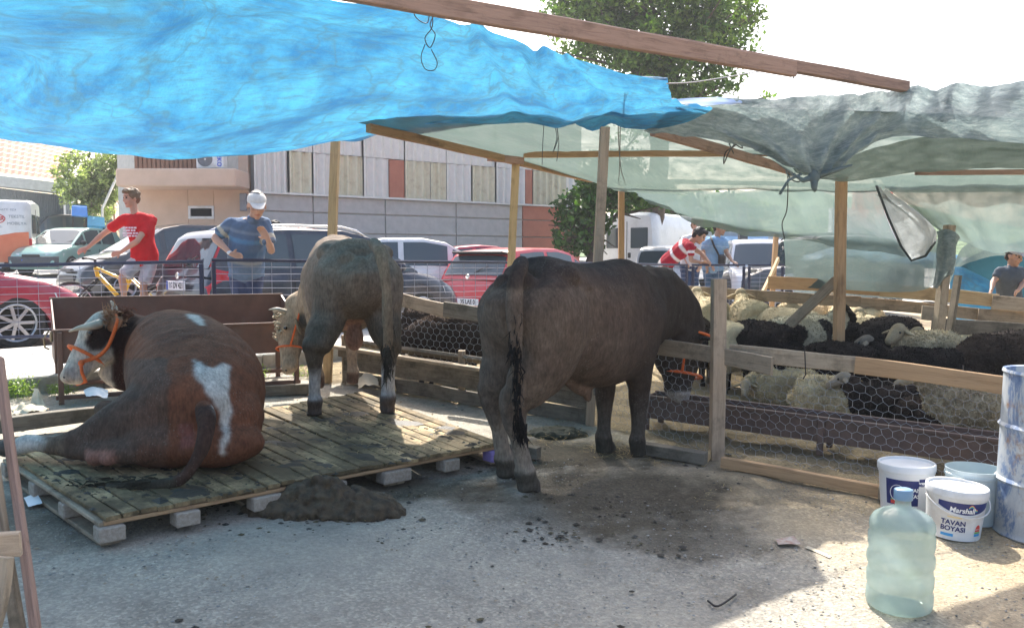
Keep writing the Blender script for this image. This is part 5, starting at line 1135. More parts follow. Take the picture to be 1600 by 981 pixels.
def eyes(t, poll, n, u, side, L, s=1.0):
    for sg in (-1, 1):
        m = MB(); ball(m, poll + n * L * .335 + side * sg * .128 * s + u * .045 * s, (.017 * s,) * 3, 8); m.build('eye', M_EYE, t, smooth=True)
        m = MB(); ball(m, poll + n * L * 1.03 + side * sg * .035 * s + u * .03 * s, (.012 * s, .012 * s, .009 * s), 6); m.build('nostril', M_EYE, t, smooth=True)
def ear(t, base, tip, up, mat_col, w=.055, name='ear', mat=None):
    base, tip = Vector(base), Vector(tip); m = MB(); mid = base.lerp(tip, .5)
    ring_loft(m, [(*base, w * .45, .014), (*base.lerp(tip, .3), w, .016), (*mid, w * 1.05, .014), (*base.lerp(tip, .8), w * .6, .01), (*tip, .008, .006)], 3, 10, 2, up); me = m.mesh(name, mat or M_COW, True, True); paint_v(me, np.tile(mat_col, (len(me.vertices), 1))); link(name, me, t)
def horn(t, pts, r):
    m = MB(); S = catmull([tuple(p) for p in pts], 4); n = len(S); m.tube([Vector(p) for p in S], [r * (1 - .82 * i / (n - 1)) for i in range(n)], 10); m.build('horn', M_HORN, t, smooth=True)
def band(t, name, center, n_, u_, side_, rw, rh, mat, r=.010, start=0, end=2 * PI):
    m = MB(); m.tube([center + side_ * rw * math.cos(a) + u_ * rh * math.sin(a) for a in np.linspace(start, end, 30)], r, 6, cap=False); m.build(name, mat, t, smooth=True)
def tuft(t, pts, r0, n, mat, length=.12, seed=1, name='tail_tuft', colr=(.03, .025, .02)):
    """hair locks along a path"""
    rnd = np.random.RandomState(seed); P = [Vector(p) for p in catmull([tuple(p) for p in pts], 6)]; m = MB()
    for i in range(n):
        k = rnd.randint(0, len(P) - 1); p = P[k]; d = (P[min(k + 1, len(P) - 1)] - P[max(0, k - 1)]).normalized(); o = Vector(rnd.normal(size=3)) * r0 * .55; a = p + o
        b = a + d * length * .5 + Vector(rnd.normal(size=3)) * .01; c = a + d * length + Vector(rnd.normal(size=3)) * .025; w = d.cross(Vector(rnd.normal(size=3))).normalized() * .006
        m.add([a - w, a + w, b + w * .8, c, b - w * .8], [(0, 1, 2, 4), (4, 2, 3)])
    me = m.mesh(name, mat); paint_v(me, np.tile(colr, (len(me.vertices), 1)) * (.6 + .8 * rnd.rand(len(me.vertices), 1))); return link(name, me, t)

def n_fold(co): return fnoise(co, 4, 21, 2)
def standing_bull(name, label, hindL, hindR, frontL, frontR, s, wd, neck, poll, muz, hup, tailp, colfn, tail_r=(.045, .03), hump=0.0, gz_at=None, scrot=None, sheath=False, hock_back=.09, extra=None, off=(0, 0), drop=0.0, leg=1.0, headscale=1.0):
    hindL, hindR, frontL, frontR = map(Vector, (hindL, hindR, frontL, frontR)); H0 = (hindL + hindR) / 2; F0 = (frontL + frontR) / 2
    h = (F0 - H0); base_len = h.to_2d().length; h = V(h.x, h.y, 0).normalized(); l = V(-h.y, h.x, 0); k = base_len / 1.13       # k stretches along the body
    O = H0 + h * (.63 * k); dz = (F0.z - H0.z)
    def P(x, y, z): fx_ = min(1.2, max(0, (x + .63) / 1.13)); q = O + h * (x * k) + l * (y * s * wd + off[0] * (1 - fx_) + off[1] * fx_); return V(q.x, q.y, H0.z + dz * min(1, fx_) * .6 + z * s - drop * fx_ * max(0, z - .5))
    def tw(p, f_, t): return V(p.x + (f_.x - p.x) * t, p.y + (f_.y - p.y) * t, p.z)
    mb = MB()
    def st(x, z, w, hh): p = P(x, 0, z); return (p.x, p.y, p.z, w * s * wd, hh * s)
    ring_loft(mb, [st(-.80, 1.17, .07, .10), st(-.77, 1.12, .19, .20), st(-.66, 1.06, .275, .285), st(-.48, 1.03, .285, .325), st(-.25, .985, .285, .345), st(.05, .94, .315, .39), st(.30, .95, .30, .40), st(.50, 1.0 + hump * .3, .265, .39 + hump * .4), st(.66, 1.04, .21, .33), st(.78, 1.04, .13, .24)], 4, 22, 2.35)
    ball(mb, P(.5, 0, 1.30 + hump), (.15 * s, .12 * s, .07 * s), 8)
    for sg in (-1, 1): ball(mb, P(-.48, sg * .20, 1.235), (.10 * s, .08 * s, .075 * s), 8); ball(mb, P(-.73, sg * .10, 1.17), (.07 * s, .06 * s, .08 * s), 8)   # hook and pin bones
    for sg, foot in ((1, hindL), (-1, hindR)):
        up = V(0, 0, 1); f = Vector(foot); sd_ = l * sg
        hp = P(-.56, sg * .17, 1.06); stf = P(-.40, sg * .20, .76); hk = f + up * .47 * s - h * hock_back * s + sd_ * .0
        gs_ = stf.lerp(hk, .55) - h * .015
        ring_loft(mb, [(*P(-.58, sg * .12, 1.16), .13 * s, .20 * s), (*hp, .165 * s * wd, .26 * s), (*(P(-.56, sg * .185, .90)), .155 * s * wd, .245 * s), (*tw(P(-.56, sg * .18, .74), f, .28), .135 * s, .215 * s), (*tw(P(-.58, sg * .175, .64), f - h * .06, .6), .125 * s, .18 * s), (*tw(P(-.60, sg * .175, .56), f - h * .08 * s, .85), .10 * s, .14 * s), (*(hk + up * .08 * s + h * .02), .080 * s * leg, .115 * s), (*hk, .063 * s * leg, .088 * s), (*(hk.lerp(f, .35) + h * .01), .046 * s * leg, .053 * s), (*(hk.lerp(f, .68) + h * .02), .045 * s * leg, .05 * s), (*(f + up * .125 * s - h * .005), .058 * s * leg, .062 * s), (*(f + up * .07 * s + h * .02), .052 * s * leg, .06 * s), (*(f + up * .02 * s + h * .03), .056 * s * leg, .075 * s)], 3, 16, 2, h)
    for sg, foot in ((1, frontL), (-1, frontR)):
        up = V(0, 0, 1); f = Vector(foot); kn = f + up * .41 * s + h * .02 * s; el = P(.46, sg * .17, .78); el = V(el.x * .6 + f.x * .4, el.y * .6 + f.y * .4, el.z)
        ring_loft(mb, [(*P(.50, sg * .13, 1.16), .10 * s, .17 * s), (*P(.52, sg * .18, 1.0), .125 * s * wd, .20 * s), (*el, .115 * s * leg, .155 * s), (*el.lerp(kn, .5), .085 * s * leg, .105 * s), (*(kn + up * .05), .068 * s * leg, .075 * s), (*kn, .066 * s * leg, .072 * s), (*kn.lerp(f, .35), .047 * s * leg, .05 * s), (*kn.lerp(f, .62), .047 * s * leg, .048 * s), (*(f + up * .12 * s), .058 * s * leg, .060 * s), (*(f + up * .06 * s + h * .015), .053 * s * leg, .06 * s), (*(f + up * .02 * s + h * .025), .058 * s * leg, .07 * s)], 3, 16, 2, h)
    nb = P(.58, 0, 1.04); ring_loft(mb, [(*P(.42, 0, 1.03), .2 * s, .32 * s), (*nb, .19 * s, .31 * s)] + [(*Vector(p[:3]), p[3] * s, p[4] * s) for p in neck], 4, 16, 2.1)
    ring_loft(mb, [(*P(.60, 0, .78), .10 * s, .12 * s), (*P(.72, 0, .84), .06 * s, .14 * s), (*(Vector(neck[0][:3]) - V(0, 0, .2 * s)), .03 * s, .08 * s)], 3, 10, 2)      # brisket and dewlap
    n_, u_, sd2, L_ = head_loft(mb, poll, muz, hup, s * headscale)
    if scrot: c = P(*scrot); ring_loft(mb, [(*(c + V(0, 0, .22 * s)), .03, .03), (*(c + V(0, 0, .1 * s)), .055 * s, .05 * s), (*(c), .075 * s, .068 * s), (*(c - V(0, 0, .07 * s)), .05 * s, .045 * s)], 4, 14, 2, h)
    if sheath: ring_loft(mb, [(*P(-.18, 0, .66), .06 * s, .10 * s), (*P(-.05, 0, .56), .055 * s, .08 * s), (*P(.03, 0, .49), .035 * s, .045 * s), (*P(.06, 0, .43), .022 * s, .024 * s)], 3, 10, 2, h)
    tp = [Vector(p) for p in tailp]; nt_ = len(tp); ring_loft(mb, [(*p, tail_r[0] * (1 - .45 * i / nt_) * s, tail_r[0] * (1 - .45 * i / nt_) * s) for i, p in enumerate(tp)], 4, 10, 2, l)
    if extra: extra(mb, P, s)
    me = remesh(mb, .0135, 5, .5); co = get_co(me); no = get_no(me)
    lx = ((co - np.array(O)) @ np.array(h)) / k; lz = co[:, 2] - H0.z; leg = lz < .75 * s
    d = .006 * fnoise(co, 5, 3, 3) + .0035 * fnoise(co * np.array([1, 1, .4]), 16, 5, 2)
    flank = (np.abs(lx - .1) < .5) & (lz > .6 * s); d -= flank * .0016 * np.maximum(0, np.sin(lx * 34 + lz * 5)) ** 2 * (lz < 1.1 * s)
    d += .004 * np.sin(lz * 26 + 3 * n_fold(co)) * ((lx > .52) & (lz > .75 * s)); d -= .012 * np.exp(-(((lx + .28) / .05) ** 2)) * (lz > .55 * s) * (lz < 1.15 * s); co = co + no * d[:, None]; set_co(me, co); me.materials.append(M_COW); t = thing(name, label, 'bull', (O.x, O.y, H0.z))
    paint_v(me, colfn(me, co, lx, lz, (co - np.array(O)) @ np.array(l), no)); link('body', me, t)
    for f in (hindL, hindR, frontL, frontR):
        for sg in (-1, 1):
            m = MB(); c = Vector(f) + l * sg * .026 * s + h * .035 * s
            ring_loft(m, [(*(c + V(0, 0, .055 * s) - h * .01), .024 * s, .045 * s), (*(c + V(0, 0, .03 * s) + h * .008), .027 * s, .055 * s), (*(c + V(0, 0, .004)) , .03 * s, .064 * s)], 2, 10, 2.4, h, capr=False); m.build('hoof', M_HOOF, t, smooth=True, fix=True)
    return t, P, (n_, u_, sd2, L_), h, l
def base_cols(co, c): return np.tile(np.array(c, float), (len(co), 1))
def lerpc(c, m, tgt): m = np.clip(m, 0, 1)[:, None]; return c * (1 - m) + np.array(tgt) * m

# ---- dark brown bull, seen from behind at right, eating over the fence
HL, HR, FL, FR = G(788, 745), G(820, 768), G(942, 708), G(995, 714)
neck3 = [(*gp(1036, 480, 6.45), .16, .28), (*gp(1062, 512, 6.62), .14, .25), (*gp(1076, 532, 6.7), .13, .20)]
def col3(me, co, lx, lz, ly, no):
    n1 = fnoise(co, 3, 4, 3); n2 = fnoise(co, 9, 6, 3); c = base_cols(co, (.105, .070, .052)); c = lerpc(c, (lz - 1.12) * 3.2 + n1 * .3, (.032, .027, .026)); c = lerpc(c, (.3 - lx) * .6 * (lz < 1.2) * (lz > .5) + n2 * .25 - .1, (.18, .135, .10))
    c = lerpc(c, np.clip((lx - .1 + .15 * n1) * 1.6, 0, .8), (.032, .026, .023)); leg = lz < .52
    c = lerpc(c, leg * (lx < 0) * np.clip((.52 - lz) * 4, 0, .9), (.34, .28, .22)); c = lerpc(c, leg * (lx > 0) * np.clip((.42 - lz) * 3, 0, .6), (.13, .11, .09)); c = lerpc(c, (lz < .12) * .8, (.05, .045, .035))
    c = lerpc(c, (np.abs(ly) < .16) * (lx < -.66) * (lz < 1.1) * (lz > .35) * .6, (.17, .14, .115)); c = lerpc(c, ((lx < .05) & (lx > -.3) & (np.abs(ly) < .12) & (lz < .68)) * .8, (.22, .14, .10))
    px, py = proj(co); c = lerpc(c, ((py > 612) & (lx > .6)) * 1.0, (.45, .42, .40)); return smooth_vals(me, c, 2)
tH = None
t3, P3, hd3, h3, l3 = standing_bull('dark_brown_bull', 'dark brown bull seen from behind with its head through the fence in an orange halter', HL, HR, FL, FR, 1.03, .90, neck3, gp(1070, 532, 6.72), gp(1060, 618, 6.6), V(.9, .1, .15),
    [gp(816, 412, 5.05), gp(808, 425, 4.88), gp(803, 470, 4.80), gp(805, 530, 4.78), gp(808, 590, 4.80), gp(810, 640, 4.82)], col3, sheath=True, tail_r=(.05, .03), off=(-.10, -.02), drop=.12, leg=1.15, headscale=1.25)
n_, u_, s_, L_ = hd3; pl3 = gp(1070, 532, 6.72)
tuft(t3, [gp(805, 480, 4.77), gp(806, 540, 4.76), gp(808, 600, 4.77), gp(811, 655, 4.80), gp(813, 672, 4.82)], .026, 260, M_COW, .11, 2, colr=(.012, .011, .012))
ear(t3, gp(1094, 528, 6.55), gp(1113, 530, 6.42), V(0, 0, 1), (.02, .017, .016), .05)
band(t3, 'halter_noseband', pl3 + n_ * L_ * .62, n_, u_, s_, .12, .16, M_ROPE, .011); band(t3, 'halter_headband', gp(1076, 522, 6.68), n_, u_, s_, .125, .165, M_ROPE, .011)
m = MB(); q0 = pl3 + n_ * L_ * .62
for sg in (-1, 1): m.tube([gp(1076, 522, 6.68) + s_ * sg * .12, pl3 + n_ * L_ * .25 + s_ * sg * .165 - u_ * .03, q0 + s_ * sg * .118 - u_ * .02], .011, 6)
m.build('halter_cheek_strap', M_ROPE, t3, smooth=True); eyes(t3, pl3, n_, u_, s_, L_, 1.25)

# ---- grey bull on the platform, seen from behind, head turned left over the trough
def D(px, py): return G(px, py, .152)
HL, HR, FL, FR = D(492, 650), D(607, 645), D(497, 606), D(551, 600)
def col2(me, co, lx, lz, ly, no):
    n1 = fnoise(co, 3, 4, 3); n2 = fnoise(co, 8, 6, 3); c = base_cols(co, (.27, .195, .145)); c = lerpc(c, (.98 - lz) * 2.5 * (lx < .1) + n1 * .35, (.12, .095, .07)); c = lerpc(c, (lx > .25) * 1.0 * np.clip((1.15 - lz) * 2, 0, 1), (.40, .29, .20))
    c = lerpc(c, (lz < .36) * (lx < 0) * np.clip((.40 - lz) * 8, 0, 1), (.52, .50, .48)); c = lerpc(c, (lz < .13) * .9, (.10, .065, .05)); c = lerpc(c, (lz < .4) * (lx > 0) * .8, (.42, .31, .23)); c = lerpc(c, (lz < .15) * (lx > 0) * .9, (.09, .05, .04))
    c = lerpc(c, (np.abs(ly - .0) < .10) * (lx < -.55) * (lz < 1.25) * (lz > .68) * .65, (.20, .155, .115)); c = lerpc(c, ((np.abs(ly) < .11) & (lz < .80) & (lz > .35) & (lx < -.1) & (lx > -.58)) * .9, (.40, .22, .16))
    c = lerpc(c, (lx > .62) * .9, (.48, .33, .21)); px, py = proj(co); c = lerpc(c, ((co[:, 1] < 5.90) & (px > 586) & (px < 620) & (py > 385)) * .9, (.30, .215, .14)); c = lerpc(c, (px < 462) * (lx > .2) * (n1 > -.1) * .8, (.58, .48, .36)); c = lerpc(c, ((px > 466) & (px < 500) & (py > 490) & (lx > .45)) * .8, (.09, .08, .07)); return smooth_vals(me, c, 3)
neck2 = [(*gp(492, 480, 7.55), .16, .24), (*gp(470, 486, 7.65), .13, .19), (*gp(456, 492, 7.65), .11, .15)]
P2a, P2b = gp(452, 492, 7.62), gp(452, 578, 7.42)
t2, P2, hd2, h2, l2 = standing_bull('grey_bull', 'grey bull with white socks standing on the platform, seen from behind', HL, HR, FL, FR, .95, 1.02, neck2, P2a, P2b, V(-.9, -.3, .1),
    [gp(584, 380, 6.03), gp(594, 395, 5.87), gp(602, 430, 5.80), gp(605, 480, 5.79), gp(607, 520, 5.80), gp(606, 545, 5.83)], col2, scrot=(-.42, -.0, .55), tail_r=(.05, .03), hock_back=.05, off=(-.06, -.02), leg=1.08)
n_, u_, s_, L_ = hd2
tuft(t2, [gp(605, 500, 5.79), gp(606, 545, 5.82), gp(605, 585, 5.85)], .022, 170, M_COW, .10, 4, colr=(.06, .055, .045))
m = MB(); ring_loft(m, [(*gp(599, 390, 5.90), .012, .03), (*gp(599, 402, 5.885), .018, .04), (*gp(600, 416, 5.90), .01, .03)], 3, 8); 
horn(t2, [gp(446, 488, 7.4), gp(432, 483, 7.35), gp(420, 484, 7.35)], .027); ear(t2, gp(462, 500, 7.45), gp(470, 522, 7.35), V(-1, 0, 0), (.3, .2, .12), .05)
rc = np.random.RandomState(5); m = MB()
for i in range(20):                            # curly poll hair
    a = P2a + n_ * L_ * rc.uniform(-.05, .42) + u_ * rc.uniform(.08, .13) + s_ * rc.uniform(-.11, .11); m.tube([a + V(*(rc.normal(size=3) * .004)) + (u_ * math.cos(b_) + s_ * math.sin(b_)) * .010 + n_ * b_ * .004 for b_ in np.linspace(0, 4, 8)], .011, 5)
me = m.mesh('poll_curl', M_COW, True); paint_v(me, np.tile((.58, .47, .33), (len(me.vertices), 1))); tag(link('poll_curls', me, t2), kind='stuff')
band(t2, 'halter_noseband', P2a + n_ * L_ * .62, n_, u_, s_, .09, .11, M_ROPE, .009); m = MB()
for sg in (-1, 1): m.tube([gp(470, 480, 7.6) + s_ * sg * .13, P2a + n_ * L_ * .62 + s_ * sg * .09], .009, 6)
m.build('halter_cheek_strap', M_ROPE, t2, smooth=True); eyes(t2, P2a, n_, u_, s_, L_)

# ---- red and white bull lying on the platform
mb = MB()
def S(px, py, Y, a, b): return (*gp(px, py, Y), a, b)
ring_loft(mb, [S(292, 668, 4.72, .12, .13), S(297, 655, 4.80, .26, .25), S(302, 640, 4.95, .345, .31), S(308, 618, 5.18, .395, .345), S(304, 596, 5.45, .40, .37), S(288, 575, 5.75, .37, .37), S(266, 562, 6.0, .31, .35), S(238, 556, 6.15, .24, .30), S(214, 552, 6.2, .16, .22)], 5, 24, 2.2)
ball(mb, gp(352, 655, 4.98), (.22, .24, .22), 12); ball(mb, gp(330, 690, 4.85), (.30, .22, .14), 12); ball(mb, gp(262, 690, 4.82), (.26, .2, .15), 12)
ball(mb, gp(313, 606, 4.95), (.09, .13, .07), 8); ball(mb, gp(262, 612, 5.0), (.10, .12, .09), 8); ball(mb, gp(345, 596, 5.2), (.12, .15, .1), 8)
ring_loft(mb, [S(285, 640, 4.98, .24, .20), S(245, 648, 4.92, .24, .21), S(205, 664, 4.88, .175, .18), S(165, 678, 4.84, .125, .135), S(132, 690, 4.82, .085, .095), S(108, 694, 4.82, .068, .078), S(85, 695, 4.83, .05, .052), S(62, 694, 4.85, .045, .046), S(44, 693, 4.86, .05, .052), S(30, 697, 4.86, .048, .045), S(18, 700, 4.86, .045, .04)], 4, 16, 2.1)
ring_loft(mb, [S(232, 700, 4.75, .12, .09), S(190, 705, 4.72, .09, .07), S(150, 704, 4.75, .07, .06), S(110, 706, 4.80, .05, .045)], 3, 12)
ball(mb, gp(152, 713, 4.70), (.065, .06, .055), 8); ball(mb, gp(168, 717, 4.67), (.05, .05, .04), 8)
ring_loft(mb, [S(250, 560, 6.1, .24, .32), S(222, 545, 6.14, .19, .27), S(198, 530, 6.12, .155, .215), S(182, 516, 6.08, .13, .165), S(176, 508, 6.03, .11, .12)], 5, 18, 2.1)
ring_loft(mb, [S(215, 590, 6.1, .1, .12), S(185, 582, 6.05, .05, .12), S(160, 572, 6.0, .03, .07)], 3, 10)
ring_loft(mb, [S(245, 620, 5.9, .12, .12), S(205, 640, 5.75, .09, .08), S(160, 640, 5.85, .07, .06)], 3, 10)     # folded foreleg
Pp, Pm = gp(170, 502, 6.02), gp(110, 591, 5.82)
n_, u_, s_, L_ = head_loft(mb, Pp, Pm, V(-.75, -.25, .55), 1.04)
ring_loft(mb, [S(318, 636, 4.66, .05, .05), S(323, 660, 4.56, .046, .046), S(317, 695, 4.50, .04, .04), S(303, 725, 4.47, .036, .036), S(284, 748, 4.45, .034, .032), S(255, 757, 4.44, .03, .028), S(225, 759, 4.43, .03, .027), S(190, 762, 4.43, .04, .03), S(150, 766, 4.44, .045, .03), S(112, 766, 4.46, .03, .02)], 4, 12)
me = remesh(mb, .014, 5, .5); co = get_co(me); no = get_no(me); n1 = fnoise(co, 3, 4, 3); n2 = fnoise(co, 10, 7, 3); co = co + no * (.007 * fnoise(co, 5, 8, 3) + .003 * fnoise(co, 16, 2, 2))[:, None]
set_co(me, co); px, py = proj(co); px = px + n2 * 5; py = py + n1 * 5 + n2 * 3
c = base_cols(co, (.20, .078, .042)); c = lerpc(c, (px < 262) * (py > 560) * .8, (.13, .085, .065)); c = lerpc(c, (px < 300) * (py > 600) * (n1 * .5 + .45), (.085, .072, .06))
c = lerpc(c, (py > 690) * (px > 215) * (px < 400) * .5, (.17, .07, .04)); neckm = (co[:, 1] > 5.85) & (px < 255); c = lerpc(c, neckm * 1.0, (.045, .018, .014)); c = lerpc(c, inpoly(px, py, [(205, 488), (330, 490), (330, 520), (250, 545), (220, 520)]) * .5, (.09, .038, .026))
WHT = (.66, .62, .56)
for poly in ([(302, 562), (318, 572), (334, 578), (345, 568), (357, 572), (360, 600), (357, 640), (359, 680), (351, 712), (347, 712), (347, 672), (339, 640), (328, 618), (318, 600), (303, 588)], [(287, 490), (310, 494), (322, 512), (312, 508), (298, 502)], [(10, 655), (60, 655), (72, 690), (60, 720), (0, 720)]):
    c = lerpc(c, inpoly(px, py, poly) * 1.0, WHT)
headm = (co[:, 1] < 6.12) & (co[:, 1] > 5.6) & (((px < 172) & (py < 570)) | ((px < 185) & (py < 505)) | ((px < 178) & (py > 545) & (py < 625)))
c = lerpc(c, headm * 1.0, (.70, .60, .50)); c = lerpc(c, inpoly(px, py, [(135, 520), (150, 506), (172, 508), (172, 535), (160, 548), (140, 550), (132, 540)]) * headm, (.03, .015, .012)); c = lerpc(c, inpoly(px, py, [(158, 484), (178, 480), (190, 500), (176, 512), (162, 504)]) * headm * .7, (.42, .20, .11))
c = lerpc(c, inpoly(px, py, [(98, 572), (116, 572), (118, 604), (100, 604)]) * .8, (.30, .24, .22)); c = lerpc(c, inpoly(px, py, [(135, 700), (180, 700), (185, 730), (135, 730)]) * (co[:, 1] < 4.8), (.32, .16, .12))
c = lerpc(c, inpoly(px, py, [(275, 655), (298, 652), (302, 690), (282, 695)]) * (co[:, 1] < 4.85) * .9, (.28, .11, .09)); c = lerpc(c, (px < 100) * (px > 60) * (py > 660) * .5, (.22, .17, .12))
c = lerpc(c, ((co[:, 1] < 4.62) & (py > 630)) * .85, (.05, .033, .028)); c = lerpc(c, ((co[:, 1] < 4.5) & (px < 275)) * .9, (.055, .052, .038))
paint_v(me, smooth_vals(me, c, 2)); me.materials.append(M_COW)
t1 = thing('red_white_bull', 'red and white bull lying on the platform with its head turned left', 'bull', G(300, 720, .15)); link('body', me, t1)
eyes(t1, Pp, n_, u_, s_, L_, 1.04)
horn(t1, [gp(155, 506, 5.86), gp(138, 510, 5.78), gp(122, 513, 5.76), gp(108, 518, 5.76)], .034); horn(t1, [gp(177, 492, 6.1), gp(179, 480, 6.12), gp(173, 470, 6.1)], .032)
ear(t1, gp(170, 512, 5.9), gp(192, 500, 5.82), V(0, -1, .3), (.30, .14, .08), .05)
tuft(t1, [gp(250, 757, 4.43), gp(200, 762, 4.42), gp(150, 766, 4.43), gp(108, 768, 4.45)], .038, 420, M_COW, .09, 9, colr=(.05, .047, .034)); 
tuft(t1, [gp(190, 496, 6.0), gp(178, 500, 5.9), gp(172, 488, 5.95)], .035, 240, M_COW, .05, 11, name='poll_hair', colr=(.45, .22, .12)); tuft(t1, [gp(204, 492, 6.05), gp(190, 490, 6.0)], .03, 120, M_COW, .05, 12, name='poll_hair', colr=(.25, .10, .06))
band(t1, 'halter_noseband', Pp + n_ * L_ * .60, n_, u_, s_, .10, .125, M_ROPE, .012); m = MB()
m.tube([Vector(p) for p in catmull([tuple(gp(184, 500, 5.83)), tuple(gp(176, 525, 5.84)), tuple(gp(166, 545, 5.84)), tuple(gp(150, 558, 5.83)), tuple(gp(128, 565, 5.78))], 4)], .013, 6); m.tube([gp(186, 488, 6.15), gp(180, 492, 5.95), gp(184, 500, 5.83)], .012, 6); m.tube([gp(126, 566, 5.76), gp(128, 582, 5.77), gp(134, 596, 5.82), gp(120, 600, 5.86)], .012, 6)
m.build('halter_cheek_strap', M_ROPE, t1, smooth=True); m = MB(); ball(m, gp(127, 567, 5.755), .022, 6); m.build('halter_knot', M_ROPE, t1, smooth=True)
m = MB(); ring_loft(m, [(*gp(22, 698, 4.84), .045, .05), (*gp(8, 700, 4.85), .05, .05), (*gp(-4, 700, 4.86), .03, .03)], 3, 10); m.build('hoof', M_HOOF, t1, smooth=True)

# ---------------------------------------------------------------- sheep
def fleece_mat(name, rough=.95, sheen=.3):
    m, nt, p, N, L = newmat(name); at = N.new('ShaderNodeAttribute'); at.attribute_name = 'Col'; vec = _coord(nt, 'Object', (1, 1, 1)); nz = _noise(nt, vec, 9, 6, .7); oi = N.new('ShaderNodeObjectInfo')
    hs = N.new('ShaderNodeHueSaturation'); mr = N.new('ShaderNodeMapRange'); mr.inputs['To Min'].default_value = .68; mr.inputs['To Max'].default_value = 1.12; L.new(oi.outputs['Random'], mr.inputs[0]); L.new(mr.outputs[0], hs.inputs['Value'])
    L.new(_mix(nt, 1.0, at.outputs['Color'], _ramp(nt, nz, [(.3, _g(.75)), (.65, _g(1.1))]), 'MULTIPLY'), hs.inputs['Color']); L.new(hs.outputs[0], p.inputs['Base Color']); p.inputs['Roughness'].default_value = rough; p.inputs['Specular IOR Level'].default_value = .1; _bump(nt, p, _noise(nt, vec, 55, 6, .8), .8, .02); return m
M_FLC = fleece_mat('fleece'); M_SFACE = fleece_mat('sheep_face')
CREAM, BLACK, BROWN = (.80, .67, .44), (.022, .02, .022), (.055, .042, .036)
def sheep_proto(kind, fcol, hcol, lcol, seed, spots=None, headpose='up', curl=.5, ntuft=7500, tl=1.0):
    """x forward; back about 0.66 m high when standing"""
    rnd = np.random.RandomState(seed); t = thing('sheep', 'x', 'sheep', (0, 0, -50 - seed)); b = MB(); lying = kind == 'lie'; z0 = .27 if lying else .47
    wx = 1.18 if lying else 1.0
    ring_loft(b, [(-.46, 0, z0 + .02, .05, .07), (-.43, 0, z0, .14 * wx, .15), (-.34, 0, z0 - .0, .215 * wx, .235), (-.12, 0, z0 - .01, .25 * wx, .255), (.10, 0, z0, .245 * wx, .25), (.28, 0, z0 + .02, .20 * wx, .22), (.40, 0, z0 + .05, .12, .15), (.46, 0, z0 + .07, .05, .08)], 4, 18, 2.2)
    if headpose == 'up': nk = [(.30, 0, z0 + .06, .12, .16), (.42, 0, z0 + .16, .10, .12), (.50, 0, z0 + .25, .08, .09)]; hp, hm = V(.50, 0, z0 + .29), V(.70, 0, z0 + .18)
    elif headpose == 'down': nk = [(.30, 0, z0 + .04, .12, .16), (.44, 0, z0 + .02, .10, .12), (.55, 0, z0 - .05, .075, .085)]; hp, hm = V(.57, 0, z0 - .05), V(.66, .02, z0 - .26)
    else: nk = [(.28, .02, z0 + .04, .12, .15), (.38, .12, z0 + .06, .10, .11), (.42, .22, z0 + .04, .08, .085)]; hp, hm = V(.42, .24, z0 + .04), V(.40, .42, z0 - .09)
    ring_loft(b, nk, 3, 12); 
    if not lying:
        for sx in (-.30, .28):
            for sy in (-1, 1): ring_loft(b, [(sx, sy * .11, z0 - .05, .09, .12), (sx - .01, sy * .115, z0 - .20, .055, .07), (sx, sy * .11, z0 - .27, .035, .04)], 3, 8)
    else: ball(b, (-.28, .17, .13), (.16, .10, .12), 8); ball(b, (.22, -.17, .12), (.15, .09, .10), 8); ball(b, (-.28, -.17, .13), (.16, .1, .12), 8)
    ball(b, (-.47, 0, z0 - .05), (.05, .05, .11), 8)
    me = remesh(b, .022, 3, .5); co = get_co(me); no = get_no(me); bl = fnoise(co, 9, seed, 3)
    co = co + no * ((.006 + .005 * curl) * bl + .008 * fnoise(co, 26, seed + 1, 2) * curl)[:, None]; co[:, 2] = np.maximum(co[:, 2], .015); set_co(me, co)
    def colr(p): 
        c = base_cols(p, fcol); n = fnoise(p, 4, seed + 3, 3); c = c * (.82 + .25 * n)[:, None]
        if spots is not None:
            for (sx_, sy_, sz_, r, sc_) in spots: d = np.sqrt((p[:, 0] - sx_) ** 2 + ((p[:, 1] - sy_)) ** 2 + (p[:, 2] - sz_) ** 2) + .03 * fnoise(p, 14, 5, 2); c = lerpc(c, (d < r) * 1.0, sc_)
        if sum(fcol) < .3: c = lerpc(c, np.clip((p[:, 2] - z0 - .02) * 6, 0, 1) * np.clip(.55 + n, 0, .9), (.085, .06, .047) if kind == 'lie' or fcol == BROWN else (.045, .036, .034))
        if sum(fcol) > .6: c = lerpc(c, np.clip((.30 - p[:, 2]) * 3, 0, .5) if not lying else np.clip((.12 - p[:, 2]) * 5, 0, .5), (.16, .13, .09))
        return c
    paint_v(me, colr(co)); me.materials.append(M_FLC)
    # wool locks: short curved leaf-shaped tufts merged with the fleece
    no = get_no(me); ar = rnd.randint(0, len(co), ntuft); p = co[ar] + no[ar] * -.004; d = no[ar] * (.35 + .2 * rnd.rand(ntuft, 1)) + rnd.normal(size=(ntuft, 3)) * .45 + np.array([-.15, 0, -.35]); d /= np.linalg.norm(d, axis=1)[:, None]
    w = np.cross(d, rnd.normal(size=(ntuft, 3))); w /= np.linalg.norm(w, axis=1)[:, None]; Ln = (.012 + .016 * rnd.rand(ntuft, 1)) * tl; w *= .006
    q = np.stack([p - w, p + w, p + d * Ln * .6 + w * .8 + no[ar] * .004, p + d * Ln + np.array([0, 0, -.006]), p + d * Ln * .6 - w * .8 + no[ar] * .004], 1).reshape(-1, 3)
    me2 = bpy.data.meshes.new('fleece'); nv = len(co); faces = [tuple(f.vertices) for f in me.polygons]; k = np.arange(ntuft) * 5 + nv
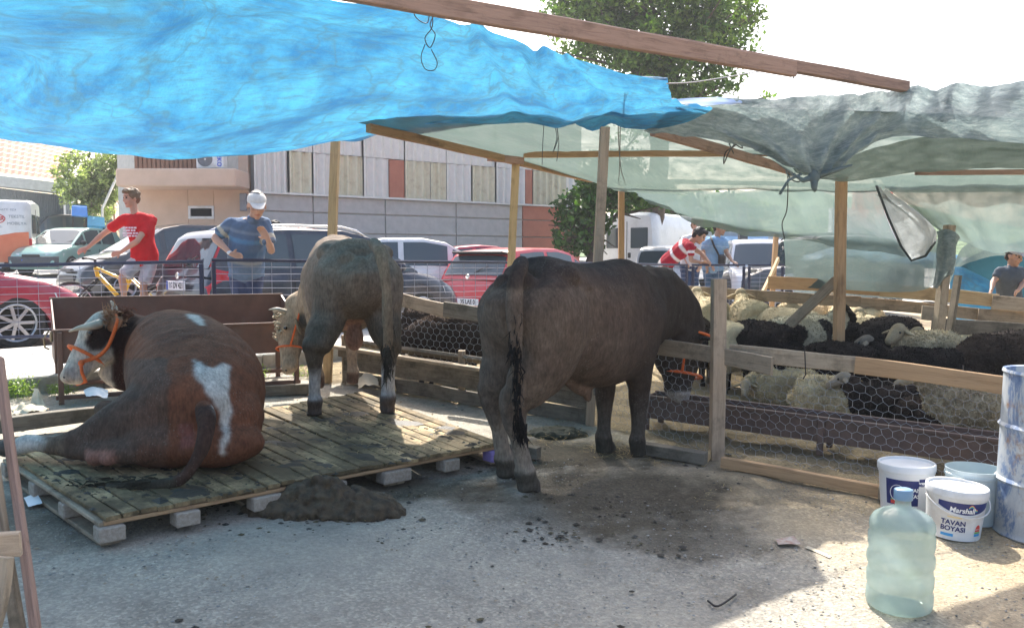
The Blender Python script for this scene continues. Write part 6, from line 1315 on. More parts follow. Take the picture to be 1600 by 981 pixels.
    faces += [(a, a + 1, a + 2, a + 4) for a in k] + [(a + 4, a + 2, a + 3) for a in k]; me2.from_pydata(np.concatenate([co, q]).tolist(), [], faces); me2.polygons.foreach_set('use_smooth', [True] * len(me2.polygons)); me2.materials.append(M_FLC)
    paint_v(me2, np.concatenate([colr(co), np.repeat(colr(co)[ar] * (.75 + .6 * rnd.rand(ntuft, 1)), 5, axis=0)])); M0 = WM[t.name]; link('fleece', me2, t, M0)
    # head
    b = MB(); n = (hm - hp).normalized(); L = (hm - hp).length; u = V(0, 0, 1); u = (u - n * u.dot(n)).normalized(); sd_ = n.cross(u)
    def hq(tt, w_, h_): pp = hp + n * L * tt; return (pp.x, pp.y, pp.z, w_, h_)
    ring_loft(b, [hq(-.15, .055, .06), hq(.1, .068, .078), hq(.4, .06, .07), hq(.75, .042, .05), hq(1.0, .034, .036)], 4, 12, 2.1, u); me = remesh(b, .012, 3); paint_v(me, np.tile(hcol, (len(me.vertices), 1))); me.materials.append(M_SFACE); hd = link('head', me, t, M0)
    for sg in (-1, 1):
        bb, tt = hp + n * L * .08 + sd_ * sg * .06, hp + n * L * .10 + sd_ * sg * .17 - V(0, 0, .035); ear(hd, M0 @ bb, M0 @ tt, V(0, 0, 1), hcol, .03, mat=M_SFACE); m = MB(); ball(m, hp + n * L * .38 + sd_ * sg * .057 + u * .025, .012, 6); m.build('eye', M_EYE, hd, M0)
    if not lying:
        for sx in (-.30, .28):
            for sy in (-1, 1):
                b = MB(); ring_loft(b, [(sx, sy * .11, .26, .03, .034), (sx - .012 * (sx < 0), sy * .11, .16, .024, .027), (sx, sy * .11, .06, .020, .021), (sx + .012, sy * .11, .028, .026, .032), (sx + .014, sy * .11, .004, .028, .036)], 3, 8, 2, V(1, 0, 0)); me = b.mesh('leg', M_SFACE, True, True); paint_v(me, np.tile(lcol, (len(me.vertices), 1))); link('leg', me, t, M0)
    return t
SP = {
 'cream': sheep_proto('stand', CREAM, (.45, .38, .26), (.35, .29, .2), 1, tl=.55, curl=.15, ntuft=6000), 'cream_wool': sheep_proto('stand', (.72, .60, .40), (.45, .38, .26), (.35, .29, .2), 10, tl=1.25, curl=1.0, ntuft=11000), 'cream_down': sheep_proto('stand', (.80, .67, .45), (.42, .36, .26), (.3, .25, .18), 2, headpose='down', tl=.5, curl=.1, ntuft=5000),
 'black': sheep_proto('stand', BLACK, (.02, .018, .018), (.02, .018, .018), 3, headpose='down', curl=.9), 'brown': sheep_proto('stand', BROWN, (.025, .02, .018), (.03, .025, .02), 4, headpose='down', curl=1.6, ntuft=9000),
 'spotted': sheep_proto('stand', (.70, .63, .47), (.03, .025, .02), (.3, .25, .18), 5, spots=[(.10, -.15, .6, .10, BLACK), (.10, -.2, .45, .09, BLACK), (.34, -.1, .5, .15, BLACK), (-.25, -.18, .56, .09, BLACK), (.3, .1, .62, .12, BLACK), (-.1, .12, .66, .1, BLACK), (-.46, -.08, .42, .06, BLACK)]),
 'lie': sheep_proto('lie', (.80, .66, .41), (.5, .42, .29), CREAM, 6, headpose='side', spots=[(.05, 0, .48, .10, BLACK), (.2, .1, .44, .07, BLACK)]), 'lie2': sheep_proto('lie', (.80, .66, .41), (.5, .42, .29), CREAM, 7, headpose='side'),
 'black_up': sheep_proto('stand', BLACK, (.30, .27, .23), (.02, .018, .018), 9, headpose='up', curl=.9, spots=[(.45, 0, .62, .05, (.6, .55, .45))]), 'lie_black': sheep_proto('lie', (.03, .024, .022), (.42, .35, .26), BLACK, 8, headpose='up', curl=1.3)}
SHEEP = [
 ('cream_wool', 1535, 6.3, 172, .78, 'large cream sheep standing against the wire beside the blue barrel'), ('lie', 1228, 7.75, 150, .70, 'curled up cream sheep with black patches on its back, lying behind the wire'), ('lie2', 1305, 7.3, 330, .72, 'plain cream sheep lying right of the patched curled up one'),
 ('lie_black', 1402, 7.0, 165, .74, 'dark sheep lying behind the wire with a pale face turned left'), ('lie_black', 1458, 6.6, 100, .70, 'blackish sheep lying close to the trough beside the large cream one'),
 ('black_up', 1440, 7.6, 150, .84, 'black sheep standing just behind the lying dark sheep'), ('cream_wool', 1452, 8.15, 215, .95, 'fluffy cream sheep standing between black ones, right of middle in the pen'), ('brown', 1560, 7.8, 200, .98, 'big dark brown woolly sheep standing at the right behind the large cream one'),
 ('black', 1390, 9.1, 215, 1.0, 'round black sheep standing in front of the netted leaning post'), ('cream', 1352, 9.5, 75, .92, 'cream sheep with its rump showing left of the round black sheep'), ('cream_down', 1330, 10.1, 115, .92, 'pale sheep pressed against the back boards behind the tall post'),
 ('spotted', 1258, 8.7, 28, 1.04, 'white sheep with big black spots standing behind the slanting brace'), ('cream', 1106, 10.6, 92, 1.06, 'left one of the two cream sheep rumps under the back rail'), ('cream', 1172, 10.2, 86, 1.08, 'right one of the two cream sheep rumps under the back rail'), ('cream_down', 1230, 9.6, 115, 1.04, 'yellowish sheep standing just left of the white spotted one'),
 ('cream_down', 1138, 8.6, 95, .95, 'pale sheep partly behind the stout front fence post'), ('black', 1186, 8.3, 118, 1.0, 'black sheep standing left of the brace with its head down'), ('brown', 1082, 8.9, 80, .95, 'dark curly sheep just beyond the neck of the dark brown bull'),
 ('cream', 1500, 8.5, 190, .86, 'small cream sheep peeping out right of the fluffy cream one'), ('black', 1606, 8.7, 160, .92, 'black sheep cut by the right edge under the back boards'), ('cream', 1625, 8.1, 160, .82, 'cream sheep cut by the right edge below the black one'),
 ('brown', 690, 9.1, 20, .98, 'rear dark curly sheep behind the old side boards'), ('brown', 706, 8.4, 210, .96, 'front dark curly sheep with brownish back behind the old side boards'), ('cream_down', 768, 8.9, 70, 1.0, 'cream sheep showing between the front sheep and the dark brown bull'),
 ('black', 1316, 7.9, 130, .82, 'black sheep whose back shows just above the front fence board'), ('cream', 1258, 11.3, 30, 1.0, 'white backed sheep behind the slanting brace, farthest in the pen'), ('cream', 1335, 11.0, 120, .95, 'white backed sheep far behind the tall post'),
 ('black_up', 1312, 9.1, 215, .9, 'black sheep with a white blaze close behind the tall post')]
used = set()
for it in SHEEP:
    v, px_, Y_, hd_, sc_, lb_ = it[:6]; p = cpos(px_, Y_); M = Matrix.Translation(p) @ Matrix.Rotation(math.radians(hd_), 4, 'Z') @ Matrix.Diagonal((sc_, sc_, sc_, 1))
    src = SP[v]
    if v in used: o = copy_tree(src, M)
    else: o = src; o.matrix_basis = M; used.add(v)
    o['label'] = lb_; o['group'] = 'sheep crowded in the pen'
# ================================================================ people
M_SKIN = vcol_mat('skin', .55, .12, 8, .1, 60, spec=.35); M_CLOTH = vcol_mat('clothing_fabric', .85, .2, 18, .35, 160, spec=.15); M_HAIR = vcol_mat('hair', .6, .4, 50, .6, 140, spec=.3); M_SHOE = vcol_mat('shoe', .6, .15, 10, .1)
def person(label, J, s=1.0, face=(-.5, -.8, -.1), skin=(.50, .30, .21), hair=(.05, .035, .025), hairlen=0.0, shirt=None, legs=None, shoes=(.6, .6, .6), cap=None, belly=0.0, group=None, stripe=None, headup=(0, 0, 1), nohair=False, collar=None, hands=('rest', 'rest')):
    """J: world joints - pel, chest, neck, head, shL, shR, elL, elR, wrL, wrR, haL, haR (hand tips), hipL.. knL, knR, anL, anR, toL, toR.  L/R are picture sides"""
    J = {k: Vector(v) for k, v in J.items()}; base = (J['anL'] + J['anR']) / 2; t = thing('person', label, 'person', (base.x, base.y, gz(base.x, base.y)), 0, group)
    f = Vector(face).normalized(); u = Vector(headup); u = (u - f * u.dot(f)).normalized(); r = f.cross(u); H = J['head']
    hs = 1.13; H = H + u * .012
    def hp(a, b, c): return H + (f * a + r * b + u * c) * s * hs
    _ball = globals()['ball']
    def ball(m_, c_, r_, n=10, R=None): _ball(m_, c_, tuple(x * hs for x in r_) if hasattr(r_, '__len__') else r_ * hs, n, R)
    ax = (J['shR'] - J['shL']).normalized(); up = (J['chest'] - J['pel']).normalized(); fw = up.cross(ax).normalized()
    if fw.dot(f) < 0: fw = -fw
    def limb(mb, pts, sub=3, n=10, roll=None): ring_loft(mb, [(*Vector(p), a * s, b * s) for p, a, b in pts], sub, n, 2, roll or fw)
    mb = MB(); pel, ch, nk = J['pel'], J['chest'], J['neck']
    def torso(mb, g, top=True):
        mid = pel.lerp(ch, .45) + fw * belly * .5 * s
        ring_loft(mb, [(*(pel - up * .12 * s), (.12 + g) * s, (.09 + g) * s), (*pel, (.165 + g) * s, (.115 + g + belly * .4) * s), (*mid, (.150 + g + belly * .3) * s, (.11 + g + belly) * s), (*pel.lerp(ch, .8), (.175 + g) * s, (.118 + g + belly * .3) * s), (*(ch + up * .0), (.165 + g) * s, (.10 + g) * s), (*(ch + up * .055 * s), (.10 + g) * s, (.07 + g) * s)], 4, 18, 2.4, fw)
    torso(mb, 0)
    limb(mb, [(ch, .07, .07), (nk, .055, .06), (hp(-.02, 0, -.04), .052, .058)])
    # head
    F3 = Matrix((f, r, u)).transposed()
    ball(mb, hp(-.012, 0, .035), (.098 * s, .076 * s, .095 * s), 12, F3); ball(mb, hp(.028, 0, -.035), (.062 * s, .058 * s, .072 * s), 10, F3); ball(mb, hp(.062, 0, -.088), (.024 * s, .028 * s, .02 * s), 8, F3)
    limb(mb, [(hp(.082, 0, .02), .010, .010), (hp(.100, 0, -.012), .014, .014), (hp(.092, 0, -.028), .016, .012)], 2, 8)
    ball(mb, hp(.078, 0, .042), (.014 * s, .05 * s, .010 * s), 6, F3); ball(mb, hp(.079, 0, -.056), (.012 * s, .024 * s, .010 * s), 6, F3)
    for q in (-1, 1): ball(mb, hp(-.008, q * .080, -.005), (.018 * s, .010 * s, .030 * s), 6, F3); ball(mb, hp(.052, q * .045, -.018), (.03 * s, .022 * s, .022 * s), 6, F3)
    for sd_ in ('L', 'R'):
        sh, el, wr, ha = J['sh' + sd_], J['el' + sd_], J['wr' + sd_], J['ha' + sd_]
        limb(mb, [(ch.lerp(sh, .6), .06, .06), (sh, .062, .058), (sh.lerp(el, .35), .052, .05), (sh.lerp(el, .8), .042, .042), (el, .040, .040), (el.lerp(wr, .25), .042, .038), (el.lerp(wr, .7), .030, .028), (wr, .027, .023)])
        d = (ha - wr).normalized(); w_ = d.cross(f if abs(d.dot(f)) < .9 else V(0, 0, 1)).normalized(); pn = w_.cross(d).normalized(); Lh = .185 * s; pal = wr + d * .045 * s
        ring_loft(mb, [(*wr, .022 * s, .026 * s), (*(wr + d * .03 * s), .017 * s, .034 * s), (*(wr + d * .07 * s), .016 * s, .041 * s), (*(wr + d * .095 * s), .014 * s, .038 * s)], 3, 10, 2.2, w_)
        curl = pn * (-1 if pn.z > 0 else 1)
        for q, (o_, l_) in enumerate(((-.031, .068), (-.011, .080), (.010, .074), (.030, .058))):
            a = wr + d * .085 * s + w_ * o_ * s; b = a + d * l_ * .45 * s + curl * .006 * s; c = b + d * l_ * .35 * s + curl * .016 * s; e = c + d * l_ * .15 * s + curl * .020 * s; limb(mb, [(a, .0100, .0100), (b, .0095, .0095), (c, .0088, .0088), (e, .0075, .0075)], 2, 7)
        a = wr + d * .03 * s - w_ * .022 * s; limb(mb, [(a, .012, .012), (a + (d * .5 - w_) * .028 * s, .0115, .0115), (a + (d * .9 - w_ * .9) * .05 * s + curl * .006, .0095, .0095)], 2, 7)
        hip = pel + ax * (-.085 if sd_ == 'L' else .085) * s - up * .04 * s; kn, an, to = J['kn' + sd_], J['an' + sd_], J['to' + sd_]
        limb(mb, [(hip, .09, .095), (hip.lerp(kn, .3), .082, .088), (hip.lerp(kn, .8), .058, .060), (kn, .052, .056), (kn.lerp(an, .3), .050, .054), (kn.lerp(an, .75), .034, .036), (an, .032, .036)])
        limb(mb, [(an + V(0, 0, .02), .03, .035), (an.lerp(to, .2) - V(0, 0, .035 * s), .033, .04), (to - V(0, 0, .035 * s), .035, .02)], 2, 8, V(0, 0, 1))
    me = remesh(mb, .0085, 3, .5); co = get_co(me); c = base_cols(co, skin); rel = (co - np.array(H)) / s / hs; a_, b_, c_ = rel @ np.array(f), rel @ np.array(r), rel @ np.array(u); hd = np.linalg.norm(rel, axis=1) < .16
    c = lerpc(c, hd * (np.abs(c_ + .057) < .007) * (np.abs(b_) < .026) * (a_ > .05), tuple(x * y for x, y in zip(skin, (.72, .42, .45)))); c = lerpc(c, hd * (np.abs(c_ - .040) < .006) * (np.abs(np.abs(b_) - .032) < .018) * (a_ > .04) * .9, tuple(x * .35 for x in skin))
    c = lerpc(c, hd * (c_ < -.03) * (a_ > .0) * .22, tuple(x * .5 for x in skin)); paint_v(me, c); me.materials.append(M_SKIN); link('body', me, t)
    for q in (-1, 1): m = MB(); ball(m, hp(.0735, q * .031, .018), .0125 * s, 6); m.build('eye', M_EYE, t, smooth=True)
    def cloth_piece(nm, mb_, colfn, mat=M_CLOTH, vox=.012, amp=.006, fr=7):
        me = remesh(mb_, vox, 3, .5); co = get_co(me); no = get_no(me); co = co + no * (amp * 1.7 * fnoise(co * np.array([1, 1, .7]), fr * 1.9, 3, 3))[:, None]; set_co(me, co); paint_v(me, colfn(co)); me.materials.append(mat); return link(nm, me, t)
    if shirt is not None:
        mb = MB(); torso(mb, .020); bot = shirt.get('drop', .0)
        if bot: ring_loft(mb, [(*pel, .18 * s, (.13 + belly * .5) * s), (*(pel - V(0, 0, bot * s)), .19 * s, (.14 + belly * .4) * s)], 3, 16, 2.4, fw)
        for sd_ in ('L', 'R'):
            sh, el = J['sh' + sd_], J['el' + sd_]; k = shirt.get('sleeve', .62); e = sh.lerp(el, k); limb(mb, [(ch.lerp(sh, .5), .075, .075), (sh, .082, .078), (sh.lerp(e, .5), .076, .072), (e, .072, .070)])
        if shirt.get('collar'): ring_loft(mb, [(*(nk - up * .02 * s), .075 * s, .08 * s), (*(nk + up * .025 * s), .066 * s, .07 * s)], 2, 12, 2, fw)
        def sc_(co):
            c = base_cols(co, shirt['col']); tt = (co - np.array(pel)) @ np.array(up) / s
            for (lo, hi, cc, soft) in shirt.get('bands', ()): m_ = np.clip((tt - lo) / soft, 0, 1) * np.clip((hi - tt) / soft, 0, 1); c = lerpc(c, m_, cc)
            for (sd_, lo, hi, cc) in shirt.get('arm_bands', ()):
                a = J['sh' + sd_]; d = J['el' + sd_] - a; q = ((co - np.array(a)) @ np.array(d)) / d.length_squared; dist = np.linalg.norm((co - np.array(a)) - q[:, None] * np.array(d), axis=1); c = lerpc(c, (q > lo) * (q < hi) * (dist < .11 * s) * ((co - np.array(ch)) @ np.array(ax) * (-1 if sd_ == 'L' else 1) > .13 * s) * 1.0, cc)
            return c
        cloth_piece('shirt', mb, sc_)
    if legs is not None:
        mb = MB(); ring_loft(mb, [(*(pel - up * .10 * s), .15 * s, .12 * s), (*(pel - up * .02 * s), .178 * s, (.13 + belly * .2) * s), (*(pel + up * .05 * s), .165 * s, (.12 + belly * .3) * s)], 3, 16, 2.4, fw)
        for sd_ in ('L', 'R'):
            hip = pel + ax * (-.085 if sd_ == 'L' else .085) * s - up * .04 * s; kn, an = J['kn' + sd_], J['an' + sd_]
            if legs.get('short'): e = hip.lerp(kn, legs['short']); limb(mb, [(hip, .105, .11), (hip.lerp(e, .5), .10, .105), (e, .092, .096)])
            else: limb(mb, [(hip, .105, .11), (hip.lerp(kn, .5), .085, .09), (kn, .068, .072), (kn.lerp(an, .5), .06, .064), (an + V(0, 0, .01), .055, .062)])
        cloth_piece('trousers' if not legs.get('short') else 'shorts', mb, lambda co: base_cols(co, legs['col']) * (.85 + .2 * fnoise(co, 6, 2, 2))[:, None])
    for sd_ in ('L', 'R'):
        an, to = J['an' + sd_], J['to' + sd_]; mb = MB(); limb(mb, [(an + V(0, 0, .01), .045, .05), (an - V(0, 0, .035 * s), .047, .055), (an.lerp(to, .35) - V(0, 0, .05 * s), .048, .045), (an.lerp(to, .8) - V(0, 0, .06 * s), .05, .032), (to + (to - an).normalized() * .02 - V(0, 0, .065 * s), .038, .02)], 3, 12, V(0, 0, 1)); me = mb.mesh('shoe', M_SHOE, True, True); paint_v(me, np.tile(shoes, (len(me.vertices), 1))); link('shoe', me, t)
    if not nohair:
        mb = MB(); ball(mb, hp(-.024, 0, .052), (.098 * s, .083 * s, .090 * s), 12, F3); ball(mb, hp(-.06, 0, .0), (.05 * s, .07 * s, .075 * s), 10, F3)
        if hairlen: ball(mb, hp(.045, 0, .095), (.055 * s, .068 * s, .035 * s), 10, F3); [ball(mb, hp(-.01, q * .07, .035), (.055 * s, .022 * s, .045 * s), 8, F3) for q in (-1, 1)]
        me = remesh(mb, .009, 2); co = get_co(me); no = get_no(me); co = co + no * (.007 * fnoise(co, 40, 3, 2))[:, None]; rel = (co - np.array(H)) / s / hs; a_, c_ = rel @ np.array(f), rel @ np.array(u); over = (a_ > .055) & (c_ < .062); co[over] -= np.array(f) * .03 * s; set_co(me, co); paint_v(me, np.tile(hair, (len(co), 1))); me.materials.append(M_HAIR); link('hair', me, t)
    if cap is not None:
        mb = MB(); ball(mb, hp(-.010, 0, .056), (.108 * s, .088 * s, .078 * s), 14, F3); me = remesh(mb, .009, 2); co = get_co(me); rel = (co - np.array(H)) / s / hs; c_ = rel @ np.array(u); low = c_ < .045; co[low] += np.array(u)[None] * (.045 - c_[low])[:, None] * s * hs * .95; set_co(me, co); paint_v(me, np.tile(cap, (len(co), 1))); me.materials.append(M_CLOTH); cp = link('cap', me, t)
        mb = MB(); P = []
        for i in range(9):
            a = (i / 8 - .5) * 2.0; P.append([hp(.07 * math.cos(a * .6) + .012, .084 * math.sin(a), .058), hp(.115 * math.cos(a * .8) + .02, .078 * math.sin(a), .052), hp(.195 * math.cos(a) ** .5 if math.cos(a) > 0 else 0, .060 * math.sin(a), .036)])
        mb.grid(P); mb.grid([[q + u * .005 * s for q in row] for row in P]); me = mb.mesh('peak', M_CLOTH, True); paint_v(me, np.tile(cap, (len(me.vertices), 1))); link('peak', me, cp)
    return t, hp
def q(px, py, Y): return W(px, py, Y)
def gr(px, Y, h=.085): x = (px - CX) / F * Y; return V(x, Y, gz(x, Y) + h)
GR = 'people around the pens'
# man in the white cap
Y0 = 9.62; kerb = .12
tm, hpm = person('man in a white cap and blue striped polo, hand on hip', dict(
    pel=q(385, 424, Y0 + .12), chest=q(389, 352, Y0 - .08), neck=q(396, 341, Y0 - .14), head=q(401, 324, Y0 - .22), shL=q(362, 351, Y0 - .08), shR=q(413, 352, Y0 - .1), elL=q(336, 372, Y0 - .10), wrL=q(361, 397, Y0 - .30), haL=q(384, 402, Y0 - .34),
    elR=q(424, 392, Y0 - .22), wrR=q(419, 374, Y0 - .38), haR=q(411, 362, Y0 - .40), knL=q(378, 482, Y0), knR=q(398, 482, Y0), anL=gr(376, Y0, .09 + kerb), anR=gr(400, Y0, .09 + kerb), toL=gr(371, Y0 - .2, .09 + kerb), toR=gr(402, Y0 - .2, .09 + kerb)), 1.04,
    face=(.35, -.85, -.38), skin=(.52, .31, .22), hair=(.3, .28, .26), cap=(.72, .70, .66), belly=.065, group=GR, shoes=(.55, .55, .55),
    shirt=dict(col=(.13, .19, .29), sleeve=.70, drop=.05, collar=True, bands=[(-.3, -.12, (.36, .42, .48), .04), (.0, .07, (.16, .24, .36), .04), (.15, .22, (.34, .35, .34), .04), (.24, .33, (.09, .16, .27), .04), (.38, .44, (.14, .28, .44), .02), (.47, .52, (.28, .34, .42), .03)], arm_bands=[('L', .42, .60, (.55, .52, .42)), ('R', .42, .60, (.5, .47, .4))]), legs=dict(col=(.09, .11, .19)))
m = MB(); w_ = q(359, 395, Y0 - .29); ball(m, w_, (.034, .032, .022), 8); m.build('wrist_watch', M_WHITE, tm, smooth=True)
# boy on the bicycle
YB = 11.45
person('boy in a red t-shirt and pale shorts holding the handlebars of a yellow bicycle', dict(
    pel=q(226, 402, YB), chest=q(217, 342, YB), neck=q(210, 331, YB), head=q(205, 312, YB - .02), shL=q(194, 343, YB - .05), shR=q(237, 344, YB + .03), elL=q(161, 366, YB - .05), wrL=q(137, 387, YB - .12), haL=q(120, 394, YB - .16),
    elR=q(214, 377, YB - .25), wrR=q(189, 394, YB - .22), haR=q(170, 399, YB - .22), knL=q(191, 434, YB - .18), knR=q(224, 448, YB - .1), anL=q(196, 478, YB - .12), anR=gr(228, YB - .1), toL=q(182, 482, YB - .16), toR=gr(214, YB - .14)), .93,
    face=(-.62, -.75, -.12), skin=(.52, .31, .21), hair=(.20, .13, .075), hairlen=1, group=GR, shoes=(.5, .5, .5), shirt=dict(col=(.62, .025, .03), sleeve=.62, drop=.06), legs=dict(col=(.58, .60, .62), short=.85))
m = MB(); rr = random.Random(3); c0 = q(201, 362, YB - .165)
for r_ in range(4):
    x = 0
    for k in range(5): w = rr.uniform(.02, .04); m.box(c0 + V(-.06 + x, .004 * k, .05 - .035 * r_), (w, .004, .022)); x += w + .006
m.build('shirt_print', flat('shirt_print_white', (.8, .7, .72)), list(C.objects)[-1].parent if False else [o for o in C.objects if o.get('label', '').startswith('boy in a red')][0])
# yellow bicycle
bk = thing('bicycle', 'yellow framed mountain bicycle standing behind the railing under the boy', 'bicycle', gr(180, YB, 0)); M_YEL = paint('yellow_bicycle_paint', (.75, .50, .01)); M_SPOKE = flat('spoke_steel', (.5, .5, .5), .3, .9)
zf = lambda px: gr(px, YB, 0)
Fc, Rc = zf(112) + V(0, 0, .335), zf(256) + V(0, 0, .335)
for cc in (Fc, Rc):
    m = MB(); m.tube([cc + V(.315 * math.cos(a), 0, .315 * math.sin(a)) for a in np.linspace(0, 2 * PI, 41)], .022, 8, False); wh = m.build('wheel', M_TYRE, bk, smooth=True)
    m = MB(); m.tube([cc + V(.288 * math.cos(a), 0, .288 * math.sin(a)) for a in np.linspace(0, 2 * PI, 41)], .009, 6, False); m.build('rim', M_RIM, wh, smooth=True); m = MB()
    for i in range(18): a = 2 * PI * i / 18; m.tube([cc + V(0, .03 * (-1) ** i, 0), cc + V(.288 * math.cos(a), 0, .288 * math.sin(a))], .0015, 3, False)
    m.tube([cc + V(0, -.05, 0), cc + V(0, .05, 0)], .02, 8); m.build('spokes', M_SPOKE, wh)
ht, hb, bb, stp, sad = q(149, 418, YB), q(153, 432, YB), q(191, 470, YB), q(206, 430, YB), q(213, 408, YB)
m = MB(); m.tube([ht, hb], .028, 8); m.tube([hb + V(.01, 0, .01), bb], .030, 8); m.tube([ht + V(.02, 0, -.01), stp + V(-.02, 0, -.1)], .020, 8); m.tube([bb, stp], .019, 8); m.tube([stp + V(.0, .05, -.05), Rc + V(0, .06, 0)], .011, 6); m.tube([stp + V(0, -.05, -.05), Rc + V(0, -.06, 0)], .011, 6); m.tube([bb + V(0, .05, 0), Rc + V(0, .06, 0)], .011, 6); m.tube([bb + V(0, -.05, 0), Rc + V(0, -.06, 0)], .011, 6); m.build('frame', M_YEL, bk, smooth=True)
m = MB(); m.tube([hb + V(0, 0, -.02), hb + V(-.02, 0, -.07)], .026, 8)
for sy in (-.055, .055): m.tube([hb + V(-.02, sy, -.06), Fc.lerp(hb, .55) + V(0, sy, 0), Fc + V(0, sy, 0)], .017, 7)
m.build('fork', M_BLACK, bk, smooth=True)
m = MB(); hs_ = ht + V(0, 0, .10); m.tube([ht, hs_], .018, 7); m.tube([hs_ + V(.02, .32, .02), hs_ + V(-.03, .12, .02), hs_, hs_ + V(-.03, -.12, .02), hs_ + V(.02, -.32, .02)], .013, 7); m.tube([hs_ + V(.0, -.30, .02), hs_ + V(.03, -.38, .02)], .018, 7); m.tube([hs_ + V(0, .30, .02), hs_ + V(.03, .38, .02)], .018, 7); m.build('handlebar', M_BLACK, bk, smooth=True)
m = MB(); m.tube([stp, sad], .014, 7); ball(m, sad + V(.02, 0, .01), (.13, .07, .03), 8); m.build('saddle', M_BLACK, bk, smooth=True)
m = MB(); m.lathe([(.02, -.006), (.085, -.006), (.085, .006), (.02, .006)], 20, Matrix.Translation(bb + V(0, -.06, 0)) @ Matrix.Rotation(PI / 2, 4, 'X')); m.tube([bb, bb + V(.02, -.09, .01), bb + V(.06, -.10, -.14)], .011, 6); m.tube([bb, bb + V(-.02, .09, 0), bb + V(-.06, .1, .14)], .011, 6); m.box(bb + V(.06, -.14, -.14), (.09, .08, .02)); m.box(bb + V(-.06, .14, .14), (.09, .08, .02)); m.build('crankset', M_BLACK, bk)
# men leaning at the right end of the railing
YR = 15.35
person('man in a red and white striped polo leaning over the railing', dict(
    pel=q(1042, 410, YR + .25), chest=q(1073, 383, YR), neck=q(1080, 378, YR), head=q(1092, 370, YR - .1), shL=q(1070, 381, YR + .22), shR=q(1078, 386, YR - .2), elL=q(1096, 396, YR + .1), wrL=q(1109, 411, YR - .1), haL=q(1119, 424, YR - .2),
    elR=q(1080, 407, YR - .25), wrR=q(1096, 410, YR - .3), haR=q(1105, 412, YR - .3), knL=q(1044, 462, YR + .25), knR=q(1052, 462, YR + .15), anL=gr(1042, YR + .25, .2), anR=gr(1054, YR + .2, .2), toL=gr(1052, YR + .1, .2), toR=gr(1064, YR + .05, .2)), 1.02,
    face=(.75, -.35, -.5), headup=(.3, 0, 1), skin=(.42, .25, .17), hair=(.02, .018, .018), hairlen=1, group=GR, shoes=(.1, .1, .1), shirt=dict(col=(.33, .012, .03), sleeve=.62, drop=.0, bands=[(-.3, -.02, (.72, .68, .68), .02), (.20, .27, (.72, .68, .68), .015), (.42, .5, (.7, .65, .65), .02)], arm_bands=[('R', .3, .5, (.7, .66, .66)), ('L', .3, .5, (.7, .66, .66))]), legs=dict(col=(.13, .13, .12), short=1.0))
YR = 16.1
person('fair haired man in a white shirt and blue shorts behind the leaning man', dict(
    pel=q(1078, 412, YR), chest=q(1083, 373, YR), neck=q(1086, 364, YR), head=q(1089, 353, YR), shL=q(1070, 375, YR), shR=q(1095, 376, YR), elL=q(1064, 393, YR), wrL=q(1072, 408, YR - .1), haL=q(1078, 416, YR - .12), elR=q(1099, 394, YR), wrR=q(1094, 412, YR - .1), haR=q(1092, 422, YR - .12),
    knL=q(1074, 447, YR), knR=q(1084, 447, YR), anL=gr(1074, YR, .2), anR=gr(1085, YR, .2), toL=gr(1076, YR - .2, .2), toR=gr(1088, YR - .2, .2)), 1.0, face=(.5, -.8, -.15), skin=(.5, .32, .24), hair=(.25, .16, .09), hairlen=1, group=GR, shoes=(.3, .3, .3), shirt=dict(col=(.66, .67, .68)), legs=dict(col=(.06, .10, .20), short=.95))
YR = 15.6
tb, _ = person('bearded man in a light blue t-shirt with a black shoulder bag by the railing', dict(
    pel=q(1114, 415, YR), chest=q(1117, 376, YR), neck=q(1121, 368, YR), head=q(1125, 357, YR), shL=q(1104, 378, YR + .05), shR=q(1130, 378, YR - .05), elL=q(1100, 398, YR), wrL=q(1103, 413, YR - .1), haL=q(1106, 423, YR - .12), elR=q(1136, 396, YR - .1), wrR=q(1144, 408, YR - .35), haR=q(1152, 413, YR - .45),
    knL=q(1110, 460, YR), knR=q(1120, 460, YR), anL=gr(1110, YR, .2), anR=gr(1121, YR, .2), toL=gr(1114, YR - .2, .2), toR=gr(1126, YR - .2, .2)), 1.03, face=(.75, -.6, -.2), skin=(.42, .26, .18), hair=(.035, .025, .02), hairlen=1, group=GR, shoes=(.12, .12, .12), shirt=dict(col=(.24, .40, .60), drop=.08, bands=[(.33, .345, (.6, .66, .7), .01)]), legs=dict(col=(.10, .18, .30)))
m = MB(); m.tube([q(1110, 369, YR - .1), q(1116, 385, YR - .19), q(1124, 400, YR - .2), q(1128, 408, YR - .18)], .018, 6); m.build('bag_strap', M_BLACK, tb, smooth=True)
bag = thing('shoulder_bag', 'small black shoulder bag hanging at the hip of the bearded man', 'bag', q(1128, 408, YR - .2)); m = MB(); m.cbox(q(1128, 406, YR - .2), (.13, .08, .19), .03); m.build('pouch', M_BLACK, bag)
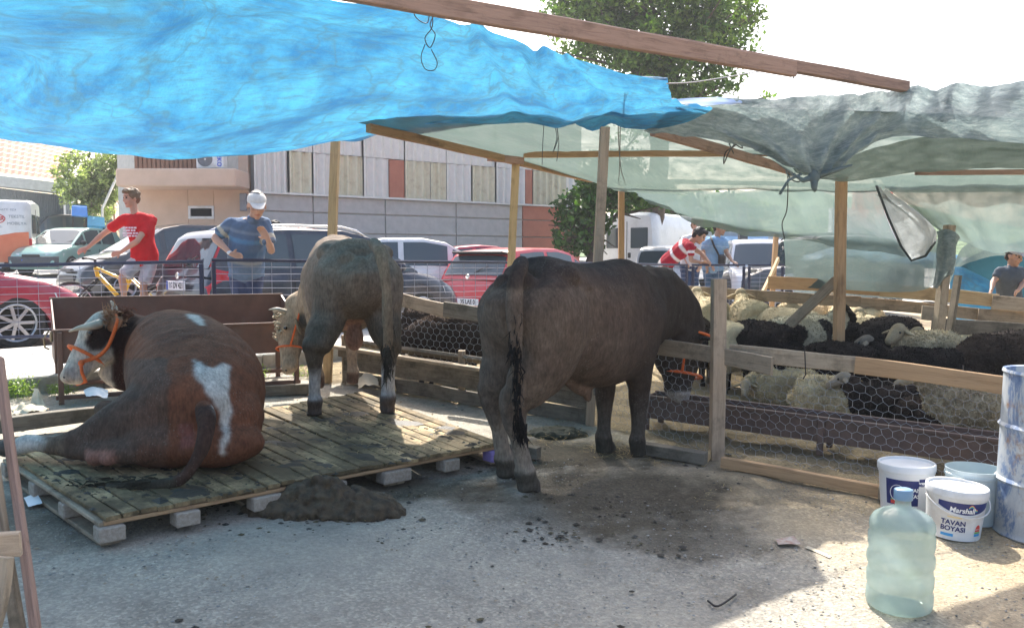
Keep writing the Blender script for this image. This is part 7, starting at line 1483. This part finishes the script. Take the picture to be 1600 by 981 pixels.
# boy with the cap at the right
YK = 10.75
person('boy in a grey t-shirt and pale cap leaning on the back fence', dict(
    pel=q(1576, 468, YK + .1), chest=q(1577, 424, YK), neck=q(1581, 415, YK), head=q(1584, 403, YK - .03), shL=q(1564, 425, YK), shR=q(1592, 425, YK), elL=q(1552, 440, YK - .05), wrL=q(1549, 454, YK - .2), haL=q(1545, 459, YK - .28), elR=q(1599, 442, YK - .05), wrR=q(1591, 454, YK - .2), haR=q(1584, 458, YK - .26),
    knL=q(1570, 505, YK + .1), knR=q(1583, 505, YK + .1), anL=gr(1570, YK + .1), anR=gr(1584, YK + .1), toL=gr(1566, YK - .1), toR=gr(1588, YK - .1)), .86, face=(.55, -.75, -.3), skin=(.42, .25, .18), hair=(.04, .03, .025), cap=(.42, .42, .42), group=GR, shoes=(.2, .2, .2), shirt=dict(col=(.085, .105, .13), drop=.04), legs=dict(col=(.08, .07, .07)))
YH = 13.9
person('dark haired person whose head shows above the navy estate roof', dict(
    pel=q(430, 415, YH), chest=q(430, 376, YH), neck=q(430, 368, YH), head=q(430, 360, YH), shL=q(417, 378, YH), shR=q(443, 378, YH), elL=q(414, 398, YH), wrL=q(414, 412, YH), haL=q(414, 422, YH), elR=q(446, 398, YH), wrR=q(446, 412, YH), haR=q(446, 422, YH),
    knL=q(425, 445, YH), knR=q(435, 445, YH), anL=gr(425, YH), anR=gr(436, YH), toL=gr(425, YH - .2), toR=gr(436, YH - .2)), .95, face=(0, 1, 0), hair=(.015, .012, .012), hairlen=1, group=GR, shirt=dict(col=(.1, .1, .12)), legs=dict(col=(.05, .05, .07)))
# ================================================================ pails, bottle, barrel
def bucket(label, px, pyb, h, r, body, lid=True, rot=0, tilt=(0, 0), group='white plastic paint pails'):
    c = G(px, pyb); t = thing('paint_pail', label, 'pail', c, 0, group); T = Matrix.Translation(c) @ Euler((tilt[0], tilt[1], rot)).to_matrix().to_4x4(); WM[t.name] = WM[t.name]
    m = MB(); k = .88; prof = [(r * k, .0), (r * k, .004), (r * .97, h - .045), (r * 1.0, h - .043), (r * 1.0, h - .028), (r * .975, h - .026), (r * .985, h - .002)]
    if not lid: prof += [(r * .96, h - .002), (r * .955, h - .03), (r * .85, .02)]
    m.lathe(prof, 48, T, close=False); n = 48
    m.lathe([(.0005, 0), (r * k, 0)], 48, T, close=False); 
    if not lid: m.lathe([(.0005, .02), (r * .85, .02)], 48, T, close=False)
    b = m.build('pail_body', body, t, smooth=False); autosmooth(b, 40)
    if lid:
        m = MB(); m.lathe([(r * 1.015, h - .03), (r * 1.03, h - .028), (r * 1.03, h + .004), (r * 1.0, h + .010), (r * .95, h + .008), (r * .93, h - .004), (.0005, h - .004)], 48, T, close=False); l = m.build('lid', M_WHITE, t); autosmooth(l, 40)
    return t, T, r, h
def wrap(t, T, r, h, a0, a1, z0f, z1f, mat, off=.0012, name='label_panel', k=.88, n=24):
    m = MB(); P = []
    for i in range(n + 1):
        f_ = i / n; a = a0 + (a1 - a0) * f_; row = []
        z0 = z0f(f_) if callable(z0f) else z0f; z1 = z1f(f_) if callable(z1f) else z1f
        for j in range(5):
            z = z0 + (z1 - z0) * j / 4; rr = r * (k + (.97 - k) * z / (h - .045)) + off; row.append(T @ V(rr * math.cos(a), rr * math.sin(a), z))
        P.append(row)
    m.grid(P); return m.build(name, mat, t, smooth=True)
def wrap_text(t, T, r, h, s, size, mat, ang, z, k=.88, sx=1.0, bold=.0, off=.003, name='lettering', shear=0):
    cu = bpy.data.curves.new('t', 'FONT'); cu.body = s; cu.size = size; cu.offset = bold; cu.align_x = 'CENTER'; cu.align_y = 'CENTER'; cu.shear = shear; cu.resolution_u = 3; to = bpy.data.objects.new('t', cu); C.objects.link(to)
    me = bpy.data.meshes.new_from_object(to.evaluated_get(bpy.context.evaluated_depsgraph_get())); bpy.data.objects.remove(to); me.materials.clear(); me.materials.append(mat); co = get_co(me); out = np.zeros_like(co)
    for i, (x, y, _) in enumerate(co):
        zz = z + y; rr = r * (k + (.97 - k) * zz / (h - .045)) + off; a = ang + x * sx / rr; p = T @ V(rr * math.cos(a), rr * math.sin(a), zz); out[i] = p
    set_co(me, out); return link(name, me, t)
L_NAVY = flat('label_navy', (.012, .025, .15), .35); L_BLUE = flat('label_sky_blue', (.05, .35, .75), .4); L_RED = flat('label_red', (.65, .06, .05), .4); L_GOLD = flat('label_gold', (.75, .62, .35), .4); L_TEAL = flat('label_teal', (.05, .42, .40), .4); L_WHITE = flat('label_white', (.8, .81, .82), .4); L_GREEN = flat('label_green', (.15, .5, .12), .4)
t, T, r, h = bucket('front white paint pail with a navy band, gold stripe and dark lettering', 1488, 832, .255, .150, M_WHITE, tilt=(.04, .05))
fa = -PI / 2 - .12                                  # direction of the printed side
wrap(t, T, r, h, fa - .95, fa + 1.0, lambda f: .145 + .035 * (2 * f - 1) ** 2 , .205, L_NAVY)
wrap(t, T, r, h, fa - .8, fa - .35, .02, .035, L_BLUE); wrap(t, T, r, h, fa - .95, fa + 1.0, lambda f: .136 + .035 * (2 * f - 1) ** 2, lambda f: .143 + .035 * (2 * f - 1) ** 2, L_WHITE, .002, 'label_swoosh')
wrap_text(t, T, r, h, 'Marshall', .038, L_WHITE, fa - .12, .166, bold=.0012, sx=1.0, shear=.15); wrap_text(t, T, r, h, 'TAVAN', .036, L_NAVY, fa - .38, .095, bold=.001); wrap_text(t, T, r, h, 'BOYASI', .036, L_NAVY, fa - .38, .062, bold=.001)
wrap(t, T, r, h, fa - .6, fa - .1, .122, .130, L_GOLD, .002); wrap(t, T, r, h, fa + .45, fa + .75, .028, .042, L_BLUE); wrap(t, T, r, h, fa + .45, fa + .75, .0435, .052, L_GREEN); wrap(t, T, r, h, fa + .47, fa + .73, .0535, lambda f: .06 + .03 * math.sqrt(max(0, 1 - (2 * f - 1) ** 2)), L_RED); wrap_text(t, T, r, h, 'BEYAZ', .012, L_WHITE, fa + .6, .066)
for i, (c_) in enumerate((L_RED, L_GOLD, L_GREEN, L_BLUE)): wrap(t, T, r, h, fa + .08 + .0, fa + .42, lambda f, i=i: .185 - .0035 * i + .012 * math.sin(f * 5), lambda f, i=i: .188 - .0035 * i + .012 * math.sin(f * 5), c_, .0022, 'label_wave')
m = MB(); m.tube([T @ V((r + .012) * math.cos(a), (r + .012) * math.sin(a), h - .045 - .075 * math.sin((a + PI) / PI * PI) ** 1.0) for a in np.linspace(-PI, 0, 26)], .004, 6); m.build('handle', M_WHITE, t, smooth=True)
t, T, r, h = bucket('rear left white paint pail with a navy label half hidden by the water bottle', 1415, 796, .27, .152, M_WHITE, tilt=(.0, -.01))
wrap(t, T, r, h, fa - 1.1, fa + .15, .06, .205, L_NAVY); wrap(t, T, r, h, fa + .15, fa + .7, .165, .205, L_WHITE); wrap(t, T, r, h, fa - .9, fa - .35, .065, .085, L_RED, .002); wrap(t, T, r, h, fa - .9, fa - .35, .086, .092, L_GREEN, .002); wrap(t, T, r, h, fa + .16, fa + 1.1, .196, .215, L_NAVY, .0015)
wrap_text(t, T, r, h, 'TAVAN', .03, L_WHITE, fa - .1, .15, bold=.001); wrap_text(t, T, r, h, 'BOYASI', .03, L_WHITE, fa - .1, .115, bold=.001); wrap_text(t, T, r, h, 'Marshall', .026, L_NAVY, fa + .42, .18, bold=.0006)
m = MB(); m.tube([T @ V((r * .72) * math.cos(a) + 0, (r * .72) * math.sin(a), .13 + .001) for a in []] or [T @ V(r * .96 * math.cos(a), r * .96 * math.sin(a), .13 + .045 * math.sin(b)) for a, b in zip(fa - .62 + .28 * np.cos(np.linspace(0, 2 * PI, 24)), np.linspace(0, 2 * PI, 24))], .002, 4); m.build('label_ring', L_WHITE, t)
M_PALEB = pmat('pale_aqua_pail', (.60, .69, .70), (.54, .63, .65), 6, .4)
t, T, r, h = bucket('open pale aqua pail standing behind the front paint pail', 1519, 812, .30, .150, M_PALEB, lid=False)
# water bottle
cb = G(1404, 948); wb = thing('water_bottle', 'large pale blue green translucent water cooler bottle standing on the gravel', 'bottle', cb)
M_BOT, nt, p, N, L = newmat('bottle_plastic'); vec = _coord(nt, 'Object', (1, 1, 1)); nz = _noise(nt, vec, 7, 5, .6); col = _ramp(nt, nz, [(.3, (.42, .53, .49)), (.65, (.52, .62, .62))]); L.new(col, p.inputs['Base Color']); p.inputs['Roughness'].default_value = .1
tr = N.new('ShaderNodeBsdfTranslucent'); L.new(col, tr.inputs[0]); tp = N.new('ShaderNodeBsdfTransparent'); tp.inputs[0].default_value = (.84, .92, .90, 1); a = N.new('ShaderNodeMixShader'); a.inputs[0].default_value = .4; b = N.new('ShaderNodeMixShader'); b.inputs[0].default_value = .42
L.new(p.outputs[0], a.inputs[1]); L.new(tr.outputs[0], a.inputs[2]); L.new(a.outputs[0], b.inputs[1]); L.new(tp.outputs[0], b.inputs[2]); L.new(b.outputs[0], N['Material Output'].inputs[0])
pr_ = [(.0005, .018), (.09, .016), (.110, .0), (.128, .012), (.134, .035), (.133, .075), (.129, .085), (.129, .098), (.133, .108), (.134, .150), (.129, .166), (.128, .182), (.134, .196), (.136, .214), (.134, .232), (.128, .246), (.129, .262), (.133, .275), (.133, .315), (.128, .328), (.128, .338), (.131, .35), (.128, .375), (.112, .400), (.082, .418), (.050, .430), (.033, .440), (.031, .462), (.036, .466), (.036, .474), (.030, .478), (.029, .492)]
Tb = Matrix.Translation(cb) @ Euler((0, .012, 0)).to_matrix().to_4x4(); m = MB(); m.lathe(pr_, 56, Tb, close=False); m.build('bottle_shell', M_BOT, wb, smooth=True)
m = MB(); m.lathe([(.0005, .025), (.118, .02), (.126, .04), (.126, .155), (.0005, .155)], 40, Tb, close=False); m.build('water', pmat('murky_water_tint', (.50, .60, .42), (.42, .52, .38), 8, .1), wb, smooth=True) if False else None
m = MB(); m.lathe([(.038, .468), (.0385, .508), (.033, .512), (.0005, .512)], 24, Tb, close=False); m.build('cap', pmat('cap_blue', (.20, .32, .44), (.16, .28, .40), 10, .4), wb, smooth=True)
# blue barrel at the right edge
M_BARREL, nt, p, N, L = newmat('scuffed_blue_barrel'); vec = _coord(nt, 'Object', (1, 1, .5)); n1 = _noise(nt, vec, 5, 9, .75, .6); n2 = _noise(nt, _coord(nt, 'Object', (1, 1, 1)), 4, 6, .7)
col = _ramp(nt, n1, [(.33, (.07, .12, .25)), (.42, (.17, .24, .38)), (.47, (.42, .45, .48)), (.64, (.52, .54, .54))]); col = _mix(nt, _ramp(nt, n2, [(.56, _g(0)), (.66, _g(.85))]), col, (.30, .16, .07)); L.new(col, p.inputs['Base Color']); p.inputs['Roughness'].default_value = .5; _bump(nt, p, n1, .3)
bp = G(1648, 838); br = thing('blue_barrel', 'scuffed blue and white steel barrel cut by the right edge', 'barrel', bp); Rb = .29
m = MB(); m.lathe([(.0005, .0), (Rb, 0), (Rb + .008, .01), (Rb, .025)] + [(Rb + (.012 if abs(z - .30) < .012 or abs(z - .58) < .012 else 0), z) for z in np.linspace(.04, .84, 48)] + [(Rb, .86), (Rb + .008, .87), (Rb + .004, .885), (Rb - .01, .88), (Rb - .012, .80), (Rb - .015, .1), (.0005, .1)], 56, Matrix.Translation(bp) @ Euler((0, .03, 0)).to_matrix().to_4x4(), close=False); b_ = m.build('drum', M_BARREL, br); autosmooth(b_, 30)

# ================================================================ ground litter
rs = np.random.RandomState(12)
def scatter(name, n, region, size, mats, seed, flatn=.6, dens=None, kind='stone', power=2.0, emb=.25):
    rnd = np.random.RandomState(seed); vs = []; fs = []; mi = []; b = 0; k = 0; tries = 0
    ico = [(0, 0, 1), (.9, 0, .3), (.25, .85, .35), (-.75, .5, .3), (-.7, -.55, .3), (.3, -.9, .3), (0, 0, -.4)]; ifc = [(0, 1, 2), (0, 2, 3), (0, 3, 4), (0, 4, 5), (0, 5, 1), (6, 2, 1), (6, 3, 2), (6, 4, 3), (6, 5, 4), (6, 1, 5)]
    x0, x1, y0, y1 = region
    while k < n and tries < n * 12:
        tries += 1; x, y = rnd.uniform(x0, x1), y0 + (y1 - y0) * rnd.rand() ** 1.5
        if dens is not None and rnd.rand() > dens(x, y): continue
        s = size[0] + (size[1] - size[0]) * rnd.rand() ** (power * 2.5); a = rnd.rand() * 6.28; ca, sa = math.cos(a), math.sin(a); z = gz(x, y); fl = flatn * rnd.uniform(.6, 1.2); e = rnd.uniform(.6, 1)
        for (px, py, pz) in ico: j = rnd.uniform(.8, 1.2); qx, qy = px * s * j, py * s * e * j; vs.append((x + qx * ca - qy * sa, y + qx * sa + qy * ca, z + pz * s * fl - s * fl * emb + .004))
        fs += [(p + b, q_ + b, r_ + b) for p, q_, r_ in ifc]; mi += [rnd.randint(len(mats))] * len(ifc); b += 7; k += 1
    me = bpy.data.meshes.new(name); me.from_pydata(vs, [], fs); [me.materials.append(m_) for m_ in mats]; me.polygons.foreach_set('material_index', mi); return me
ST = [pmat('stone_grey', (.26, .26, .25), (.2, .2, .19), 30, .9), pmat('stone_pale', (.42, .40, .36), (.36, .34, .3), 30, .9), pmat('stone_dark', (.12, .12, .115), (.16, .15, .14), 30, .9), pmat('stone_tan', (.34, .28, .2), (.28, .22, .15), 30, .9)]
def penin(x, y): return pen_mask(np.array([[x, y, 0]]))[0]
def platin(x, y): return (-3.0 < x < -.1) and (4.1 < y < 7.2) and kdist(x, y) < 5
o = link('gravel', scatter('gravel', 24000, (-2.6, 2.9, 2.35, 5.8), (.002, .011), ST, 3, dens=lambda x, y: .25 + .75 * (mn.noise(V(x * .9, y * .9, 0)) + .35 + (.5 if y < 3.1 else 0) + (.4 if x > 1.1 else 0)))); tag(o, 'small grey gravel stones strewn over the yard', 'gravel', kind='stuff')
o = link('gravel', scatter('gravel', 3500, (-6, 6, 5.2, 11), (.004, .02), ST, 5, dens=lambda x, y: .6 if kdist(x, y) < -.1 else 0)); tag(o, 'gravel and crumbs on the ground farther back', 'gravel', kind='stuff')
M_DUNG = [pmat('dung', (.055, .042, .026), (.03, .024, .016), 18, .8, .8), pmat('dung_dark', (.022, .02, .016), (.035, .03, .02), 20, .6, .8), pmat('dung_straw', (.10, .08, .04), (.06, .05, .03), 20, .9, .8)]
spots_ = [(.25, 4.35, .35), (.75, 4.2, .3), (.62, 5.0, .7), (-.75, 4.9, .5), (1.1, 5.4, .5), (-1.5, 4.55, .45), (.1, 5.7, .6), (-.98, 4.45, .55)]
o = link('dung_crumbs', scatter('dung_crumbs', 1500, (-2.4, 1.8, 3.2, 6.6), (.003, .028), M_DUNG, 7, flatn=.5, dens=lambda x, y: max([max(0, 1 - math.hypot(x - a, (y - b) * 1.3) / c) for a, b, c in spots_] + [.004]))); tag(o, 'dark dung crumbs trodden around the bulls', 'dung', kind='stuff')
# straw
def straw(label, n, cx, cy, rx, ry, seed, parent=None, L_=(.03, .14), h=.03, name='straw', zo=0):
    rnd = np.random.RandomState(seed); mb = MB()
    for i in range(n):
        a, q_ = rnd.rand() * 6.28, rnd.rand() ** .6; x, y = cx + rx * q_ * math.cos(a), cy + ry * q_ * math.sin(a); z = gz(x, y) + zo + .004 + rnd.rand() * h * (1 - q_); d = rnd.rand() * 6.28; l = rnd.uniform(*L_); t_ = rnd.uniform(-.2, .2); b = V(x + l * math.cos(d), y + l * math.sin(d), z + l * t_ * .4 + .002); m_ = (V(x, y, z) + b) / 2 + V(rnd.uniform(-.01, .01), rnd.uniform(-.01, .01), .006); w = V(-math.sin(d), math.cos(d), 0) * .0018
        mb.add([V(x, y, z) - w, V(x, y, z) + w, m_ + w, b, m_ - w], [(0, 1, 2, 4), (4, 2, 3)])
    o = mb.build(name, pmat('straw_' + str(seed), (.46, .35, .16), (.34, .25, .10), 9, .8), parent); return tag(o, label, 'straw', kind='stuff') if label else o
# dung heap before the platform
hc = G(505, 800); mb = MB(); rnd = random.Random(5)
for i in range(520):
    a = rnd.random() * 6.28; q_ = rnd.random() ** .6; x, y = hc.x + math.cos(a) * q_ * .43, hc.y + math.sin(a) * q_ * .15; hh = max(0, (1 - q_ ** 1.5)) * .16; rr = rnd.uniform(.014, .045); Rr = Euler((rnd.random() * 3, rnd.random() * 3, rnd.random() * 3)).to_matrix(); ball(mb, (x, y, gz(x, y) + hh * rnd.uniform(.5, 1.15)), (rr, rr * rnd.uniform(.6, 1), rr * rnd.uniform(.4, .8)), 6, Rr)
P_ = []
for i in range(15):
    for j in range(2): pass
ring_loft(mb, [(hc.x - .42, hc.y, gz(hc.x - .4, hc.y), .05, .01), (hc.x - .25, hc.y, gz(hc.x, hc.y) + .02, .14, .08), (hc.x, hc.y, gz(hc.x, hc.y) - .005, .11, .06), (hc.x + .3, hc.y + .02, gz(hc.x, hc.y) + .02, .13, .08), (hc.x + .42, hc.y + .04, gz(hc.x, hc.y), .04, .01)], 3, 14)
me = remesh(mb, .009, 0); co = get_co(me); no = get_no(me); co += no * (.007 * fnoise(co, 45, 3, 3))[:, None]; set_co(me, co); me.materials.append(pmat('dung_heap', (.10, .068, .036), (.03, .021, .012), 22, .75, .9, bscale=70, dirt=(.10, .085, .05), dirt_amt=.4, dirt_scale=14)); me.polygons.foreach_set('use_smooth', [True] * len(me.polygons)); tag(link('dung_heap', me), 'dark heap of dung on the ground in front of the platform', 'dung heap')
straw('straw bits stuck to the dung heap', 160, hc.x, hc.y, .42, .15, 8, L_=(.02, .07), h=.16)
# dung on the platform: flat pats and crumbs (children of the platform)
def deckpats(n, seed, sz, mats, dens):
    rnd = np.random.RandomState(seed); mb = MB(); mb2 = []
    vs = []; fs = []; mi = []; b = 0
    for i in range(n):
        u, v = rnd.rand(), rnd.rand()
        if rnd.rand() > dens(u, v): continue
        p = deck(u, v, .0015); s = sz[0] + (sz[1] - sz[0]) * rnd.rand() ** 3; k = 7; a0 = rnd.rand() * 6
        vs.append((p.x, p.y, p.z + min(s * .22, .012) + .004)); 
        for j in range(k): a = a0 + 2 * PI * j / k; rr = s * rnd.uniform(.6, 1.25); vs.append((p.x + rr * math.cos(a) * 1.4, p.y + rr * math.sin(a), p.z - .003))
        fs += [(b, b + 1 + j, b + 1 + (j + 1) % k) for j in range(k)]; mi += [rnd.randint(len(mats))] * k; b += k + 1
    me = bpy.data.meshes.new('dung_crumbs'); me.from_pydata(vs, [], fs); [me.materials.append(m_) for m_ in mats]; me.polygons.foreach_set('material_index', mi); return me
o = link('dung_crumbs', deckpats(2600, 4, (.004, .030), M_DUNG, lambda u, v: .25 + .75 * max(0, 1 - abs(u - .55) * 1.6) * (.4 + .6 * (v < .75))), PT); tag(o, kind='stuff')
straw('wisps of yellow straw at the foot of the front fence post', 420, 1.0, 6.0, .55, .25, 3); straw('straw strewn behind the front legs of the dark bull', 260, .35, 6.4, .5, .3, 4, h=.05); straw('straw litter spread over the floor of the sheep pen', 3200, 2.8, 7.8, 3.2, 2.6, 5, L_=(.02, .09), h=.01); straw('dry straw scraps on the sunny ground by the front fence', 260, 2.1, 5.0, 1.1, .4, 6, L_=(.02, .07), h=.008); straw('straw scraps between the trough and the kerb', 300, -3.6, 6.9, 1.0, .4, 7, L_=(.02, .1))
o = link('dung_smear', deckpats(150, 14, (.03, .15), M_DUNG[:2], lambda u, v: .25 + .75 * max(0, 1 - abs(u - .5) * 1.8) * (v < .7)), PT); tag(o, kind='stuff')
straw('straw bits scattered over the dung covered platform', 260, -1.45, 5.6, 1.0, .75, 9, L_=(.02, .08), h=.004, zo=.152)
# green fodder mat behind the brown bull
mb = MB(); c_ = G(868, 680)
ring_loft(mb, [(c_.x - .22, c_.y, c_.z, .05, .02), (c_.x - .08, c_.y, c_.z + .01, .14, .05), (c_.x + .1, c_.y, c_.z + .01, .13, .045), (c_.x + .24, c_.y, c_.z, .04, .015)], 3, 12); me = remesh(mb, .012, 1); co = get_co(me); no = get_no(me); co += no * (.012 * fnoise(co, 30, 3, 3))[:, None]; set_co(me, co); me.materials.append(pmat('dark_wet_fodder', (.02, .03, .02), (.035, .04, .02), 20, .8, .9)); tag(link('fodder_heap', me), 'dark clump of wet fodder behind the belly of the dark bull', 'fodder')
# rags, sack and weeds near the left kerb
def rag(name, label, cat, pts, mat, amp=.02, seed=1): o = cloth(name, label, pts, mat, cat=cat, sub=6, wr=amp, wf=14, wr2=amp * .4, seed=seed); return o
M_RAG = pmat('cream_sack', (.58, .52, .40), (.48, .42, .3), 10, .9, .4)
rag('empty_sack', 'crumpled cream sack lying on the sleeper at the left', 'sack', [[gp(15, 632, 6.75), gp(40, 624, 6.8), gp(72, 634, 6.8)], [gp(20, 645, 6.6), gp(44, 630, 6.6), gp(78, 638, 6.6)], [gp(28, 650, 6.4), gp(50, 640, 6.4), gp(70, 642, 6.45)]], M_RAG, .03, 3)
rag('cardboard_flap', 'torn cream cardboard standing on edge by the left trough leg', 'cardboard', [[gp(45, 637, 6.72), gp(52, 606, 6.8)], [gp(60, 640, 6.68), gp(60, 608, 6.75)], [gp(72, 636, 6.7), gp(66, 618, 6.78)]], M_RAG, .012, 5)
rag('plastic_bag', 'crumpled white plastic bag lying behind the lying bull head', 'plastic bag', [[gp(134, 605, 7.0), gp(150, 600, 7.0), gp(168, 606, 7.0)], [gp(132, 612, 6.9), gp(150, 604, 6.9), gp(170, 612, 6.9)], [gp(134, 618, 6.8), gp(150, 616, 6.8), gp(168, 618, 6.8)]], M_WHITE, .025, 6)
rag('white_paper', 'scrap of white paper under the left end of the platform', 'paper', [[G(36, 775, .03), G(58, 770, .05)], [G(44, 790, .03), G(66, 784, .04)]], L_WHITE, .01, 7)
rag('torn_packet', 'flattened reddish packet lying in the sun beyond the gravel', 'packet', [[G(1212, 842, .012), G(1240, 838, .02)], [G(1216, 850, .012), G(1252, 850, .015)]], pmat('packet', (.35, .2, .16), (.45, .4, .35), 30), .006, 9)
rag('card_strip', 'thin pale strip of card lying next to the reddish packet', 'card', [[G(1262, 852, .006), G(1300, 868, .006)], [G(1258, 855, .006), G(1296, 871, .006)]], M_RAG, .002, 10)
rag('white_rag', 'white rag and shells heaped beside the grey bull front hooves', 'rag', [[gp(560, 596, 7.9), gp(572, 584, 7.95), gp(590, 592, 7.9)], [gp(558, 606, 7.7), gp(574, 600, 7.7), gp(594, 604, 7.7)]], M_RAG, .03, 12)
def weed(label, px, py, n, hgt, seed):
    rnd = np.random.RandomState(seed); c = G(px, py); t = thing('weed', label, 'weed', c, 0, 'weeds along the kerb'); mb = MB()
    for i in range(n):
        a = rnd.rand() * 6.28; lean = rnd.uniform(.1, .7); d = V(math.cos(a) * lean, math.sin(a) * lean, 1).normalized(); b = c + V(rnd.uniform(-.12, .12), rnd.uniform(-.05, .05), 0); L_ = hgt * rnd.uniform(.5, 1); w = V(-math.sin(a), math.cos(a), 0)
        for k in range(4):
            p = b + d * L_ * (k + 1) / 4; q_ = p + V(rnd.uniform(-1, 1), rnd.uniform(-1, 1), .5) * .035; mb.add([p, p.lerp(q_, .5) + w * .008, q_, p.lerp(q_, .5) - w * .008], [(0, 1, 2, 3)])
        mb.tube([b, b + d * L_], .0014, 3, False)
    me = mb.mesh('leaves', M_LEAFO); paint_v(me, np.tile((.8, .95, .5), (len(me.vertices), 1))); link('leaves', me, t)
weed('green weed growing at the kerb left of the trough', 28, 622, 60, .2, 1); weed('yellowish weed under the trough between its left legs', 95, 618, 40, .12, 2); weed('low weed at the kerb beside the grey bull head', 398, 592, 40, .14, 3); weed('thin weed right of the grey bull head by the kerb', 478, 590, 30, .12, 4)
# blue sheets over the far stalls on the right
cloth('far_blue_sheet', 'blue tarpaulin heaped over goods beyond the see-through curtain', [
    [gp(1255, 400, 13.8), gp(1310, 388, 13.8), gp(1370, 385, 13.8), gp(1430, 392, 13.6), gp(1500, 395, 13.2)], [gp(1250, 408, 13.4), gp(1310, 400, 13.4), gp(1375, 402, 13.3), gp(1430, 406, 13.2), gp(1505, 410, 13)], [gp(1250, 412, 13.3), gp(1310, 408, 13.3), gp(1375, 412, 13.2), gp(1440, 418, 13.1), gp(1510, 425, 12.9)]], M_TARP, sub=7, wr=.04, seed=41)
cloth('far_grey_sheet', 'grey sheet hanging under the blue one beyond the see-through curtain', [
    [gp(1240, 408, 13.3), gp(1310, 404, 13.3), gp(1380, 408, 13.2), gp(1445, 414, 13.0)], [gp(1240, 462, 13.1), gp(1310, 464, 13.1), gp(1380, 466, 13.0), gp(1445, 470, 12.9)]], M_NETG, cat='sheet', sub=7, wr=.05, seed=43)
cloth('right_blue_sheet', 'creased bright blue tarpaulin slope right of the netted post', [
    [gp(1484, 415, 12.6), gp(1510, 420, 12.5), gp(1545, 440, 12.4), gp(1575, 462, 12.3)], [gp(1484, 455, 12.3), gp(1510, 462, 12.2), gp(1545, 470, 12.1), gp(1580, 478, 12.0)], [gp(1484, 500, 12.1), gp(1515, 505, 12.0), gp(1548, 510, 11.9), gp(1580, 512, 11.9)]], M_TARP, sub=7, wr=.04, seed=45)
cloth('teal_sheet', 'dark teal sheet stretched behind the boy in the cap', [
    [gp(1495, 412, 12.9), gp(1540, 392, 12.8), gp(1600, 376, 12.7), gp(1700, 360, 12.5)], [gp(1500, 418, 12.8), gp(1545, 430, 12.7), gp(1610, 430, 12.6), gp(1700, 430, 12.4)], [gp(1530, 440, 12.7), gp(1560, 480, 12.6), gp(1620, 490, 12.5), gp(1700, 490, 12.3)]], clothmat('dark_teal_cloth', (.03, .10, .14), (.02, .08, .11), .4, 0, .7, 3), cat='sheet', sub=7, wr=.03, seed=47)
cloth('green_net_hump', 'pale green net humped over the stall behind the boy in the cap', [
    [gp(1488, 415, 12.4), gp(1505, 385, 12.6), gp(1535, 374, 12.8), gp(1575, 382, 12.7), gp(1600, 392, 12.6)], [gp(1500, 418, 12.3), gp(1520, 408, 12.3), gp(1545, 402, 12.3), gp(1575, 400, 12.3), gp(1600, 398, 12.4)]], M_NET, cat='shade net', sub=7, wr=.03, seed=49)
# cigarette-sized litter and offcuts near the camera
string('rusty nail bent on the gravel near the bottom edge', [G(1106, 938, .008), G(1122, 946, .012), G(1150, 928, .01)], .005, 'nail', name='nail')

# ================================================================ air
hb = MB(); hb.box((0, 36, 14), (150, 90, 36)); hm, nt, p, N, L = newmat('haze_air'); N.remove(p); vp = N.new('ShaderNodeVolumePrincipled'); vp.inputs['Color'].default_value = (.92, .95, 1, 1); vp.inputs['Density'].default_value = .0013; vp.inputs['Anisotropy'].default_value = .2
L.new(vp.outputs[0], N['Material Output'].inputs['Volume']); tag(hb.build('haze', hm, fix=True), kind='stuff')
